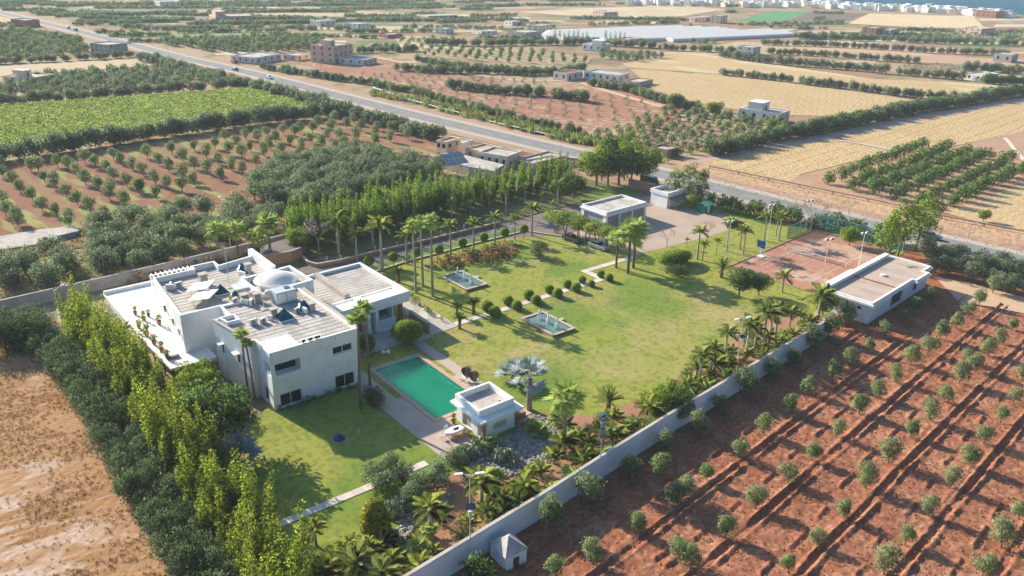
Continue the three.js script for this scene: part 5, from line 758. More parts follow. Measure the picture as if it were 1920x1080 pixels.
// garage
{
  const k = frameOf([1135, 431], [1210, 410], [1094, 413], 401), t = thing('garage', 'white flat roofed garage with three grey shutter doors facing the forecourt', 'garage', k.F, k.turn), { w, d } = k, h = 4.0, cuts = [];
  const bay = (w - 0.8) / 3; for (let i = 0; i < 3; i++) cuts.push(box(0.4 + i * bay + 0.2, 0.4 + (i + 1) * bay - 0.2, -0.1, 2.9, -0.5, 0.3)); cuts.push(box(-0.3, 0.4, 0.3, 2.9, -d + 0.9, -0.9));
  part('wall', cut(box(0, w, -0.3, 3.2, -d, 0), cuts), M.white, t);
  for (let i = 0; i < 3; i++) { const s = part('shutter_door', box(0.4 + i * bay + 0.21, 0.4 + (i + 1) * bay - 0.21, 0, 2.89, -0.45, -0.38), M.shutter, t); for (let j = 0; j < 10; j++) part('slat', box(0.4 + i * bay + 0.22, 0.4 + (i + 1) * bay - 0.22, 0.03 + j * 0.285, 0.27 + j * 0.285, -0.379, -0.35), M.shutter, s); }
  const gl = part('window', box(0.3, 0.34, 0.3, 2.9, -d + 0.91, -0.91), M.frame, t); for (let i = 0; i < 4; i++) part('pane', box(0.22, 0.26, 0.35, 2.85, -d + 1.0 + i * (d - 1.9) / 4, -d + 0.85 + (i + 1) * (d - 1.9) / 4), mat(0.30, 0.36, 0.40, 0.15), gl);
  const pl = [[-0.25, 0.25], [w + 0.25, 0.25], [w + 0.25, -d - 0.25], [-0.25, -d - 0.25]]; part('cornice', prism(pl, 3.2, 3.5), M.white, t); const pl2 = inset(pl, 0.3); part('parapet', prism(pl2, 3.5, 4.05, [inset(pl2, 0.3)]), M.white, t); part('roof', prism(inset(pl2, 0.305), 3.5, 3.6), M.roof, t);
  const k2 = frameOf([1250, 391], [1277, 383], [1222, 381], 367), g = thing('gatehouse', 'small white gatehouse with a brown lean-to roof by the gate', 'gatehouse', k2.F, k2.turn), W = k2.w, Dp = k2.d, cuts2 = [];
  windowIn(g, cuts2, 'front', 0, W * 0.55, W * 0.85, 1.1, 2.2); part('wall', cut(box(0, W, -0.3, 3.0, -Dp, 0), cuts2), M.white, g); const p3 = [[-0.2, 0.2], [W + 0.2, 0.2], [W + 0.2, -Dp - 0.2], [-0.2, -Dp - 0.2]]; part('parapet', prism(p3, 3.0, 3.9, [inset(p3, 0.4)]), M.white, g); part('roof', prism(inset(p3, 0.41), 3.0, 3.15), M.tanRoof, g);
  const lean = box(0.3, W - 0.1, -0.06, 0.06, 0, 2.6); lean.rotateX(0.28); lean.translate(0, 2.6, 0); part('lean_to', lean, M.brown, g); part('post', cyl(0.5, 2.4, 0, 1.95, 0.06), M.steel, g); part('post', cyl(W - 0.4, 2.4, 0, 1.95, 0.06), M.steel, g);
  const s = thing('garden_shed', 'small green metal shed with a pitched roof by the forecourt', 'shed', G(1321, 397), HTURN); part('wall', box(-1.4, 1.4, 0, 1.9, -1.3, 1.3), M.greenPaint, s); const rf = new THREE.CylinderGeometry(0.01, 1.95, 0.6, 4, 1); rf.rotateY(Math.PI / 4); rf.scale(1.1, 1, 1); const rg = prism([[-1.6, 1.5], [1.6, 1.5], [1.6, -1.5], [-1.6, -1.5]], 0, 0.08); const ra = box(-1.6, 1.6, 0, 0.07, -0.02, 1.65); ra.rotateX(0.3); ra.translate(0, 2.4, 0); const rb = box(-1.6, 1.6, 0, 0.07, -1.65, 0.02); rb.rotateX(-0.3); rb.translate(0, 2.4, 0); part('roof', ra, mat(0.10, 0.32, 0.24, 0.5), s); part('roof', rb, mat(0.10, 0.32, 0.24, 0.5), s); part('door', box(-0.7, 0.1, 0.05, 1.8, 1.3, 1.34), M.whitePaint, s); part('gable', prism([[-1.3, 1.29], [-1.2, 1.29], [-1.2, -1.29], [-1.3, -1.29]], 1.9, 2.0), M.greenPaint, s);
}
// long changing-room building by the tennis court
{
  const f = G(1628, 611), far = G(1752, 500, 4.0), dv = V3(far.x - f.x, 0, far.z - f.z), L = dv.length(), az = Math.atan2(dv.x, -dv.z), t = thing('changing_rooms', 'long white building with a pinkish flat roof by the tennis court', 'building', f, Math.PI / 2 - az), Wd = 9.2, cuts = [];
  // x runs along the shaded long face, -z into the building (towards the court)
  const body = [[0.6, -0.5], [L - 0.8, -0.5], [L - 0.8, -Wd + 3], [L - 3, -Wd + 0.4], [0.6, -Wd + 0.4]];
  for (let i = 0; i < 3; i++) windowIn(t, cuts, 'left', 0.6, -Wd + 2.0 + i * 2.2, -Wd + 2.8 + i * 2.2, 2.0, 2.7, { panes: 1, sill: false });
  windowIn(t, cuts, 'front', -0.5, L * 0.36, L * 0.54, 0.4, 3.0, { panes: 4, sill: false, glass: M.glass, frame: mat(0.10, 0.42, 0.50, 0.5) }); windowIn(t, cuts, 'front', -0.5, L * 0.72, L * 0.8, 0.8, 2.6, { panes: 2, sill: false, frame: mat(0.10, 0.25, 0.50, 0.5) });
  part('wall', cut(prism(body, -0.3, 3.4), cuts), stucBlue, t);
  const eave = [[0, 0.2], [L * 0.62, 0.2], [L * 0.62, 0.9], [L * 0.86, 0.9], [L * 0.86, -0.2], [L, -0.2], [L, -Wd - 0.2], [L * 0.5, -Wd - 0.2], [L * 0.5, -Wd - 0.9], [0, -Wd - 0.9]];
  part('roof_slab', prism(eave, 3.4, 3.75), M.white, t); part('parapet', prism(inset(eave, 0.25), 3.755, 4.05, [inset(eave, 0.6)]), M.white, t); part('roof', prism(inset(eave, 0.61), 3.755, 3.83), M.tanRoof, t);
  part('clerestory', box(0.6, L - 1, 3.84, 4.5, -Wd + 0.2, -Wd + 1.1), M.white, t); part('pipe', rod(V3(L * 0.4, 3.93, -0.8), V3(L * 0.4, 3.93, -Wd + 1.2), 0.1), M.rust, t);
  part('roof_hatch', cyl(L * 0.56, -Wd * 0.5, 3.83, 4.1, 0.5, 0.5, 14), M.plastic, t); part('gutter', rod(V3(0.3, 3.35, -0.3), V3(L * 0.6, 3.35, -0.3), 0.06), M.plastic, t);
}
// pump hut by the wall
{
  const k = frameOf([948, 1072], [987, 1054], [917, 1041], 1046), t = thing('pump_hut', 'small white hut with a hipped concrete roof at the outer wall foot', 'hut', k.F, k.turn), { w, d } = k, h = Math.max(1.7, k.h), cuts = [box(w * 0.35, w * 0.68, -0.1, 1.25, -0.3, 0.2), box(-0.2, 0.25, 0.75, 1.05, -d * 0.6, -d * 0.45)];
  part('wall', cut(box(0, w, -0.4, h, -d, 0), cuts), stucBlue, t); part('door', box(w * 0.35 + 0.01, w * 0.68 - 0.01, 0, 1.24, -0.25, -0.2), M.wood, t);
  const e = 0.12, A = [[-e, e], [w + e, e], [w + e, -d - e], [-e, -d - e]], top = V3(w / 2, h + 1.15, -d / 2), pos = []; for (let i = 0; i < 4; i++) { const a = A[i], b = A[(i + 1) % 4]; pos.push(a[0], h, a[1], b[0], h, b[1], top.x, top.y, top.z); } pos.push(A[0][0], h, A[0][1], A[2][0], h, A[2][1], A[1][0], h, A[1][1], A[0][0], h, A[0][1], A[3][0], h, A[3][1], A[2][0], h, A[2][1]); const g = new THREE.BufferGeometry(); g.setAttribute('position', new THREE.Float32BufferAttribute(pos, 3)); g.computeVertexNormals(); part('roof', uvBox(g), M.roof, t);
}
// neighbour's house with the solar array
{
  const t = flatHouse({ f: [837, 302], r: [864, 294], l: [820, 298], t: 266, label: 'tall sand coloured block of the neighbouring house beside the road', m: sand, rm: M.pave, nd: 2, nw: 2 });
  flatHouse({ f: [951, 320], r: [978, 309], l: [902, 309], t: 293, label: 'cream flat roofed block of the neighbouring house with a red wall', m: cream, storeys: 1, nd: 4 });
  flatHouse({ f: [905, 306], r: [940, 297], l: [866, 300], t: 284, label: 'low middle block between the two parts of the neighbouring house', m: sand, storeys: 1, rm: M.pave });
  flatHouse({ f: [868, 288], r: [888, 281], l: [830, 280], t: 268, label: 'low grey roofed annex behind the neighbouring house', m: offW, storeys: 1, blind: true });
  flatHouse({ f: [1000, 322], r: [1062, 306], l: [965, 313], t: 306, label: 'low pinkish yard building at the right of the neighbouring house', m: pinkW, storeys: 1, rm: M.roof });
  solo('yard_roof', prism(P([[806, 308], [850, 302], [945, 326], [925, 338], [880, 330]]).map((p) => [p.x, p.z]), 0.0, 2.6), M.roof, 'flat pale concrete roof in front of the solar array', 'roof');
  const p = G(850, 303, 2.6), s = thing('solar_array', 'tilted grey blue solar array in front of the neighbouring house', 'solar panel', V3(p.x + 0.5, 2.6, p.z + 3), (90 - 52) * DEG), pm = new THREE.MeshPhysicalMaterial({ color: lin(0.36, 0.37, 0.37), roughness: 0.8, specularIntensity: 0.3 });
  for (let i = 0; i < 4; i++) for (let j = 0; j < 2; j++) { const g = box(i * 1.75 - 3.5, i * 1.75 - 1.82, 0, 0.06, j * 2.4 - 2.4, j * 2.4 - 0.08); g.rotateX(0.5); g.translate(0, 1.5, 0); part('panel', g, pm, s); }
  for (const x of [-3.2, 0, 3.2]) { part('leg', rod(V3(x, 0, -2), V3(x, 2.45, -2), 0.05), M.steel, s); part('leg', rod(V3(x, 0, 1.8), V3(x, 0.6, 1.8), 0.05), M.steel, s); }
}
const houses = [
  { f: [62, 163], r: [107, 155], l: [40, 153], t: 146, label: 'cream farmhouse with a rooftop stair box left of the vineyard', m: cream, stair: [0.1, 0.4, 0.3, 0.7, 2.4], storeys: 2 },
  { f: [205, 101], r: [241, 97], l: [190, 95], t: 84, label: 'grey two storey house beside the road at upper left', m: greyW, storeys: 2, rm: M.concrete },
  { f: [52, 51], r: [76, 49], l: [42, 47], t: 38, label: 'dark red brick block near the road at far top left', m: brickW },
  { f: [405, 43], r: [475, 41], l: [385, 38], t: 31, label: 'long pinkish building on the far left horizon', m: pinkW, stair: [0.05, 0.3, 0.2, 0.8, 3] },
  { f: [600, 50], r: [630, 48], l: [593, 47], t: 39, label: 'pale building with columns left of the three storey house', m: offW },
  { f: [627, 120], r: [663, 113], l: [602, 113], t: 87, label: 'pink three storey house standing above the olive fields', m: pinkW, storeys: 3, stair: [0.2, 0.45, 0.3, 0.7, 2.2] },
  { f: [682, 123], r: [707, 118], l: [640, 118], t: 112, label: 'low white shed in front of the pink three storey house', m: offW, storeys: 1 },
  { f: [480, 120], r: [528, 112], l: [452, 113], t: 108, label: 'low pale roadside house with a flat white roof', m: offW, storeys: 1 },
  { f: [556, 114], r: [581, 110], l: [538, 110], t: 104, label: 'small white house behind the roadside hedge', m: cream, storeys: 1 },
  { f: [1063, 152], r: [1095, 146], l: [1056, 145], t: 138, label: 'white farm barn with a rusty roof in the red field', m: offW, rm: M.rust, storeys: 1 },
  { f: [1158, 155], r: [1180, 150], l: [1096, 147], t: 141, label: 'long low white farmhouse in the red field', m: offW, storeys: 1, nd: 5 },
  { f: [1198, 163], r: [1224, 157], l: [1180, 157], t: 154, label: 'rusty low shed at the right of the long white farmhouse', m: pinkW, storeys: 1, blind: true },
  { f: [1128, 97], r: [1144, 93], l: [1103, 91], t: 85, label: 'white stepped villa in front of the plastic greenhouse', m: M.white, stair: [0.0, 0.5, 0.0, 0.5, 2.5], storeys: 1 },
  { f: [986, 73], r: [1016, 70], l: [950, 69], t: 61, label: 'grey warehouse at the left end of the plastic greenhouse', m: greyW, blind: true, storeys: 1 },
  { f: [1180, 83], r: [1206, 80], l: [1168, 79], t: 74, label: 'pinkish hut by the dark cypresses before the greenhouse', m: pinkW, storeys: 1 },
  { f: [1010, 60], r: [1036, 57], l: [998, 57], t: 48, label: 'pale two storey block behind the grey warehouse', m: cream, storeys: 2 },
  { f: [1132, 34], r: [1158, 33], l: [1120, 31], t: 23, label: 'pinkish block alone in the pale field, top centre right', m: pinkW, storeys: 2 },
  { f: [960, 48], r: [975, 47], l: [952, 46], t: 40, label: 'small white house among far hedges, top centre', m: M.white, storeys: 1 },
  { f: [671, 57], r: [692, 55], l: [656, 53], t: 45, label: 'white house at the left end of the tan strip', m: M.white, storeys: 2 },
  { f: [803, 39], r: [858, 37], l: [788, 35], t: 30, label: 'long low pinkish farm block, top centre left', m: pinkW, storeys: 1 },
  { f: [836, 64], r: [851, 62], l: [826, 61], t: 54, label: 'small pale blue white house below the tan strip', m: offW, storeys: 2 },
  { f: [902, 65], r: [932, 63], l: [895, 62], t: 59, label: 'low white building right of the pale blue house', m: M.white, storeys: 1 },
  { f: [727, 72], r: [755, 70], l: [713, 69], t: 65, label: 'low reddish farm buildings by the pale stony soil', m: brickW, storeys: 1 },
  { f: [873, 17], r: [886, 16], l: [863, 15], t: 9, label: 'cream house with red roof on the far skyline, top centre', m: cream, rm: M.rust, storeys: 2 },
  { f: [1641, 68], r: [1655, 66], l: [1627, 64], t: 53, label: 'red brick block beside the grey block, upper right', m: brickW, storeys: 3 },
  { f: [1668, 68], r: [1686, 66], l: [1658, 65], t: 56, label: 'grey block touching the red brick block, upper right', m: greyW, storeys: 2 },
  { f: [1838, 66], r: [1863, 64], l: [1815, 62], t: 54, label: 'pinkish farmhouse at the right edge near the cream field', m: pinkW, storeys: 2 },
  { f: [1411, 104], r: [1425, 101], l: [1385, 100], t: 89, label: 'unfinished concrete house behind the wheat field', m: offW, storeys: 2, rm: M.concrete },
  { f: [1895, 118], r: [1907, 115], l: [1868, 113], t: 103, label: 'grey concrete house at the right edge', m: greyW, storeys: 1, rm: M.concrete },
  { f: [1840, 153], r: [1871, 149], l: [1812, 148], t: 141, label: 'low white arcaded house at the right edge by the wheat', m: offW, storeys: 1 },
  { f: [1461, 233], r: [1479, 226], l: [1392, 219], t: 213, label: 'pale grey house with a rooftop stair box between the trees and wheat', m: offW, stair: [0.05, 0.75, 0.45, 0.8, 2.6], storeys: 1, nd: 4 },
  { f: [1350, 44], r: [1363, 42], l: [1342, 41], t: 30, label: 'cream tower like house left of the green field', m: cream, storeys: 3 },
  { f: [1302, 41], r: [1336, 39], l: [1288, 38], t: 33, label: 'low cluster house left of the cream tower house', m: pinkW, storeys: 1 },
  { f: [1505, 70], r: [1522, 68], l: [1490, 66], t: 60, label: 'brown shed at the right end of the plastic greenhouse', m: pinkW, storeys: 1 },
  { f: [1866, 34], r: [1890, 32], l: [1846, 30], t: 21, label: 'brown mound like building close to the shore, top right', m: brickW, storeys: 2 },
  { f: [1250, 297], r: [1272, 291], l: [1227, 288], t: 281, label: 'brown mud brick ruin beyond the road bend', m: mat(0.34, 0.22, 0.15, 1), storeys: 1 },
  { f: [300, 12], r: [340, 11], l: [290, 9], t: 3, label: 'pale long building on the far left skyline', m: offW, storeys: 1 },
  { f: [500, 8], r: [512, 7], l: [492, 6], t: 1, label: 'cream block on the skyline left of centre', m: cream, storeys: 1 },
  { f: [560, 10], r: [590, 9], l: [552, 8], t: 3, label: 'pinkish skyline building left of centre', m: pinkW, storeys: 1 },
];
houses.forEach((o) => flatHouse(o));
// plastic greenhouse: side by side tunnels
{
  const t = thing('greenhouse', 'huge white plastic greenhouse with parallel tunnels', 'greenhouse'), poly = P([[1017, 73], [1030, 62], [1200, 58], [1275, 54], [1342, 56], [1382, 61], [1486, 60], [1490, 67], [1425, 72], [1260, 78], [1130, 77]]), az = 62 * DEG, s = Math.sin(az), c = Math.cos(az), wm = std({ color: lin(0.68, 0.66, 0.63), roughness: 0.8 });
  const uvp = poly.map((p) => [p.x * s - p.z * c, p.x * c + p.z * s]); const v0 = Math.min(...uvp.map((q) => q[1])), v1 = Math.max(...uvp.map((q) => q[1])), sp = 9;
  for (let v = v0 + sp / 2; v < v1; v += sp) { const xs = []; for (let i = 0; i < uvp.length; i++) { const a = uvp[i], b = uvp[(i + 1) % uvp.length]; if ((a[1] > v) !== (b[1] > v)) xs.push(a[0] + (b[0] - a[0]) * (v - a[1]) / (b[1] - a[1])); } if (xs.length < 2) continue; const u0 = Math.min(...xs), u1 = Math.max(...xs), sh = new THREE.Shape(); sh.moveTo(-sp / 2 + 0.1, 0); sh.lineTo(sp / 2 - 0.1, 0); sh.lineTo(sp / 2 - 0.1, 1.8); sh.quadraticCurveTo(0, 3.6, -sp / 2 + 0.1, 1.8); const g = new THREE.ExtrudeGeometry(sh, { depth: u1 - u0, bevelEnabled: false, curveSegments: 6 }); g.rotateY(Math.PI / 2); const cU = u0; g.translate(0, 0, 0); /* x: depth, z: -across */ g.rotateY(-(Math.atan2(-c, s))); g.translate(cU * s + v * c, 0, -cU * c + v * s); part('tunnel', g, wm, t); }
}
// the coastal town
{
  seed(909); const L = 'small white house in the far coastal town by the sea', gr = 'houses of the coastal town', mk = (w, d, h, m) => { const t = thing('town_house', L, 'house', V3(0, 0, 0), 0, gr); part('wall', box(-w / 2, w / 2, -0.3, h, -d / 2, d / 2), m, t); part('upper_floor', box(-w / 2, w * 0.1, h, h + 2.6, -d / 2, d * 0.2), m, t); return t; };
  const k = [mk(12, 10, 5, M.white), mk(15, 11, 6.5, offW), mk(11, 12, 4.5, cream), mk(14, 10, 6, M.white)], n = k.length; let used4 = 0;
  const band = [[1180, 6], [1260, 5], [1330, 6], [1400, 8], [1470, 9], [1540, 12], [1610, 15], [1680, 18], [1750, 21], [1820, 25], [1905, 31]];
  for (let i = 0; i < 220; i++) { const q = rnd() * (band.length - 1), a = Math.floor(q), x = band[a][0] + (band[a + 1][0] - band[a][0]) * (q - a), y = band[a][1] + (band[a + 1][1] - band[a][1]) * (q - a) + rr(-1.5, 6) * (x < 1460 ? 1 : 0.55), p = G(x, y); if (used4 < n) { k[used4].position.copy(p); k[used4].rotation.y = rr(0, 1.5); k[used4].scale.setScalar(0.7); used4++; } else copy(k[i % n], p, rr(0, 1.5), L, V3(rr(0.45, 0.85), rr(0.5, 0.85), rr(0.45, 0.85))); }
}
// ---------- planting ----------
const tens = ['', '', 'twenty', 'thirty', 'forty', 'fifty', 'sixty', 'seventy', 'eighty', 'ninety'], nth = (i) => i < 20 ? ord[i] : (i + 1) % 10 === 0 ? tens[(i + 1) / 10].replace('y', 'ieth') : tens[Math.floor((i + 1) / 10)] + '-' + ord[(i + 1) % 10 - 1];
function rowLabels(pts, az, gap, fmt) { // pts: Vector3[] -> label per point by row and place in the row
  const s = Math.sin(az * DEG), c = Math.cos(az * DEG), rows = new Map(); pts.forEach((p, i) => { const u = p.x * s - p.z * c, v = p.x * c + p.z * s, r = Math.round(v / gap); if (!rows.has(r)) rows.set(r, []); rows.get(r).push([u, i]); });
  const out = []; [...rows.keys()].sort((a, b) => a - b).forEach((r, k) => { rows.get(r).sort((a, b) => a[0] - b[0]).forEach(([, i], j) => { out[i] = fmt(nth(k), nth(j)); }); }); return out;
}
const z = (ox, oy, k, l) => l.map(([x, y]) => G(ox + x / k, oy + y / k));
{ // young olives right of the wall
  seed(4101); const lab = rowLabels(olivePos, QAZ, 6.9, (r, k) => `young olive on red soil, ${r} row from white wall, ${k} from near end`);
  olivePos.forEach((p, i) => { const s = rr(0.66, 1.0) * (toQ(p)[1] < 5 ? 1.3 : 1); plant('olive', i, 'olive_tree', lab[i], 'olive tree', p, rr(0, 6.28), V3(s, s * rr(0.9, 1.1), s), 'young olives in the ploughed red soil'); });
}
{ // western orchard
  seed(4102);
  const pts = [...z(0, 0, 3, [[175, 965], [325, 940], [480, 920], [540, 945], [640, 900], [680, 925], [745, 955], [830, 890], [895, 925], [970, 870], [1030, 910], [1095, 850], [1165, 890], [1230, 925], [1095, 950], [950, 965], [800, 985], [600, 970], [435, 990], [385, 955], [220, 970], [255, 1030], [75, 1040], [115, 1080], [315, 1060], [485, 1040], [640, 1010], [555, 1070], [715, 1050], [795, 1080], [875, 1035], [940, 1060], [1030, 1005], [1090, 1040], [1170, 975], [1245, 1010], [1305, 960], [1365, 980], [1440, 930], [1285, 870], [1330, 820], [1410, 850], [1380, 785], [1450, 800], [1270, 795], [1210, 840], [1500, 770], [1550, 800], [1485, 880], [1565, 915], [1645, 940], [1680, 895], [1585, 865], [1635, 820], [1520, 840], [1690, 750], [1590, 755], [1660, 770], [1745, 805], [1810, 830], [1700, 845], [1785, 880], [1840, 780], [1760, 750], [1865, 740], [1890, 850], [1915, 800], [1790, 715], [1880, 690], [1025, 1080], [625, 1080], [20, 1000], [10, 950], [1360, 890]]),
    ...z(0, 360, 3, [[20, 75], [185, 55], [240, 105], [320, 135], [395, 195], [100, 185], [35, 135], [435, 70], [505, 110], [590, 155], [620, 45], [705, 80], [780, 5], [880, 40], [375, 25]]),
    ...z(640, 0, 3, [[30, 720], [85, 790], [70, 700], [80, 845], [110, 740], [205, 735], [190, 820], [275, 800], [190, 765], [375, 785], [275, 750], [15, 830], [430, 750], [495, 775], [570, 780]])];
  const lab = rowLabels(pts, 137, 6.2, (r, k) => `rounded olive in western orchard, ${r} row from far left, ${k} along the row`);
  pts.forEach((p, i) => { const s = rr(0.98, 1.25); plant('olive', i + 3, 'olive_tree', lab[i], 'olive tree', p, rr(0, 6.28), s, 'olives of the western orchard'); });
  // dense grove between orchard and estate
  const g1 = [], poly1 = [[455, 348], [520, 315], [640, 290], [720, 300], [830, 318], [812, 345], [720, 358], [640, 390], [610, 412], [540, 405], [480, 380]], poly2 = [[-40, 490], [60, 470], [150, 455], [230, 420], [330, 400], [420, 400], [540, 408], [590, 420], [545, 438], [430, 468], [300, 500], [170, 535], [0, 572], [-40, 575]];
  fillSpots(poly1, 4.4, 0.95, 1.25, g1, 137, 0.2); const n1 = g1.length; fillSpots(poly2, 5.0, 0.9, 1.2, g1, 137, 0.22);
  const gp = g1.map(([x, zz]) => V3(x, 0, zz)), gl = rowLabels(gp, 50, 5, (r, k) => `dense grey green grove olive, ${r} rank from back, ${k} from left`);
  g1.forEach(([x, zz, s], i) => { if (rnd() < (i < n1 ? 0.04 : 0.14)) return; plant('grove', i, 'grove_olive', gl[i], 'olive tree', V3(x, 0, zz), rr(0, 6.28), s, 'olives of the dense old grove'); });
}
{ // left boundary: dark bushes outside, bright upright trees inside
  seed(4103); let k = 0, j = 0;
  const out = P([[20, 640], [60, 660], [105, 690], [150, 755], [205, 835], [245, 905], [280, 985], [345, 1075], [430, 1180]]);
  along(out, 2.6, (p) => { for (const o of [0, 1]) { const q = V3(p.x + (o ? 2.7 : 0) + rr(-0.7, 0.7), 0, p.z + rr(-0.8, 0.8) - (o ? 1.4 : 0)), s = rr(0.95, 1.3); plant('darkbush', k, 'boundary_bush', `dark bush outside the left boundary, ${nth(Math.floor(k / 2))} pair from back, ${o ? 'inner' : 'outer'} one`, 'bush', q, rr(0, 6.28), s, 'dark bushes along the left boundary'); k++; } });
  for (const [x, y, s] of [[10, 655, 1.5], [45, 650, 1.5], [80, 645, 1.5], [-20, 660, 1.5], [30, 630, 1.4], [70, 620, 1.3], [0, 625, 1.4]]) { plant('darkbush', k, 'boundary_bush', `large dark bush at the left frame edge, ${ord[k % 30]} in the clump`, 'bush', G(x, y), rr(0, 6.28), s, 'dark bushes along the left boundary'); k++; }
  const inn = P([[150, 640], [190, 690], [235, 735], [285, 800], [335, 870], [390, 945], [435, 1020], [490, 1100], [540, 1170]]);
  along(inn, 2.15, (p) => { for (const o of [0, 1]) { const s = rr(0.95, 1.3); plant('column', j, 'upright_tree', `bright upright tree of left belt, ${nth(Math.floor(j / 2))} pair from back, ${o ? 'right' : 'left'} one`, 'tree', V3(p.x + (o ? 1.7 : -0.3) + rr(-0.6, 0.6), 0, p.z + rr(-0.8, 0.8)), rr(0, 6.28), V3(s * rr(0.9, 1.3), s * rr(0.7, 1.12), s * rr(0.9, 1.3)), 'upright trees of the left belt').rotation.set(rr(-0.13, 0.13), rr(0, 6.28), rr(-0.13, 0.13)); j++; } });
}
{ // tall belt behind the driveway
  seed(4104); let j = 0; const line = P([[568, 458], [618, 462], [650, 455], [700, 440], [800, 411], [900, 386], [1000, 364], [1085, 346]]);
  along(line, 2.9, (p) => { for (let o = 0; o < 3; o++) { const s = rr(0.8, 1.12) * (o ? 1.0 : 0.9) * (j > 45 ? 0.8 : 1), q = V3(p.x - 1.9 * o + rr(-0.7, 0.7), 0, p.z - 2.4 * o + rr(-0.8, 0.8)); plant('beltcol', j, 'belt_tree', `bright upright tree behind the driveway, ${nth(Math.floor(j / 3))} from villa, ${['front', 'middle', 'rear'][o]} rank`, 'tree', q, rr(0, 6.28), V3(s * 1.05, s, s * 1.05), 'tree belt behind the driveway'); j++; } });
  for (const [k, i, n, l, x, y, s] of [
    ['broad', 0, 'leafy_tree', 'large leafy tree left of the estate gate, leftmost of the group', 1118, 348, 1.45], ['airy', 1, 'leafy_tree', 'tall dark tree in the group left of the gate', 1140, 350, 1.4], ['broad', 1, 'leafy_tree', 'dark round tree in the middle of the gate group', 1160, 346, 1.5], ['airy', 0, 'leafy_tree', 'tall bright tree in the gate group', 1182, 350, 1.45], ['broad', 0, 'leafy_tree', 'rightmost large leafy tree left of the gate', 1202, 343, 1.4], ['airy', 2, 'leafy_tree', 'tall tree at the back of the gate group', 1170, 336, 1.3], ['airy', 0, 'leafy_tree', 'slim bright tree at the back left of the gate group', 1128, 338, 1.15],
    ['broad', 1, 'leafy_tree', 'dense dark tree at the right end of the belt behind the driveway', 1075, 372, 0.95], ['broad', 1, 'leafy_tree', 'dark low tree before the gate lawn', 1050, 380, 0.8],
    ['airy', 0, 'leafy_tree', 'bright tree behind the gatehouse, left one', 1262, 378, 0.95], ['airy', 2, 'leafy_tree', 'bright tree behind the gatehouse, right one', 1290, 380, 1.0], ['airy', 1, 'leafy_tree', 'dark tree beside the green shed', 1312, 388, 0.95], ['broad', 0, 'leafy_tree', 'round tree between gatehouse and shed', 1300, 392, 0.55],
    ['airy', 0, 'leafy_tree', 'tall loose tree behind the tennis court, leftmost', 1652, 492, 1.1], ['airy', 2, 'leafy_tree', 'tall loose tree behind the tennis court, second', 1682, 484, 1.25], ['airy', 0, 'leafy_tree', 'tall loose tree at the end of the long building, right', 1716, 470, 1.3], ['airy', 2, 'leafy_tree', 'tall loose tree at the end of the long building, rearmost', 1732, 458, 1.15], ['airy', 0, 'leafy_tree', 'tall loose tree nearest the tennis fence corner', 1668, 474, 1.0],
    ['bare', 0, 'bare_tree', 'tall leafless tree beyond the tennis court', 1520, 432, 1.7], ['bare', 1, 'bare_tree', 'leafless tree on the forecourt edge', 1250, 462, 0.9], ['bare', 2, 'bare_tree', 'bare tree with brown leaves by the forecourt palms', 1325, 450, 0.95], ['bare', 0, 'bare_tree', 'leafless tree along the road hedge', 1400, 402, 0.9], ['bare', 1, 'bare_tree', 'leafless tree along the road hedge, right of the first', 1470, 412, 0.95], ['bare', 2, 'bare_tree', 'bare tree on the verge beyond the road', 1590, 402, 0.8],
    ['broad', 1, 'leafy_tree', 'big dark green tree at the lower left corner of the villa', 416, 842, 1.32], ['broad', 0, 'leafy_tree', 'bright green tree beside the terrace posts', 378, 752, 0.85], ['broad', 1, 'leafy_tree', 'dark tree left of the tennis court', 1385, 556, 0.8], ['broad', 1, 'leafy_tree', 'dark tree beside the tennis court, right of the first', 1422, 553, 0.6], ['broad', 0, 'leafy_tree', 'green tree by the near corner of the tennis court', 1542, 590, 0.62], ['broad', 0, 'leafy_tree', 'round garden tree behind the tennis fence', 1592, 460, 0.62],
    ['broad', 0, 'leafy_tree', 'yellow green tree above the brown ramp', 562, 470, 0.75], ['broad', 1, 'leafy_tree', 'leafy tree leaning over the long wall in the middle', 1268, 795, 0.62], ['broad', 0, 'leafy_tree', 'bright leafy tree inside the long wall in the middle', 1250, 780, 0.72], ['citrus', 0, 'fig_bush', 'dark glossy bush outside the wall by the pump hut', 897, 1085, 0.9], ['broad', 0, 'leafy_tree', 'lone round tree on the far verge at right', 1843, 415, 0.42],
    ['broad', 0, 'leafy_tree', 'round bright tree left of the pale grey house', 1335, 218, 0.8], ['broad', 1, 'leafy_tree', 'dark tree in front of the pale grey house', 1402, 240, 0.6], ['broad', 0, 'leafy_tree', 'grey green tree right of the pale grey house', 1445, 245, 0.62], ['broad', 1, 'leafy_tree', 'dark round tree at the end of the red field', 1265, 205, 0.9]]) plant(k, i, n, l, 'tree', G(x, y), i * 1.3 + x, s);
  const jac = (x, y, s, l) => { const t = plant('bare', 0, 'jacaranda', l, 'tree', G(x, y), 1, s); part('blossom', protoBlossom, LM.lilac, t); };
  var protoBlossom = crownGeo(roundPuffs(1.6, 0.9, 3.6, 8, 0.5), 260, 0.22, { tint: 0.2 }); jac(598, 470, 1.5, 'tree with lilac blossom above the ramp behind the villa'); jac(1203, 468, 0.85, 'small tree with lilac blossom by the forecourt');
}
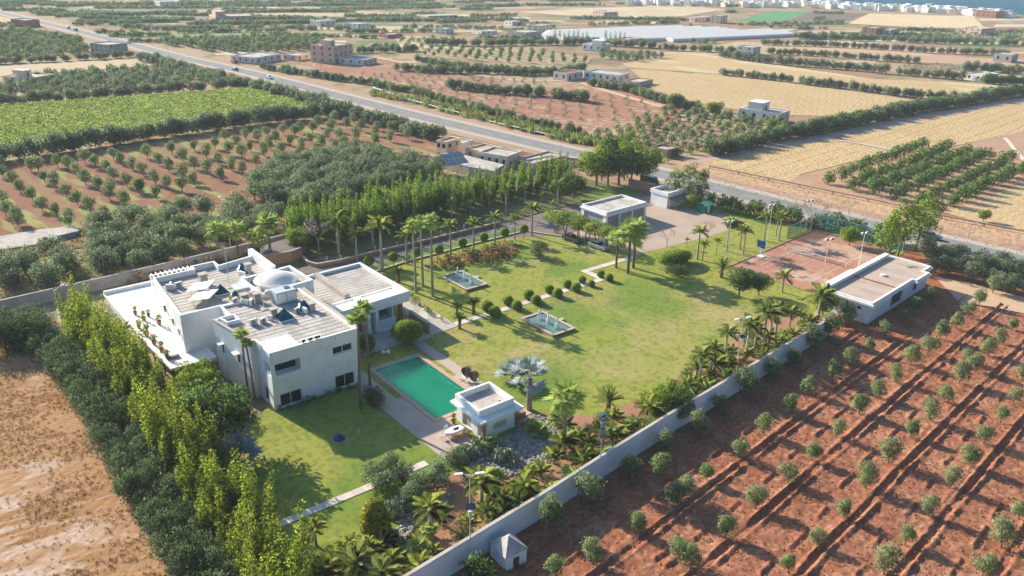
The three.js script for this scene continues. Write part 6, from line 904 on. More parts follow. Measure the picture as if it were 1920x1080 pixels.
{ // palms
  seed(4105); const Q = (key, name, list, lab, base, group) => list.forEach(([x, y, cy, l], i) => palm(key, name, l || lab(i), G(x, y), rr(0, 6.28), heightAt([x, y], cy) / base, group));
  Q('queen', 'queen_palm', [[670, 489, 440], [717, 507, 428], [763, 494, 443], [845, 475, 425], [888, 468, 421], [928, 458, 410], [965, 450, 413], [997, 442, 393], [1035, 413, 384]], (i) => `feathery palm in the front row along the driveway, ${ord[i]} from the villa`, 6.0, 'palms along the driveway');
  Q('queenGreen', 'queen_palm', [[811, 410, 380], [847, 412, 380], [882, 409, 381], [917, 392, 366], [949, 402, 356], [984, 384, 350], [1016, 384, 366], [1045, 391, 348], [636, 480, 415], [700, 465, 425]], (i) => `feathery palm before the tree belt above the driveway, ${ord[i]} in its row`, 6.0, 'palms above the driveway');
  Q('tall', 'tall_fan_palm', [[780, 549, 425, 'very tall thin palm near the fountain, leftmost of three'], [793, 537, 417, 'very tall thin palm near the fountain, rearmost of three'], [811, 555, 416, 'very tall thin palm near the fountain, rightmost of three']], null, 13.2, 'three tall palms');
  Q('fanShort', 'fan_palm', [[411, 483, 432], [448, 486, 433], [480, 484, 443], [509, 491, 423], [494, 484, 452]], (i) => `shaggy fan palm behind the villa, ${ord[i]} from the left`, 4.6, 'fan palms behind the villa');
  Q('slim', 'slim_palm', [[466, 742, 628, 'slim palm against the west wall, left and taller one'], [478, 748, 646, 'slim palm against the west wall, right and shorter one'], [677, 767, 603, 'slim palm at the right corner of the villa facade'], [694, 723, 582, 'slim palm by the pool corner before the porch']], null, 10.4, 'slim palms at the villa');
  Q('fanShort', 'fan_palm', [[1155, 502, 448, 'fan palm by the forecourt, leftmost of three'], [1177, 512, 440, 'fan palm by the forecourt, nearest of three'], [1187, 502, 433, 'fan palm by the forecourt, tallest of three']], null, 4.6, 'three fan palms by the forecourt');
  Q('queen', 'queen_palm', [[1307, 486, 437], [1317, 489, 459], [1362, 471, 422], [1387, 466, 430], [1393, 476, 436], [1432, 451, 407], [1455, 441, 410], [1460, 451, 407], [1287, 465, 450], [1342, 478, 452]], (i) => `small feathery palm on the lawn left of the tennis court, ${ord[i]} from the left`, 6.0, 'palms left of the tennis court');
  Q('fan', 'fan_palm', [[1057, 853, 748, 'single fan palm with brown trunk beside the stone bed']], null, 6.4);
  Q('silver', 'silver_palm', [[992, 768, 690, 'large silver blue fan palm on the lawn']], null, 5.2); Q('silverLow', 'silver_palm', [[961, 716, 690, 'small stemless silver palm beside the large silver palm'], [448, 880, 842, 'silver palm in the shade at the lower left']], null, 1.7);
  Q('date', 'date_palm', [[1140, 772, 745, 'low feathery date palm by the wall planting'], [1352, 520, 498, 'low date palm by the path to the tennis court']], null, 2.4);
  Q('cycad', 'cycad', [[857, 592, 572, 'small cycad with pale crown beside the path, left one'], [888, 588, 565, 'cycad beside the path, right one'], [862, 616, 594, 'cycad nearest the villa terrace'], [747, 529, 508, 'cycad near the driveway kerb']], null, 1.8);
  Q('queenParts', 'feather_palm', [[593, 1023, 992, 'young feather palm on the small lawn'], [807, 1003, 955, 'arching yellow palm near the golden cone bush'], [903, 953, 905, 'yellow palm behind the solar lamp'], [983, 950, 912, 'pale yellow palm inside the wall'], [1216, 800, 765, 'feather palm inside the middle of the wall'], [1533, 598, 556, 'palm at the corner of the long building'], [1466, 548, 520, 'small yellow palm before the tennis court']], null, 3.0);
  Q('queenGreen', 'feather_palm', [[1427, 662, 588, 'shaggy palm above the long wall, left'], [1453, 632, 580, 'shaggy palm above the long wall, second'], [1477, 632, 588, 'shaggy palm above the long wall, third'], [1497, 622, 590, 'shaggy palm above the long wall, fourth'], [1357, 682, 625, 'shaggy palm above the long wall, beside the double lamp'], [1397, 676, 612, 'slender palm above the long wall right of the double lamp'], [1412, 668, 618, 'slender palm in the group above the long wall'], [1440, 650, 590, 'slender palm in the middle of the group above the wall'], [1330, 712, 655, 'slender palm above the wall left of the double lamp'], [1310, 725, 668, 'slender palm above the wall beside the bright tree']], null, 6.0, 'slender palms above the long wall');
  // the long bed inside the wall
  const base = wallTop.map(([x, y]) => { const p = G(x, y, 3.1); return V3(p.x, 0, p.z); }); let n = 0; const kinds = ['areca', 'greenareca', 'lowfan', 'areca', 'greenareca', 'lowfan', 'areca'];
  let stp = -1, shr = 0; along(base, 1.75, (p) => { stp++; for (const o of [2.1, 4.0, 6.2]) { if (rnd() < (o > 5 ? 0.6 : 0.36)) continue; const f = toQ(p)[0], d = o + rr(-0.7, 0.7), q = V3(p.x - d * Math.cos(QAZ * DEG) + rr(-0.5, 0.5), 0, p.z - d * Math.sin(QAZ * DEG) + rr(-0.5, 0.5)); if (f > 70) continue; const k = kinds[Math.floor(rnd() * kinds.length)]; n++; palm(k, k === 'lowfan' ? 'low_fan_palm' : 'bushy_palm', `${k === 'areca' ? 'yellow feather palm' : k === 'lowfan' ? 'low fan palm' : 'green feather palm'} inside the long wall, ${nth(stp)} step from the bottom edge, ${o < 3 ? 'wall' : o < 5 ? 'middle' : 'lawn'} side`, q, rr(0, 6.28), rr(0.75, 1.35), 'palms planted inside the long wall'); } });
  for (const [x, y, k, s] of [[640, 1062, 'areca', 1.3], [690, 1050, 'areca', 1.4], [735, 1070, 'areca', 1.2], [670, 1085, 'greenareca', 1.3], [610, 1090, 'areca', 1.4], [720, 1035, 'areca', 1.1], [655, 1040, 'areca', 1.1], [230, 640, 'greenareca', 1.2], [1000, 812, 'lowfan', 1.1], [1015, 820, 'lowfan', 1.0], [1045, 800, 'lowfan', 1.2], [1060, 815, 'greenareca', 1.0], [920, 840, 'lowfan', 1.0], [905, 850, 'lowfan', 0.9], [930, 905, 'lowfan', 1.0]]) palm(k, 'bushy_palm', `bushy palm, ${x < 400 ? 'on the white west terrace' : y > 1000 ? 'in the cluster at the bottom edge' : 'around the stone bed'}, ${ord[n++ % 30]} planted`, G(x, y), x, s, 'palms around the stone bed and bottom edge');
}
{ // shrubs and clipped forms
  seed(4106);
  z(640, 360, 3, [[820, 670], [862, 700], [937, 635], [988, 660], [1053, 602], [1095, 628], [1168, 568], [1217, 590], [1270, 537], [1320, 558], [1353, 510], [1405, 530], [1457, 478], [1505, 500]]).forEach((p, i) => plant('ball', i, 'ball_bush', `clipped green ball bush ${i % 2 ? 'on the near side' : 'on the far side'} of the garden path, ${ord[Math.floor(i / 2)]} from the villa`, 'bush', p, rr(0, 6), [1.5, 1.5, 1.35, 1.3, 1.4, 1.3, 1.25, 1.3, 1.2, 1.3, 1.1, 0.95, 1.1, 1.15][i], 'ball bushes along the garden path'));
  [[693, 508], [738, 501], [782, 492], [823, 486], [867, 473], [907, 463], [946, 453], [982, 447]].forEach(([x, y], i) => plant('lollipop', i, 'clipped_tree', `small clipped round tree beside the driveway, ${ord[i]} from the villa`, 'tree', G(x, y), i, 1.05, 'clipped trees beside the driveway'));
  plant('clipped', 0, 'clipped_tree', 'large clipped mushroom shaped tree on the villa terrace', 'tree', G(764, 642), 0, V3(0.92, 1.05, 0.92)); plant('clipped', 0, 'clipped_tree', 'clipped bright bush behind the two slim palms', 'bush', G(688, 660), 1, V3(0.55, 0.85, 0.55)); plant('clipped', 0, 'clipped_hedge', 'large rounded bright hedge by the fan palm trio', 'hedge', G(1264, 496), HTURN, V3(1.65, 0.78, 1.0));
  plant('darkbush', 0, 'round_bush', 'single round olive green bush on the upper lawn', 'bush', G(1011, 481), 0, V3(1.25, 0.85, 1.25)); plant('darkbush', 1, 'grey_bush', 'grey reedy bush below the rounded hedge', 'bush', G(1268, 516), 0, V3(1.6, 0.6, 1.1)); plant('cone', 0, 'cone_bush', 'golden cone shaped conifer beside the cacti', 'bush', G(706, 1008), 0, 1.15);
  [[1043, 436], [1060, 440], [1083, 447], [1100, 452], [1118, 460], [1138, 468]].forEach(([x, y], i) => plant('umbrella', i, 'umbrella_tree', `flat topped green tree along the forecourt edge, ${ord[i]} from the left`, 'tree', G(x, y), i, 1.2, 'flat topped trees along the forecourt'));
  [[718, 925], [755, 905], [790, 925], [830, 898], [852, 880], [775, 945], [700, 905], [820, 925], [735, 890]].forEach(([x, y], i) => plant('grove', i, 'thicket_olive', `grey green bushy olive in the thicket by the cactus bed, ${ord[i]} of nine`, 'olive tree', G(x, y), i, 0.62, 'thicket by the cactus bed'));
  [[872, 858], [890, 850], [905, 845], [952, 868], [940, 862], [742, 962], [752, 955], [722, 1015], [735, 1022], [860, 866]].forEach(([x, y], i) => plant('cactus', i, 'prickly_pear', `grey green prickly pear ${i < 3 || i > 8 ? 'beside the pool house' : i < 5 ? 'at the edge of the stone bed' : 'around the golden conifer'}, ${ord[i]} of ten`, 'cactus', G(x, y), i, 1.05, 'prickly pears'));
  const hs = [], hd = P([[1336, 388], [1400, 404], [1480, 416], [1560, 432], [1640, 452], [1700, 462]]); along(hd, 2.4, (p) => hs.push(p)); hs.forEach((p, i) => plant('citrus', i, 'roadside_bush', `dark roadside bush between court and road, ${nth(i)} from the left`, 'bush', V3(p.x + rr(-0.8, 0.8), 0, p.z + rr(-0.8, 0.8)), i, rr(0.85, 1.15), 'bushes between court and road'));
  const rs = []; for (const l of [[[1742, 492], [1800, 505], [1860, 520], [1935, 540]], [[1748, 510], [1810, 525], [1870, 540], [1940, 562]], [[1738, 478], [1780, 486], [1850, 502], [1940, 522]]]) along(P(l), 3.4, (p) => rs.push(p)); rs.forEach((p, i) => plant('grove', i, 'hedge_olive', `dense olive in thick hedge behind the long building, ${nth(i)} of them`, 'olive tree', V3(p.x + rr(-0.8, 0.8), 0, p.z + rr(-0.8, 0.8)), i, rr(0.72, 0.95), 'thick hedge behind the long building'));
  const cs = fillSpots([[1492, 345], [1620, 312], [1720, 283], [1800, 286], [1900, 303], [1945, 325], [1790, 388], [1745, 388], [1620, 366]], 6.0, 0.85, 1.15, [], 47, 0.1), cp = cs.map(([x, zz]) => V3(x, 0, zz)), cl = rowLabels(cp, 47, 6, (r, k) => `dark citrus tree beyond the road, ${r} row from the left, ${k} from the near end`);
  cs.forEach(([x, zz, s], i) => plant('citrus', i, 'citrus_tree', cl[i], 'citrus tree', V3(x, 0, zz), rr(0, 6), s * 1.1, 'citrus grove beyond the road'));
  for (const [x, y, k] of [[690, 745, 0], [700, 752, 1], [712, 760, 2], [698, 762, 0], [708, 745, 1]]) plant('shrub', k, 'shrub', `low shrub beside the slim palm at the pool, ${ord[k + (y > 750 ? 3 : 0)]}`, 'shrub', G(x, y), k, 1.2, 'shrubs beside the pool palm');
  scatter('flower_bed', 'long bed of brown and green dry shrubs on the upper lawn', 'shrubs', 'bushy', LM.dry, fillSpots([[815, 492], [880, 476], [955, 462], [965, 478], [900, 496], [825, 508]], 1.5, 0.8, 1.3, [], HAZ, 0.3));
  scatter('flower_bed', 'green shrubs among the dry bed on the upper lawn', 'shrubs', 'bushy', LM.deep, fillSpots([[820, 488], [890, 470], [960, 458], [962, 470], [880, 490]], 3.2, 0.8, 1.2, [], HAZ, 0.3));
  scatter('flower_bed', 'red and green plants in the white gravel bed', 'shrubs', 'bushy', LM.reed, rowSpots([[765, 555], [785, 572], [810, 590], [825, 600]], 1.2, 0.9, 0.4, 0.7)); scatter('foundation_plants', 'low plants along the foot of the villa facade', 'shrubs', 'bushy', LM.deep, rowSpots(H([[0.5, -0.6], [12.5, -0.6]]), 0.5, 1.0, 0.35, 0.7)); scatter('wall_plants', 'dry bushes along the grey boundary wall behind the villa', 'shrubs', 'bushy', LM.dry, rowSpots([[250, 535], [330, 515], [420, 492], [520, 470]], 2.0, 1.8, 0.8, 1.5));
}
// ---------- masses nobody could count ----------
{
  seed(4107);
  scatter('vineyard', 'bright green leafy vineyard canopy filling the left field', 'vineyard', 'vine', LM.vine, fillSpots([[-190, 221], [3, 204], [477, 169.5], [618, 211], [420, 234], [270, 253], [0, 281], [-190, 312]], 1.35, 0.95, 1.2, [], 60, 0.3).map(([x, zz, s]) => [x, zz, s, 1 / s]));
  const rows = [
    ['tall dark hedge along the near side of the vineyard', [[-190, 332], [0, 304], [150, 279], [290, 259], [420, 240], [540, 226], [650, 214]], 4.5, 1.5, 1.3, 1.9, 'oliveDark'],
    ['hedge along the far side of the vineyard', [[-120, 205], [0, 197], [130, 189], [260, 179], [400, 168], [470, 163]], 4, 1.7, 1.1, 1.6, 'oliveDark'],
    ['thick hedge beside the road, left side', [[270, 112], [350, 134], [420, 153], [480, 168], [560, 189], [640, 212], [720, 235], [815, 262]], 6, 1.1, 1.0, 1.5, 'oliveDark'],
    ['long hedge on the far side of the road', [[600, 146], [700, 160], [780, 176], [860, 200], [960, 226], [1040, 244], [1090, 254]], 5, 1.3, 0.9, 1.4, 'hedge'],
    ['dark tree row in the middle of the red field', [[838, 165], [900, 172], [960, 178], [1022, 181]], 5, 1.3, 1.3, 1.9, 'oliveDark'], ['short dark clump at the right of the red field row', [[1037, 182], [1070, 187], [1096, 190]], 5, 1.0, 1.4, 2.0, 'oliveDark'],
    ['tree row behind the red field', [[755, 132], [830, 138], [900, 136], [980, 140], [1060, 141], [1085, 131]], 8, 1.0, 1.2, 1.7, 'hedge'], ['upper tree row behind the red field', [[785, 114], [850, 126], [920, 133], [1000, 134]], 6, 1.3, 1.0, 1.5, 'hedge'],
    ['tree row in front of the white farmhouse', [[1110, 160], [1180, 172], [1240, 191], [1300, 207]], 6, 1.3, 1.2, 1.7, 'oliveDark'],
    ['long tamarisk row beside the dirt track to the right edge', [[1330, 290], [1450, 264], [1540, 247], [1640, 226], [1740, 206], [1860, 186], [1980, 166]], 6, 0.9, 1.4, 2.1, 'hedge'],
    ['short tree row in the wheat, left one', [[1350, 140], [1410, 146], [1486, 155]], 3, 1.7, 1.2, 1.6, 'oliveDark'], ['long tree row in the wheat, right one', [[1498, 157], [1600, 168], [1690, 181], [1800, 188]], 4, 1.5, 1.2, 1.7, 'oliveDark'],
    ['rounded tree row above the wheat', [[1350, 107], [1420, 117], [1500, 124], [1600, 132], [1662, 138]], 3, 2.6, 1.5, 2.1, 'oliveDark'], ['tree row above the wheat, right piece', [[1688, 140], [1740, 145], [1802, 149]], 4, 2.2, 1.4, 2.0, 'oliveDark'],
    ['tree row before the unfinished house', [[1440, 101], [1540, 106], [1640, 113], [1722, 119]], 4, 2.0, 1.3, 1.8, 'hedge'], ['tree row at upper right below the greenhouse', [[1240, 93], [1300, 96], [1384, 99]], 5, 2.0, 1.3, 1.8, 'hedge'], ['long tree line right of the greenhouse', [[1430, 84], [1560, 88], [1650, 93], [1740, 99], [1890, 104]], 4, 2.2, 1.3, 1.8, 'oliveDark'],
    ['tree line behind the greenhouse', [[1490, 72], [1600, 76], [1720, 80], [1920, 86]], 8, 2.0, 1.4, 2.0, 'hedge'], ['tree line left of the greenhouse', [[800, 84], [900, 86], [1000, 84], [1100, 84], [1230, 90]], 8, 1.6, 1.4, 2.0, 'hedge'], ['double tree line before the pink house', [[700, 92], [780, 96], [640, 100]], 6, 1.8, 1.2, 1.7, 'hedge'],
    ['hedge by the arcaded white house', [[1800, 130], [1850, 134], [1920, 138]], 8, 1.4, 1.4, 2.0, 'oliveDark'], ['hedge in front of the arcaded white house', [[1840, 156], [1880, 158], [1925, 160]], 6, 1.3, 1.4, 2.0, 'deep'], ['hedge along the upper edge of the left orchard road', [[490, 128], [560, 140], [640, 152]], 5, 1.6, 1.0, 1.5, 'hedge'],
    ['hedge above the pale left strip', [[-60, 121], [60, 117], [200, 110], [250, 107]], 6, 1.8, 1.2, 1.6, 'oliveDark'],
  ];
  rows.forEach(([l, px, w, st, s0, s1, m], i) => { const k = i < 3 ? 1 : 0.76; scatter('hedgerow', l, 'hedge', 'tree', LM[m], rowSpots(px, w * k, st * (i < 3 ? 1 : 0.85), s0 * k, s1 * k)); });
  const fills = [
    ['olive block left of the road above the vineyard', [[100, 143], [340, 132], [410, 156], [300, 166], [140, 178], [0, 190], [0, 172]], 6.2, 1.1, 1.6, 'tree', 'oliveDark'], ['olive block at the far left by the road', [[-60, 64], [70, 62], [150, 84], [170, 104], [0, 120], [-60, 122]], 8, 1.3, 1.8, 'tree', 'hedge'],
    ['olive wood right of the road bend', [[1085, 262], [1240, 216], [1300, 194], [1390, 217], [1480, 238], [1540, 248], [1400, 277], [1290, 298], [1240, 296], [1150, 272]], 5.6, 0.7, 1.15, 'tree', 'olive'], ['orchard block behind the roadside hedge, upper left', [[290, 80], [480, 73], [600, 77], [625, 93], [480, 103], [370, 95]], 7, 1.2, 1.7, 'tree', 'hedge'],
    ['young orchard before the greenhouse', [[760, 90], [980, 93], [1110, 109], [1100, 122], [960, 118], [800, 106]], 8.5, 0.8, 1.1, 'tree', 'hedge'], ['tree block left of the greenhouse villa', [[1120, 100], [1180, 104], [1260, 108], [1180, 116], [1120, 112]], 6, 1.0, 1.4, 'tree', 'hedge'],
    ['young olives scattered in the red field', [[660, 140], [740, 132], [830, 148], [1000, 172], [1180, 180], [1250, 206], [1200, 232], [1080, 232], [900, 198]], 9, 0.9, 1.5, 'bushy', 'oliveDark'], ['young olives on the upper red field', [[860, 142], [1000, 148], [1050, 155], [1010, 165], [900, 158]], 7, 0.9, 1.4, 'bushy', 'oliveDark'], ['sparse trees in the pale stony soil', [[740, 73], [880, 75], [860, 84], [750, 82]], 9, 0.8, 1.1, 'far', 'hedge'], ['small bushes of the young plantation at the right edge', [[1720, 66], [1860, 58], [2000, 60], [2000, 80], [1760, 78]], 9, 0.6, 0.9, 'far', 'oliveDark'], ['small bushes below the wheat row trees', [[1700, 118], [1860, 126], [1830, 138], [1680, 128]], 7, 0.7, 1.0, 'bushy', 'oliveDark'],
  ];
  fills.forEach(([l, px, gap, s0, s1, key, m]) => scatter('orchard', l, 'orchard', key, LM[m], fillSpots(px, gap, s0, s1, [], 137, 0.12)));
  // far plain: broken tree lines to the skyline
  const keep = (x, y) => !(x > 1170 && y < 9) && !(x > 1420 && y < 14) && !(x > 1500 && y < 17) && !(x > 1640 && y < 24) && !(x > 1800 && y < 30) && !(x > 1010 && x < 1495 && y > 52 && y < 80) && !(x > 1580 && x < 1850 && y > 24 && y < 54) && !(x > 1378 && x < 1525 && y > 20 && y < 42) && !(x > 970 && x < 1360 && y > 11 && y < 33) && !(y - (23 + x * 0.2465) > -5 && y - (23 + x * 0.2465) < 15), spots = [];
  for (let y = -22; y < 80; y += 2.1 + Math.max(0, y) * 0.05) for (let x = -200; x < 2150; ) { const len = rr(40, 260), sl = rr(-0.03, 0.03); if (rnd() < 0.62) for (let t = 0; t < len; t += 2.4 + rr(0, 1)) { const yy = y + sl * t + rr(-0.5, 0.5); if (!keep(x + t, yy)) continue; if (yy > 45 && rnd() < 0.4) continue; const p = G(x + t, yy); spots.push([p.x, p.z, rr(0.8, 1.4), rr(0.65, 0.95)]); } x += len + rr(15, 120); }
  scatter('far_trees', 'broken lines of dark trees across the hazy far plain', 'trees', 'far', LM.hedge, spots);
  scatter('reeds', 'tall green reeds between the road and the far hedge', 'reeds', 'reed', LM.reed, [...rowSpots([[700, 176], [780, 190], [860, 210], [940, 230], [1040, 254], [1120, 272], [1220, 298]], 7, 0.35, 1.0, 1.7), ...rowSpots([[960, 236], [1040, 256], [1130, 274], [1240, 302]], 6, 0.35, 1.1, 1.9)]);
  scatter('verge_grass', 'dry grass tufts on the verges of the road', 'grass', 'weed', LM.straw, [...rowSpots([[1320, 338], [1480, 372], [1640, 408], [1800, 446], [1960, 482]], 7, 0.3, 0.35, 0.65), ...rowSpots([[1335, 326], [1500, 358], [1660, 394], [1800, 424], [1940, 452]], 8, 0.3, 0.35, 0.65)]);
  const wd = P([[-420, 720], [0, 622], [90, 640], [180, 780], [290, 980], [370, 1095], [380, 1180], [-260, 1250]]), ws = []; for (let i = 0; i < 60000; i++) { const x = rr(-110, -5), zz = rr(-130, -50); if (!insidePoly(x, zz, wd)) continue; const d = fbm(x / 5, zz / 5, 4, 0, 951); const u = x * Math.sin(60 * DEG) - zz * Math.cos(60 * DEG), v = x * Math.cos(60 * DEG) + zz * Math.sin(60 * DEG), bare = sst(0.5, 0.62, fbm(u / 16, v / 16, 3, 0, 757)); if (rnd() > sst(0.25, 0.6, d) * (1 - 0.85 * bare)) continue; ws.push([x, zz, rr(0.35, 0.75), rr(0.5, 0.9)]); }
  scatter('dry_weeds', 'dry straw coloured weeds covering the lower left field', 'weeds', 'weed', LM.straw, ws);
  const bw = []; for (let i = 0; i < 900; i++) { const p = fromQ(rr(-8, 100), rr(0.4, 48)); bw.push([p.x, p.z, rr(0.3, 0.8), 1]); } scatter('soil_weeds', 'small weeds scattered over the ploughed red soil', 'weeds', 'weed', LM.reed, bw);
  const under = []; fillSpots([[0, 470], [150, 440], [300, 405], [600, 420], [545, 440], [300, 505], [0, 575]], 2.2, 0.6, 1.2, under, 50, 0.4); scatter('undergrowth', 'bright green undergrowth below the old olive grove', 'weeds', 'weed', LM.bright, under.map(([x, zz, s]) => [x, zz, s * 2.2, 0.8]));
  let shr2 = 0; const cd = []; for (let i = 0; i < 9000; i++) { const p = fromQ(rr(-8, 100), rr(0.4, 50)); cd.push([p.x, p.z, rr(0.3, 0.9), rr(0.5, 0.9), 0.03]); } tuftGeos.clod = norm(new THREE.DodecahedronGeometry(0.16, 0)); scatter('soil_clods', 'red earth clods lying over the ploughed soil', 'clods', 'clod', mat(0.36, 0.16, 0.10, 1), cd);
  for (const [x, y, k, s] of [[1190, 812, 'shrub', 1.6], [1160, 830, 'shrub', 1.4], [1100, 862, 'shrub', 1.5], [1300, 745, 'shrub', 1.7], [1335, 722, 'shrub', 1.5], [1280, 765, 'citrus', 0.8], [1060, 900, 'shrub', 1.4], [960, 960, 'shrub', 1.5], [1225, 785, 'citrus', 0.85], [1130, 800, 'shrub', 1.6], [870, 1010, 'shrub', 1.3], [1360, 690, 'citrus', 0.7]]) plant(k, x, 'leafy_shrub', `leafy shrub among wall palms, beside ${x < 1000 ? 'the solar lamp by the hut' : x < 1150 ? 'the lamp panel pole' : x < 1260 ? 'the middle of the wall' : 'the double lamp'}, ${nth(shr2++)} of twelve`, 'shrub', G(x, y), x, s, 'leafy shrubs among the wall palms');
  // pebble beds
  const st = new THREE.DodecahedronGeometry(0.2, 0); st.scale(1, 0.7, 1.2); tuftGeos.stone = norm(st); const stoneM = mat(0.30, 0.285, 0.265, 0.9), sp = fillSpots([[975, 785], [1015, 778], [1060, 815], [1052, 858], [990, 885], [930, 900], [880, 880], [900, 835], [960, 815]], 0.42, 0.8, 1.5, [], 50, 0.3); fillSpots([[795, 935], [850, 925], [830, 955], [780, 985], [745, 1035], [720, 1030], [760, 965]], 0.42, 0.8, 1.5, sp, 50, 0.3);
  scatter('stone_bed', 'bed of grey white boulders around the cacti and pool house', 'stones', 'stone', stoneM, sp.map(([x, zz, s]) => [x, zz, s, 1, 0.08]));
}
{ // dark cypresses before the greenhouse, individually
  seed(4108); const g = crownGeo([[0, 3, 0, 1.1, 3, 1.1], [0, 6, 0, 0.8, 2.8, 0.8]], 260, 0.6, { up: 0.9, aspect: 0.4 }), tr = cyl(0, 0, -0.1, 1.2, 0.15, 0.12, 6);
  [[1040, 80], [1049, 80], [1058, 81], [1066, 80], [1075, 81], [1083, 80], [1092, 81], [1100, 80], [1135, 81], [1144, 80], [1153, 81], [1162, 80], [1170, 81]].forEach(([x, y], i) => { const t = thing('cypress', `dark cypress before the greenhouse, ${ord[i]} from the left`, 'tree', G(x, y), i, 'cypresses before the greenhouse'); part('trunk', tr, M.bark, t); part('crown', g, LM.deep, t); t.scale.setScalar(rr(0.75, 1.05)); });
}
// ---------- tennis court ----------
{
  const L0 = G(1370, 500), T0 = G(1503.3, 444.7), R0 = G(1646.7, 486.7), d = T0.clone().sub(L0), az = 46.6, t = thing('tennis_court', 'worn red clay tennis court with faded white lines', 'tennis court', L0, (90 - az) * DEG), LX = 34, WZ = 18.0;
  t.userData.kind = 'structure'; void d; void R0;
  const clay = std({ map: (() => { const c = colTex(512, (u, v) => { const x = u * LX, y = v * WZ, a = fbm(x / 3, y / 3, 4, 0, 871), b = fbm(x / 0.7, y / 0.5, 3, 0, 873); let k = mix3([0.36, 0.165, 0.11], [0.42, 0.225, 0.16], a); k = mix3(k, [0.50, 0.35, 0.255], sst(0.5, 0.68, fbm(x / 5 + 9, y / 5, 4, 0, 875)) * 0.8); return mix3(k, [0.28, 0.12, 0.085], sst(0.55, 0.8, b) * 0.5); }); c.repeat.set(1 / LX, 1 / WZ); return c; })(), roughness: 1, bumpMap: rep(tGrain, 1.5), bumpScale: 0.02 });
  part('clay', box(0, LX, -0.1, 0.03, 0, WZ), clay, t);
  const kerb = mat(0.33, 0.22, 0.17, 0.9); for (const [a, b, c2, d2] of [[-0.2, LX + 0.2, -0.2, 0], [-0.2, LX + 0.2, WZ, WZ + 0.2], [-0.2, 0, 0, WZ], [LX, LX + 0.2, 0, WZ]]) part('kerb', box(a, b, -0.1, 0.16, c2, d2), kerb, t);
  const lw = mat(0.58, 0.50, 0.45, 0.9), cx = LX / 2, cz = WZ / 2, hl = 11.885, hw = 5.485, ln = (x0, x1, z0, z1) => part('line', box(x0, x1, 0.03, 0.036, z0, z1), lw, t);
  for (const s of [-1, 1]) { ln(cx - hl, cx + hl, cz + s * hw - 0.05, cz + s * hw + 0.05); ln(cx - hl, cx + hl, cz + s * 4.115 - 0.04, cz + s * 4.115 + 0.04); ln(cx + s * hl - 0.06, cx + s * hl + 0.06, cz - hw, cz + hw); ln(cx + s * 6.4 - 0.04, cx + s * 6.4 + 0.04, cz - 4.07, cz + 4.07); } ln(cx - 6.36, cx + 6.36, cz - 0.04, cz + 0.04);
  const n = thing('tennis_net', 'tennis net with white top band across the clay court', 'net', L0.clone().add(V3(0, 0.036, 0)), (90 - az) * DEG); const ng = []; for (let i = 0; i <= 64; i++) ng.push(box(cx - 0.006, cx + 0.006, 0.02, 0.95, cz - 6.4 + i * 0.2 - 0.008, cz - 6.4 + i * 0.2 + 0.008)); for (let i = 1; i < 6; i++) ng.push(box(cx - 0.006, cx + 0.006, i * 0.16 - 0.008, i * 0.16 + 0.008, cz - 6.4, cz + 6.4)); part('mesh', ng, M.dark, n); n.children[0].userData.kind = 'stuff'; part('band', box(cx - 0.03, cx + 0.03, 0.92, 1.03, cz - 6.4, cz + 6.4), M.whitePaint, n); for (const z0 of [-6.45, -2.1, 2.1, 6.45]) part('post', cyl(cx, cz + z0, 0, 1.07, 0.05, 0.05, 8), M.whitePaint, n);
  // fence: posts, rails, green netting on the far sides
  const f = thing('court_fence', 'tall green net fence around the far side of the tennis court', 'fence', L0, (90 - az) * DEG), net = new THREE.MeshPhysicalMaterial({ color: lin(0.05, 0.25, 0.20), roughness: 0.9, transparent: true, opacity: 0.42, specularIntensity: 0.1 });
  const posts = (x0, z0, x1, z1, k, h) => { for (let i = 0; i <= k; i++) { const x = x0 + (x1 - x0) * i / k, zz = z0 + (z1 - z0) * i / k; part('post', cyl(x, zz, 0, h, 0.045, 0.045, 7), mat(0.42, 0.52, 0.50, 0.6), f); if (i < k) { const X = x0 + (x1 - x0) * (i + 1) / k, Z = z0 + (z1 - z0) * (i + 1) / k; for (const y of [h, h * 0.55]) part('rail', rod(V3(x, y, zz), V3(X, y, Z), 0.03), mat(0.42, 0.52, 0.50, 0.6), f); const g = box(0, Math.hypot(X - x, Z - zz), 0.05, h - 0.03, -0.01, 0.01); g.rotateY(-Math.atan2(Z - zz, X - x)); g.translate(x, 0, zz); part('netting', g, net, f); } } };
  posts(LX + 1.2, -1.5, LX + 1.2, WZ + 1, 6, 3.4); posts(LX - 10, -1.5, LX + 1.2, -1.5, 4, 2.6);
  const f2 = thing('court_fence', 'low pale mesh fence at the lawn side of the tennis court', 'fence', L0, (90 - az) * DEG); const q = (x0, x1, z0) => { for (let x = x0; x < x1; x += 2.5) { part('post', cyl(x, z0, 0, 1.6, 0.035, 0.035, 6), M.plastic, f2); part('rail', rod(V3(x, 1.58, z0), V3(x + 2.5, 1.58, z0), 0.02), M.plastic, f2); } }; q(0, 10, -1.4); 
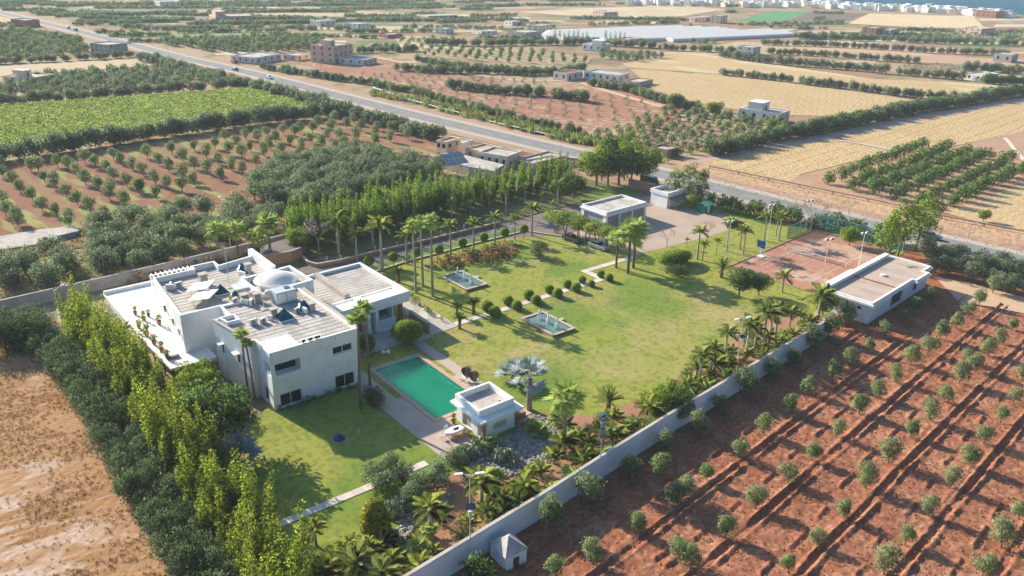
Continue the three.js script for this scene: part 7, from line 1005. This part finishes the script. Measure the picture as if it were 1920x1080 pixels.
  const b = thing('basketball_stand', 'basketball stand with a blue backboard at the edge of the clay court', 'basketball stand', G(1425, 482), -0.9); part('base', box(-0.7, 0.7, 0, 0.2, -1.2, 0.2), M.whitePaint, b); for (const x of [-0.4, 0.4]) part('post', rod(V3(x, 0.2, -0.8), V3(x, 2.4, 0.1), 0.06), M.whitePaint, b); part('backboard', box(-1.0, 1.0, 2.0, 3.6, 0.1, 0.18), mat(0.03, 0.13, 0.30, 0.5), b); part('frame', join([box(-1.06, -1.0, 1.95, 3.65, 0.08, 0.2), box(1.0, 1.06, 1.95, 3.65, 0.08, 0.2), box(-1, 1, 3.6, 3.65, 0.08, 0.2), box(-1, 1, 1.95, 2.0, 0.08, 0.2)]), M.whitePaint, b); part('hoop', (() => { const g = new THREE.TorusGeometry(0.23, 0.02, 5, 16); g.rotateX(Math.PI / 2); g.translate(0, 2.3, 0.45); return g; })(), M.red, b);
}
// ---------- lamp posts and poles ----------
function lampPost(name, label, base, topY, kind, turn = 0, group) {
  const t = thing(name, label, kind === 'wire' ? 'utility pole' : 'lamp post', G(...base), turn, group), h = heightAt(base, topY); part('pole', cyl(0, 0, -0.1, h, 0.08, 0.045, 8), kind === 'wire' ? mat(0.55, 0.48, 0.42, 0.9) : M.plastic, t);
  if (kind === 'flood') { part('crossbar', rod(V3(-0.7, h - 0.1, 0), V3(0.7, h - 0.1, 0), 0.04), M.plastic, t); for (const x of [-0.55, 0.55]) { const g = rbox(x - 0.28, x + 0.28, h - 0.05, h + 0.3, -0.2, 0.15); const l = part('floodlight', g, M.plastic, t); part('lens', box(x - 0.23, x + 0.23, h, h + 0.25, 0.15, 0.17), M.glass, l); } part('base_plate', box(-0.25, 0.25, -0.1, 0.06, -0.25, 0.25), M.concrete, t); }
  if (kind === 'street') { part('arm', rod(V3(0, h - 0.05, 0), V3(1.6, h + 0.35, 0), 0.05, 0.04), M.plastic, t); part('lamp_head', rbox(1.4, 2.2, h + 0.28, h + 0.42, -0.16, 0.16), M.plastic, t); }
  if (kind === 'double') { for (const s of [-1, 1]) { part('arm', rod(V3(0, h - 0.2, 0), V3(s * 0.7, h + 0.1, 0.1 * s), 0.04), M.plastic, t); part('lamp_head', rbox(s * 0.6 - 0.05, s * 1.45, h + 0.05, h + 0.2, -0.17 + 0.1 * s, 0.17 + 0.1 * s), M.whitePaint, t); } part('solar_panel', (() => { const g = box(-0.5, 0.5, 0, 0.05, -0.32, 0.32); g.rotateX(0.45); g.translate(0, h * 0.68, 0.35); return g; })(), mat(0.05, 0.07, 0.11, 0.25), t); part('battery_box', box(-0.2, 0.2, h * 0.56, h * 0.62, 0.06, 0.3), M.plastic, t); }
  if (kind === 'stack') { for (let i = 0; i < 5; i++) part('lamp_panel', rbox(-0.32, 0.32, h - 2.7 + i * 0.53, h - 2.24 + i * 0.53, 0.07, 0.2), i % 2 ? M.grey : mat(0.15, 0.20, 0.30, 0.5), t); part('top_cap', rbox(-0.3, 0.3, h, h + 0.4, -0.2, 0.2), mat(0.03, 0.10, 0.25, 0.5), t); }
  if (kind === 'wire') { part('crossarm', rod(V3(-0.8, h - 0.25, 0), V3(0.8, h - 0.25, 0), 0.06), M.wood, t); for (const x of [-0.7, 0, 0.7]) part('insulator', cyl(x, 0, h - 0.2, h + 0.05, 0.05, 0.04, 6), M.whitePaint, t); }
  return t;
}
const CG = 'floodlight poles around the tennis court';
lampPost('floodlight_pole', 'tall floodlight pole at the near side of the tennis court', [1530, 590], 450, 'flood', 0.4, CG); lampPost('floodlight_pole', 'slanting tall floodlight pole at the right of the tennis court', [1607, 513], 438, 'flood', 0.4, CG); lampPost('floodlight_pole', 'floodlight pole behind the basketball stand', [1437, 463], 385, 'flood', 0.4, CG); lampPost('floodlight_pole', 'floodlight pole at the far corner of the tennis court', [1510, 432], 377, 'flood', 0.4, CG); lampPost('floodlight_pole', 'floodlight pole on the lawn left of the court', [1362, 483], 416, 'flood', 0.4, CG);
lampPost('street_lamp', 'street lamp with curved arm on the near road side at right', [1808, 476], 424, 'street', 0.6); lampPost('solar_lamp', 'double solar lamp above the middle of the long wall', [1380, 694], 598, 'double', 0.5); lampPost('solar_lamp', 'double solar lamp with panel near the pump hut', [882, 1058], 890, 'double', 0.2); lampPost('lamp_column', 'pole with a stack of lamp panels outside the long wall', [1123, 897], 782, 'stack', 0.5); lampPost('street_lamp', 'lamp post behind the villa at the grove edge', [433, 470], 376, 'street', 2.4); lampPost('street_lamp', 'short lamp post at the left boundary wall', [108, 578], 545, 'street', 1.2);
[[[825, 207], 157, 'by the roadside reeds, left'], [[1052, 290], 246, 'at the road left of the gate trees'], [[1253, 296], 248, 'beside the mud brick ruin'], [[830, 340], 288, 'rising from the grove before the solar array'], [[905, 140], 110, 'in the red field, left'], [[992, 146], 127, 'in the red field near the white barn'], [[1287, 300], 232, 'at the start of the dirt track'], [[1436, 265], 231, 'along the tamarisk row'], [[1090, 160], 145, 'in front of the white farmhouse'], [[1226, 172], 158, 'right of the white farmhouse'], [[420, 114], 86, 'by the roadside house'], [[604, 152], 120, 'on the far verge below the pink house'], [[317, 108], 90, 'on the road verge at upper left'], [[897, 78], 66, 'before the pale blue house'], [[817, 131], 118, 'above the dark tree row'], [[1025, 88], 70, 'left of the cypresses']].forEach(([b, t, w]) => lampPost('utility_pole', 'thin utility pole ' + w, b, t, 'wire', 0.8, 'utility poles across the fields'));
// pipe on low posts along the far verge
{
  const t = thing('pipeline', 'rusty pipe on short posts along the far road verge', 'pipe'), q = P([[1330, 316], [1400, 330], [1480, 347], [1547, 361], [1663, 385], [1757, 408], [1847, 425], [1930, 441], [2050, 466]]);
  for (let i = 0; i < q.length - 1; i++) part('pipe_length', rod(q[i].clone().setY(0.75), q[i + 1].clone().setY(0.75), 0.22, 0.22, 8), mat(0.36, 0.24, 0.17, 0.9), t); along(q, 9, (p) => part('support', box(p.x - 0.2, p.x + 0.2, -0.05, 0.55, p.z - 0.2, p.z + 0.2), M.concrete, t));
  const w = thing('concrete_rail', 'white concrete rail behind the roadside reeds', 'rail'), r = P([[700, 168], [757, 188], [815, 204], [862, 216], [918, 232], [1005, 252], [1050, 262]]); for (let i = 0; i < r.length - 1; i += 1) { if (i === 3) continue; part('rail', rod(r[i].clone().setY(1.0), r[i + 1].clone().setY(1.0), 0.16, 0.16, 6), M.whitePaint, w); } along(r, 6, (p) => part('post', box(p.x - 0.12, p.x + 0.12, -0.05, 1.0, p.z - 0.12, p.z + 0.12), M.whitePaint, w));
}
// driveway bollard lights
{ let i = 0; const l = [[613, 490], [640, 487], [668, 479], [704, 470], [745, 462], [785, 452], [827, 440], [870, 428], [915, 418], [958, 408], [712, 508], [756, 494], [800, 482], [851, 469], [925, 440], [958, 432], [993, 424]]; const t0 = thing('bollard_light', '', 'bollard light'); part('post', cyl(0, 0, 0, 0.75, 0.09, 0.08, 8), M.whitePaint, t0); part('cap', cyl(0, 0, 0.75, 0.92, 0.14, 0.1, 8), M.whitePaint, t0); for (const [x, y] of l) { const lb = `small white bollard light beside the driveway, ${nth(i)} counting from the villa`; if (!i) { t0.position.copy(G(x, y)); tag(t0, lb, 'bollard light', 'bollard lights of the driveway'); } else copy(t0, G(x, y), 0, lb); i++; } }
// ---------- vehicles ----------
function car(label, px, turn, paint, s = 1, van = false) {
  const t = thing(van ? 'van' : 'car', label, van ? 'van' : 'car', G(...px).setY(0.045), turn); t.scale.setScalar(s);
  const sh = new THREE.Shape(), pts = van ? [[-2.2, 0.3], [2.2, 0.3], [2.25, 0.9], [1.9, 1.05], [1.5, 1.75], [-2.15, 1.85]] : [[-2.1, 0.3], [2.1, 0.3], [2.15, 0.7], [1.15, 0.88], [-2.1, 0.92]]; pts.forEach(([x, y], i) => i ? sh.lineTo(x, y) : sh.moveTo(x, y)); const g = new THREE.ExtrudeGeometry(sh, { depth: 1.5, bevelEnabled: true, bevelSize: 0.08, bevelThickness: 0.08, bevelSegments: 2 }); g.translate(0, 0, -0.75); part('body', norm(g), new THREE.MeshPhysicalMaterial({ color: paint, roughness: 0.35, clearcoat: 0.6 }), t);
  if (!van) { const c = new THREE.Shape(); [[-1.75, 0.9], [0.95, 0.88], [0.3, 1.4], [-1.2, 1.42]].forEach(([x, y], i) => i ? c.lineTo(x, y) : c.moveTo(x, y)); const cg = new THREE.ExtrudeGeometry(c, { depth: 1.26, bevelEnabled: true, bevelSize: 0.05, bevelThickness: 0.05, bevelSegments: 1 }); cg.translate(0, 0, -0.63); const cab = part('cabin_glass', norm(cg), M.glass, t); part('cabin_roof', rbox(-1.25, 0.35, 1.42, 1.5, -0.62, 0.62, 0.03), new THREE.MeshPhysicalMaterial({ color: paint, roughness: 0.35, clearcoat: 0.6 }), cab); } else part('windscreen', (() => { const q = box(1.45, 1.95, 1.1, 1.7, -0.65, 0.65); return q; })(), M.glass, t);
  for (const [x, zz] of [[-1.3, 0.78], [1.3, 0.78], [-1.3, -0.78], [1.3, -0.78]]) { const w = new THREE.CylinderGeometry(0.32, 0.32, 0.22, 14); w.rotateX(Math.PI / 2); w.translate(x, 0.32, zz); const o = part('wheel', w, M.dark, t); const hb = new THREE.CylinderGeometry(0.18, 0.18, 0.24, 10); hb.rotateX(Math.PI / 2); hb.translate(x, 0.32, zz); part('rim', hb, M.steel, o); }
  for (const zz of [-0.55, 0.55]) part('headlight', rbox(2.14, 2.24, 0.5, 0.66, zz - 0.15, zz + 0.15, 0.03), M.whitePaint, t); return t;
}
const RD = (90 - 136) * DEG;
car('white car on the road left of the motorbike', [505, 147.5], RD, lin(0.7, 0.7, 0.7)); car('dark car ahead of the white car on the road', [441, 132], RD + Math.PI, lin(0.06, 0.07, 0.08)); car('small pale car on the road before the grey house', [241, 81], RD, lin(0.5, 0.5, 0.5)); car('dark car half hidden by trees on the road at right', [1744, 447], RD, lin(0.03, 0.05, 0.06)); car('dark car parked at the right edge of the forecourt', [1377, 424], 0.5, lin(0.03, 0.035, 0.04)); car('dark car under the flat topped trees, left', [1072, 452], RD, lin(0.05, 0.05, 0.06)); car('silver car under the flat topped trees, right', [1122, 466], RD, lin(0.35, 0.36, 0.38)); car('dark jeep behind the gate wall', [1217, 344], RD, lin(0.03, 0.03, 0.03), 1.1, true); car('small red van parked by the roadside house', [440, 119], RD, lin(0.25, 0.04, 0.04), 1, true); car('dark van far along the road at upper left', [142, 58], RD, lin(0.08, 0.08, 0.09), 1, true); car('white van far along the road behind the dark van', [128, 54], RD, lin(0.6, 0.6, 0.6), 1, true);
// ---------- people ----------
function figure(t, joints, bones, res, size, cy) { // one continuous body from tapered bones
  const m = new MarchingCubes(res, M.cloth, false, false, 60000); m.isolation = 0; const half = size / 2;
  for (let i = 0; i < res; i++) for (let j = 0; j < res; j++) for (let k = 0; k < res; k++) { const p = V3((i / res * 2 - 1) * half, (j / res * 2 - 1) * half + cy, (k / res * 2 - 1) * half); let d = 1e3; for (const [a, b] of bones) { const A = joints[a], B = joints[b], pa = p.clone().sub(A.p), ba = B.p.clone().sub(A.p), h = Math.min(1, Math.max(0, pa.dot(ba) / ba.lengthSq())), q = pa.addScaledVector(ba, -h).length() - (A.r + (B.r - A.r) * h), kk = 0.04, hh = Math.max(kk - Math.abs(d - q), 0) / kk; d = Math.min(d, q) - hh * hh * kk / 4; } m.field[i + j * res + k * res * res] = -d; }
  m.update(); const n = m.count, P0 = m.positionArray.slice(0, n * 3), N0 = m.normalArray.slice(0, n * 3); for (let i = 0; i < n; i++) { P0[i * 3] *= half; P0[i * 3 + 1] = P0[i * 3 + 1] * half + cy; P0[i * 3 + 2] *= half; } const g = new THREE.BufferGeometry(); g.setAttribute('position', new THREE.BufferAttribute(P0, 3)); g.setAttribute('normal', new THREE.BufferAttribute(N0, 3)); g.computeVertexNormals(); return g;
}
{
  const t = thing('person', 'person in white clothes with a blue sash carrying a broom on the terrace path', 'person', G(793, 618).setY(0.06), 0.6), J = {}, j = (n, x, y, z0, r) => { J[n] = { p: V3(x, y, z0), r }; };
  j('hip', 0, 0.95, 0, 0.15); j('chest', 0, 1.32, 0.02, 0.17); j('neck', 0, 1.5, 0.02, 0.06); j('head', 0, 1.64, 0.04, 0.105); j('sl', -0.19, 1.42, 0, 0.075); j('el', -0.3, 1.2, 0.1, 0.05); j('hl', -0.28, 1.3, 0.33, 0.04); j('sr', 0.19, 1.42, 0, 0.075); j('er', 0.32, 1.25, 0.12, 0.05); j('hr', 0.2, 1.42, 0.3, 0.04); j('kl', -0.1, 0.5, 0.05, 0.085); j('al', -0.1, 0.08, -0.05, 0.055); j('fl', -0.11, 0.05, 0.12, 0.045); j('kr', 0.1, 0.5, 0.08, 0.085); j('ar', 0.1, 0.08, 0.1, 0.055); j('fr', 0.11, 0.05, 0.27, 0.045);
  for (let i = 0; i < 4; i++) { j('gl' + i, -0.31 + i * 0.022, 1.31, 0.40 - Math.abs(i - 1.5) * 0.01, 0.011); j('gr' + i, 0.17 + i * 0.022, 1.43, 0.37 - Math.abs(i - 1.5) * 0.01, 0.011); }
  const B = [['hip', 'chest'], ['chest', 'neck'], ['neck', 'head'], ['chest', 'sl'], ['sl', 'el'], ['el', 'hl'], ['chest', 'sr'], ['sr', 'er'], ['er', 'hr'], ['hip', 'kl'], ['kl', 'al'], ['al', 'fl'], ['hip', 'kr'], ['kr', 'ar'], ['ar', 'fr']]; for (let i = 0; i < 4; i++) B.push(['hl', 'gl' + i], ['hr', 'gr' + i]);
  part('body', figure(t, J, B, 56, 1.9, 0.9), M.skin, t); const cl = {}; for (const k in J) cl[k] = { p: J[k].p, r: J[k].r + 0.022 };
  part('shirt', figure(t, cl, [['hip', 'chest'], ['chest', 'sl'], ['sl', 'el'], ['chest', 'sr'], ['sr', 'er']], 44, 1.9, 0.9), M.cloth, t); part('trousers', figure(t, cl, [['hip', 'kl'], ['hip', 'kr']], 44, 1.9, 0.9), M.cloth, t); part('boots', figure(t, cl, [['al', 'fl'], ['ar', 'fr']], 44, 1.9, 0.9), M.dark, t); part('sash', (() => { const g = new THREE.TorusGeometry(0.185, 0.035, 6, 18); g.rotateX(Math.PI / 2); g.scale(1.05, 1, 0.95); g.translate(0, 1.06, 0.01); return g; })(), mat(0.03, 0.06, 0.22, 0.9), t); part('hair', ball(0, 1.69, 0.015, 0.115, 0.1, 0.12), M.dark, t);
  const br = thing('broom', 'long handled brown palm broom held over the shoulder', 'broom', G(793, 618).setY(0.06), 0.6); part('handle', rod(V3(-0.75, 1.12, 0.36), V3(0.55, 1.68, 0.36), 0.018), M.plastic, br); part('bristles', (() => { const L = new Leaves(); for (let i = 0; i < 90; i++) { const d = V3(1, rr(-0.35, 0.55), rr(-0.5, 0.5)).normalize(); L.leaf(V3(0.5, 1.66, 0.36), d, V3(0, 0.5, 0.8), rr(0.5, 0.85), 0.05, V3(0, 1, 0), [1, rr(0.6, 0.9), 0.6]); } return L.geo(); })(), LM.dry, br);
}
// ---------- garden furniture ----------
{
  seed(881); const pod = (x, y, turn, l) => { const t = thing('hanging_chair', l, 'hanging chair', G(x, y).setY(0.05), turn, 'hanging chairs by the pool'); const pr = []; for (let i = 0; i <= 14; i++) { const s = i / 14; pr.push(new THREE.Vector2(Math.max(0.02, 0.72 * Math.sin(Math.PI * (1 - s) ** 0.62) ** 0.85), 0.35 + s * 1.75)); } const g = new THREE.LatheGeometry(pr, 16, 0.75, 4.75); part('pod', g, M.wicker2 || (M.wicker2 = mat(0.16, 0.11, 0.085, 0.85, { side: THREE.DoubleSide })), t); part('cushion', rbox(-0.5, 0.5, 0.5, 0.68, -0.5, 0.5, 0.08), M.plastic, t); part('stand', new THREE.TubeGeometry(new THREE.CatmullRomCurve3([V3(0, 0.05, 0.9), V3(0, 0.05, -0.9), V3(0, 1.3, -1.0), V3(0, 2.15, -0.45), V3(0, 2.12, 0)]), 26, 0.035, 6), M.wicker, t); part('base', new THREE.TubeGeometry(new THREE.CatmullRomCurve3([V3(-0.7, 0.05, 0.7), V3(0, 0.05, 0.3), V3(0.7, 0.05, 0.7)]), 10, 0.035, 6), M.wicker, t); };
  pod(874, 713, -0.9, 'dark wicker hanging chair by the pool, left one'); pod(888, 721, -0.9, 'dark wicker hanging chair by the pool, right one');
  const tb = thing('garden_table', 'garden table under a pale cloth beside the pool house', 'table', G(853, 815).setY(0.05), HTURN); part('cloth', (() => { const s = new THREE.Shape(); const n = 28; for (let i = 0; i <= n; i++) { const a = i / n * 6.283, r = 1 + (i % 2 ? 0.03 : 0); s[i ? 'lineTo' : 'moveTo'](Math.cos(a) * 1.45 * r, Math.sin(a) * 0.65 * r); } const g = new THREE.ExtrudeGeometry(s, { depth: 0.3, bevelEnabled: true, bevelSize: 0.03, bevelThickness: 0.03, bevelSegments: 1 }); g.rotateX(-Math.PI / 2); g.translate(0, 0.48, 0); return norm(g); })(), M.cloth, tb); for (const [x, zz] of [[-1.1, -0.35], [1.1, -0.35], [-1.1, 0.35], [1.1, 0.35]]) part('leg', cyl(x, zz, 0, 0.48, 0.035), M.wicker, tb);
  const cloth2 = thing('towel', 'crumpled dark red towel on the garden table', 'towel', G(853, 815).setY(0.865), HTURN); part('fold', (() => { const gs = []; for (let i = 0; i < 7; i++) gs.push(ball(rr(-0.2, 0.5), 0.05, rr(-0.2, 0.2), rr(0.12, 0.25), 0.07, rr(0.1, 0.18), 8, 5)); return join(gs); })(), mat(0.22, 0.03, 0.05, 0.95), cloth2);
  const ch = (a, n, turn, m, l) => { const t = thing('garden_chair', l, 'chair', fromH(a, n, 0.05), HTURN + turn, 'chairs around the garden table'); part('seat', rbox(-0.25, 0.25, 0.4, 0.5, -0.25, 0.25, 0.04), m, t); part('backrest', rbox(-0.25, 0.25, 0.5, 0.95, -0.27, -0.2, 0.03), m, t); for (const [x, zz] of [[-0.22, -0.22], [0.22, -0.22], [-0.22, 0.22], [0.22, 0.22]]) part('leg', cyl(x, zz, 0, 0.4, 0.02, 0.02, 5), M.dark, t); for (const s of [-1, 1]) part('armrest', new THREE.TubeGeometry(new THREE.CatmullRomCurve3([V3(s * 0.27, 0.4, 0.25), V3(s * 0.3, 0.66, 0.22), V3(s * 0.3, 0.68, -0.1), V3(s * 0.27, 0.6, -0.24)]), 8, 0.018, 5), M.dark, t); };
  const [ta, tn] = toH(G(853, 815)); ch(ta - 0.8, tn - 1.1, Math.PI, mat(0.55, 0.30, 0.14, 0.9), 'garden chair with orange cushion, near the cacti'); ch(ta + 0.3, tn - 1.15, Math.PI, mat(0.60, 0.36, 0.18, 0.9), 'second garden chair with orange cushion'); ch(ta - 1.9, tn, Math.PI / 2, M.cloth, 'garden chair with white cushion at the pool end of the table'); ch(ta + 1.2, tn - 1.0, Math.PI, mat(0.70, 0.58, 0.44, 0.9), 'garden chair with cream cushion against the pool house'); ch(ta - 0.5, tn + 1.05, 0, M.cloth, 'garden chair with white cushion on the far side of the table');
  for (const [i, x, y] of [[0, 719, 664.5], [1, 728, 663.5]]) { const p = G(x, y); const o = thing('globe_lamp', i ? 'right one of two white globe lamps on the shaded grass' : 'left one of two white globe lamps on the shaded grass', 'globe lamp', p, 0, 'white globe lamps'); part('globe', ball(0, 0.36, 0, 0.34, 0.34, 0.34, 18, 12), M.whitePaint, o); part('base', cyl(0, 0, 0, 0.05, 0.2, 0.18, 12), M.grey, o); }
  const bt = thing('play_tent', 'round dark blue pop-up tent in the shade on the small lawn', 'tent', G(636, 823), 0); part('canopy', (() => { const pr = [[1.15, 0], [1.12, 0.12], [0.95, 0.3], [0.6, 0.52], [0.25, 0.9], [0.02, 1.05]].map(([x, y]) => new THREE.Vector2(x, y)); const g = new THREE.LatheGeometry(pr, 20); return g; })(), mat(0.012, 0.04, 0.17, 0.7, { side: THREE.DoubleSide }), bt); bt.scale.setScalar(0.72); part('rim', (() => { const g = new THREE.TorusGeometry(1.15, 0.035, 5, 28); g.rotateX(Math.PI / 2); g.translate(0, 0.04, 0); return g; })(), M.plastic, bt);
  const sp = (x, y, l) => { const t = thing('garden_light', l, 'garden light', G(x, y), 0, 'small spike lights on the lawns'); part('spike', cyl(0, 0, 0, 0.7, 0.03, 0.03, 6), M.whitePaint, t); part('head', cyl(0, 0, 0.7, 0.85, 0.09, 0.07, 8), M.whitePaint, t); }; sp(673, 815, 'small white spike light beside the blue tent'); sp(811, 637, 'small white spike light in the villa shadow'); sp(1117, 663, 'small spike light in the middle of the big lawn'); sp(1115, 483, 'small spike light on the upper lawn'); sp(1326, 537, 'small spike light near the reedy bush');
  // patio set in the porch, pots on the terraces
  const pt = thing('patio_table', 'small patio table before the porch balustrade', 'table', fromH(24.0, 10.6, 0.056), HTURN); part('top', rbox(-0.7, 0.7, 0.7, 0.76, -0.5, 0.5, 0.02), M.pave, pt); for (const [x, zz] of [[-0.6, -0.4], [0.6, -0.4], [-0.6, 0.4], [0.6, 0.4]]) part('leg', cyl(x, zz, 0, 0.7, 0.03), M.steel, pt);
  const pot = (a, n, y, s, m, l, crown) => { const t = thing('potted_plant', l, 'potted plant', fromH(a, n, y), a, 'potted plants around the villa'); t.scale.setScalar(s * 0.75); part('pot', (() => { const pr = [[0.2, 0], [0.26, 0.05], [0.38, 0.5], [0.36, 0.75], [0.42, 0.8], [0.42, 0.86], [0.34, 0.86]].map(([x, yy]) => new THREE.Vector2(x, yy)); return new THREE.LatheGeometry(pr, 14); })(), m, t); part('foliage', crown, LM.bright, t); };
  const pg = crownGeo(roundPuffs(0.5, 0.4, 1.3, 7, 0.35), 240, 0.22), pg2 = crownGeo(roundPuffs(0.3, 0.5, 1.4, 6, 0.3), 180, 0.25);
  [[-5.9, 30.5, 1.2, 'against the bright west wall'], [-7.4, 33.5, 1.1, 'on the white terrace, beside the feather palm'], [-8.8, 31, 1.0, 'at the outer edge of the white terrace'], [-8.6, 27.5, 1.3, 'tall one among the terrace posts'], [-8.5, 24.0, 1.2, 'on the terrace edge, middle'], [-8.3, 21.0, 1.1, 'on the terrace edge, near'], [-8.3, 18.4, 1.0, 'at the front corner of the terrace'], [-7.9, 36.5, 1.0, 'at the back of the white terrace']].forEach(([a, n, s, w], i) => pot(a, n, 2.6, s, M.terracotta, 'terracotta pot plant ' + w, i % 2 ? pg2 : pg));
  pot(17.4, -16.9, 0.05, 1.0, M.terracotta, 'potted yellow plant at the pool corner of the pool house', pg2); pot(-6.4, 34.6, 2.6, 0.9, M.wood, 'small clipped tree in a pot on the white terrace', pg);
  const lt = thing('terrace_lounger', 'pair of low wicker seats joined on the terrace front', 'lounger', fromH(-7.6, 18.0, 2.6), HTURN); part('seat', rbox(-0.9, 0.9, 0.15, 0.35, -0.35, 0.35, 0.05), M.wicker, lt); part('backrest', (() => { const g = rbox(-0.9, -0.8, 0.35, 0.8, -0.35, 0.35, 0.03); return g; })(), M.wicker, lt); for (const [x, zz] of [[-0.8, -0.3], [0.8, -0.3], [-0.8, 0.3], [0.8, 0.3]]) part('leg', cyl(x, zz, 0, 0.15, 0.03), M.dark, lt);
}
// rubble and slabs at the left orchard edge
{ seed(883); solo('concrete_slab', prism(P([[0, 445], [90, 430], [150, 432], [140, 445], [60, 462], [0, 470]]).map((p) => [p.x, p.z]), -0.05, 0.28), M.concrete, 'broken pale concrete slab at the left orchard edge', 'slab'); solo('concrete_slab', prism(P([[98, 436], [140, 430], [150, 440], [108, 450]]).map((p) => [p.x, p.z]), 0.3, 0.9), M.roof, 'raised pale concrete tank top at the left orchard edge', 'slab'); }
renderer.render(scene, camera);
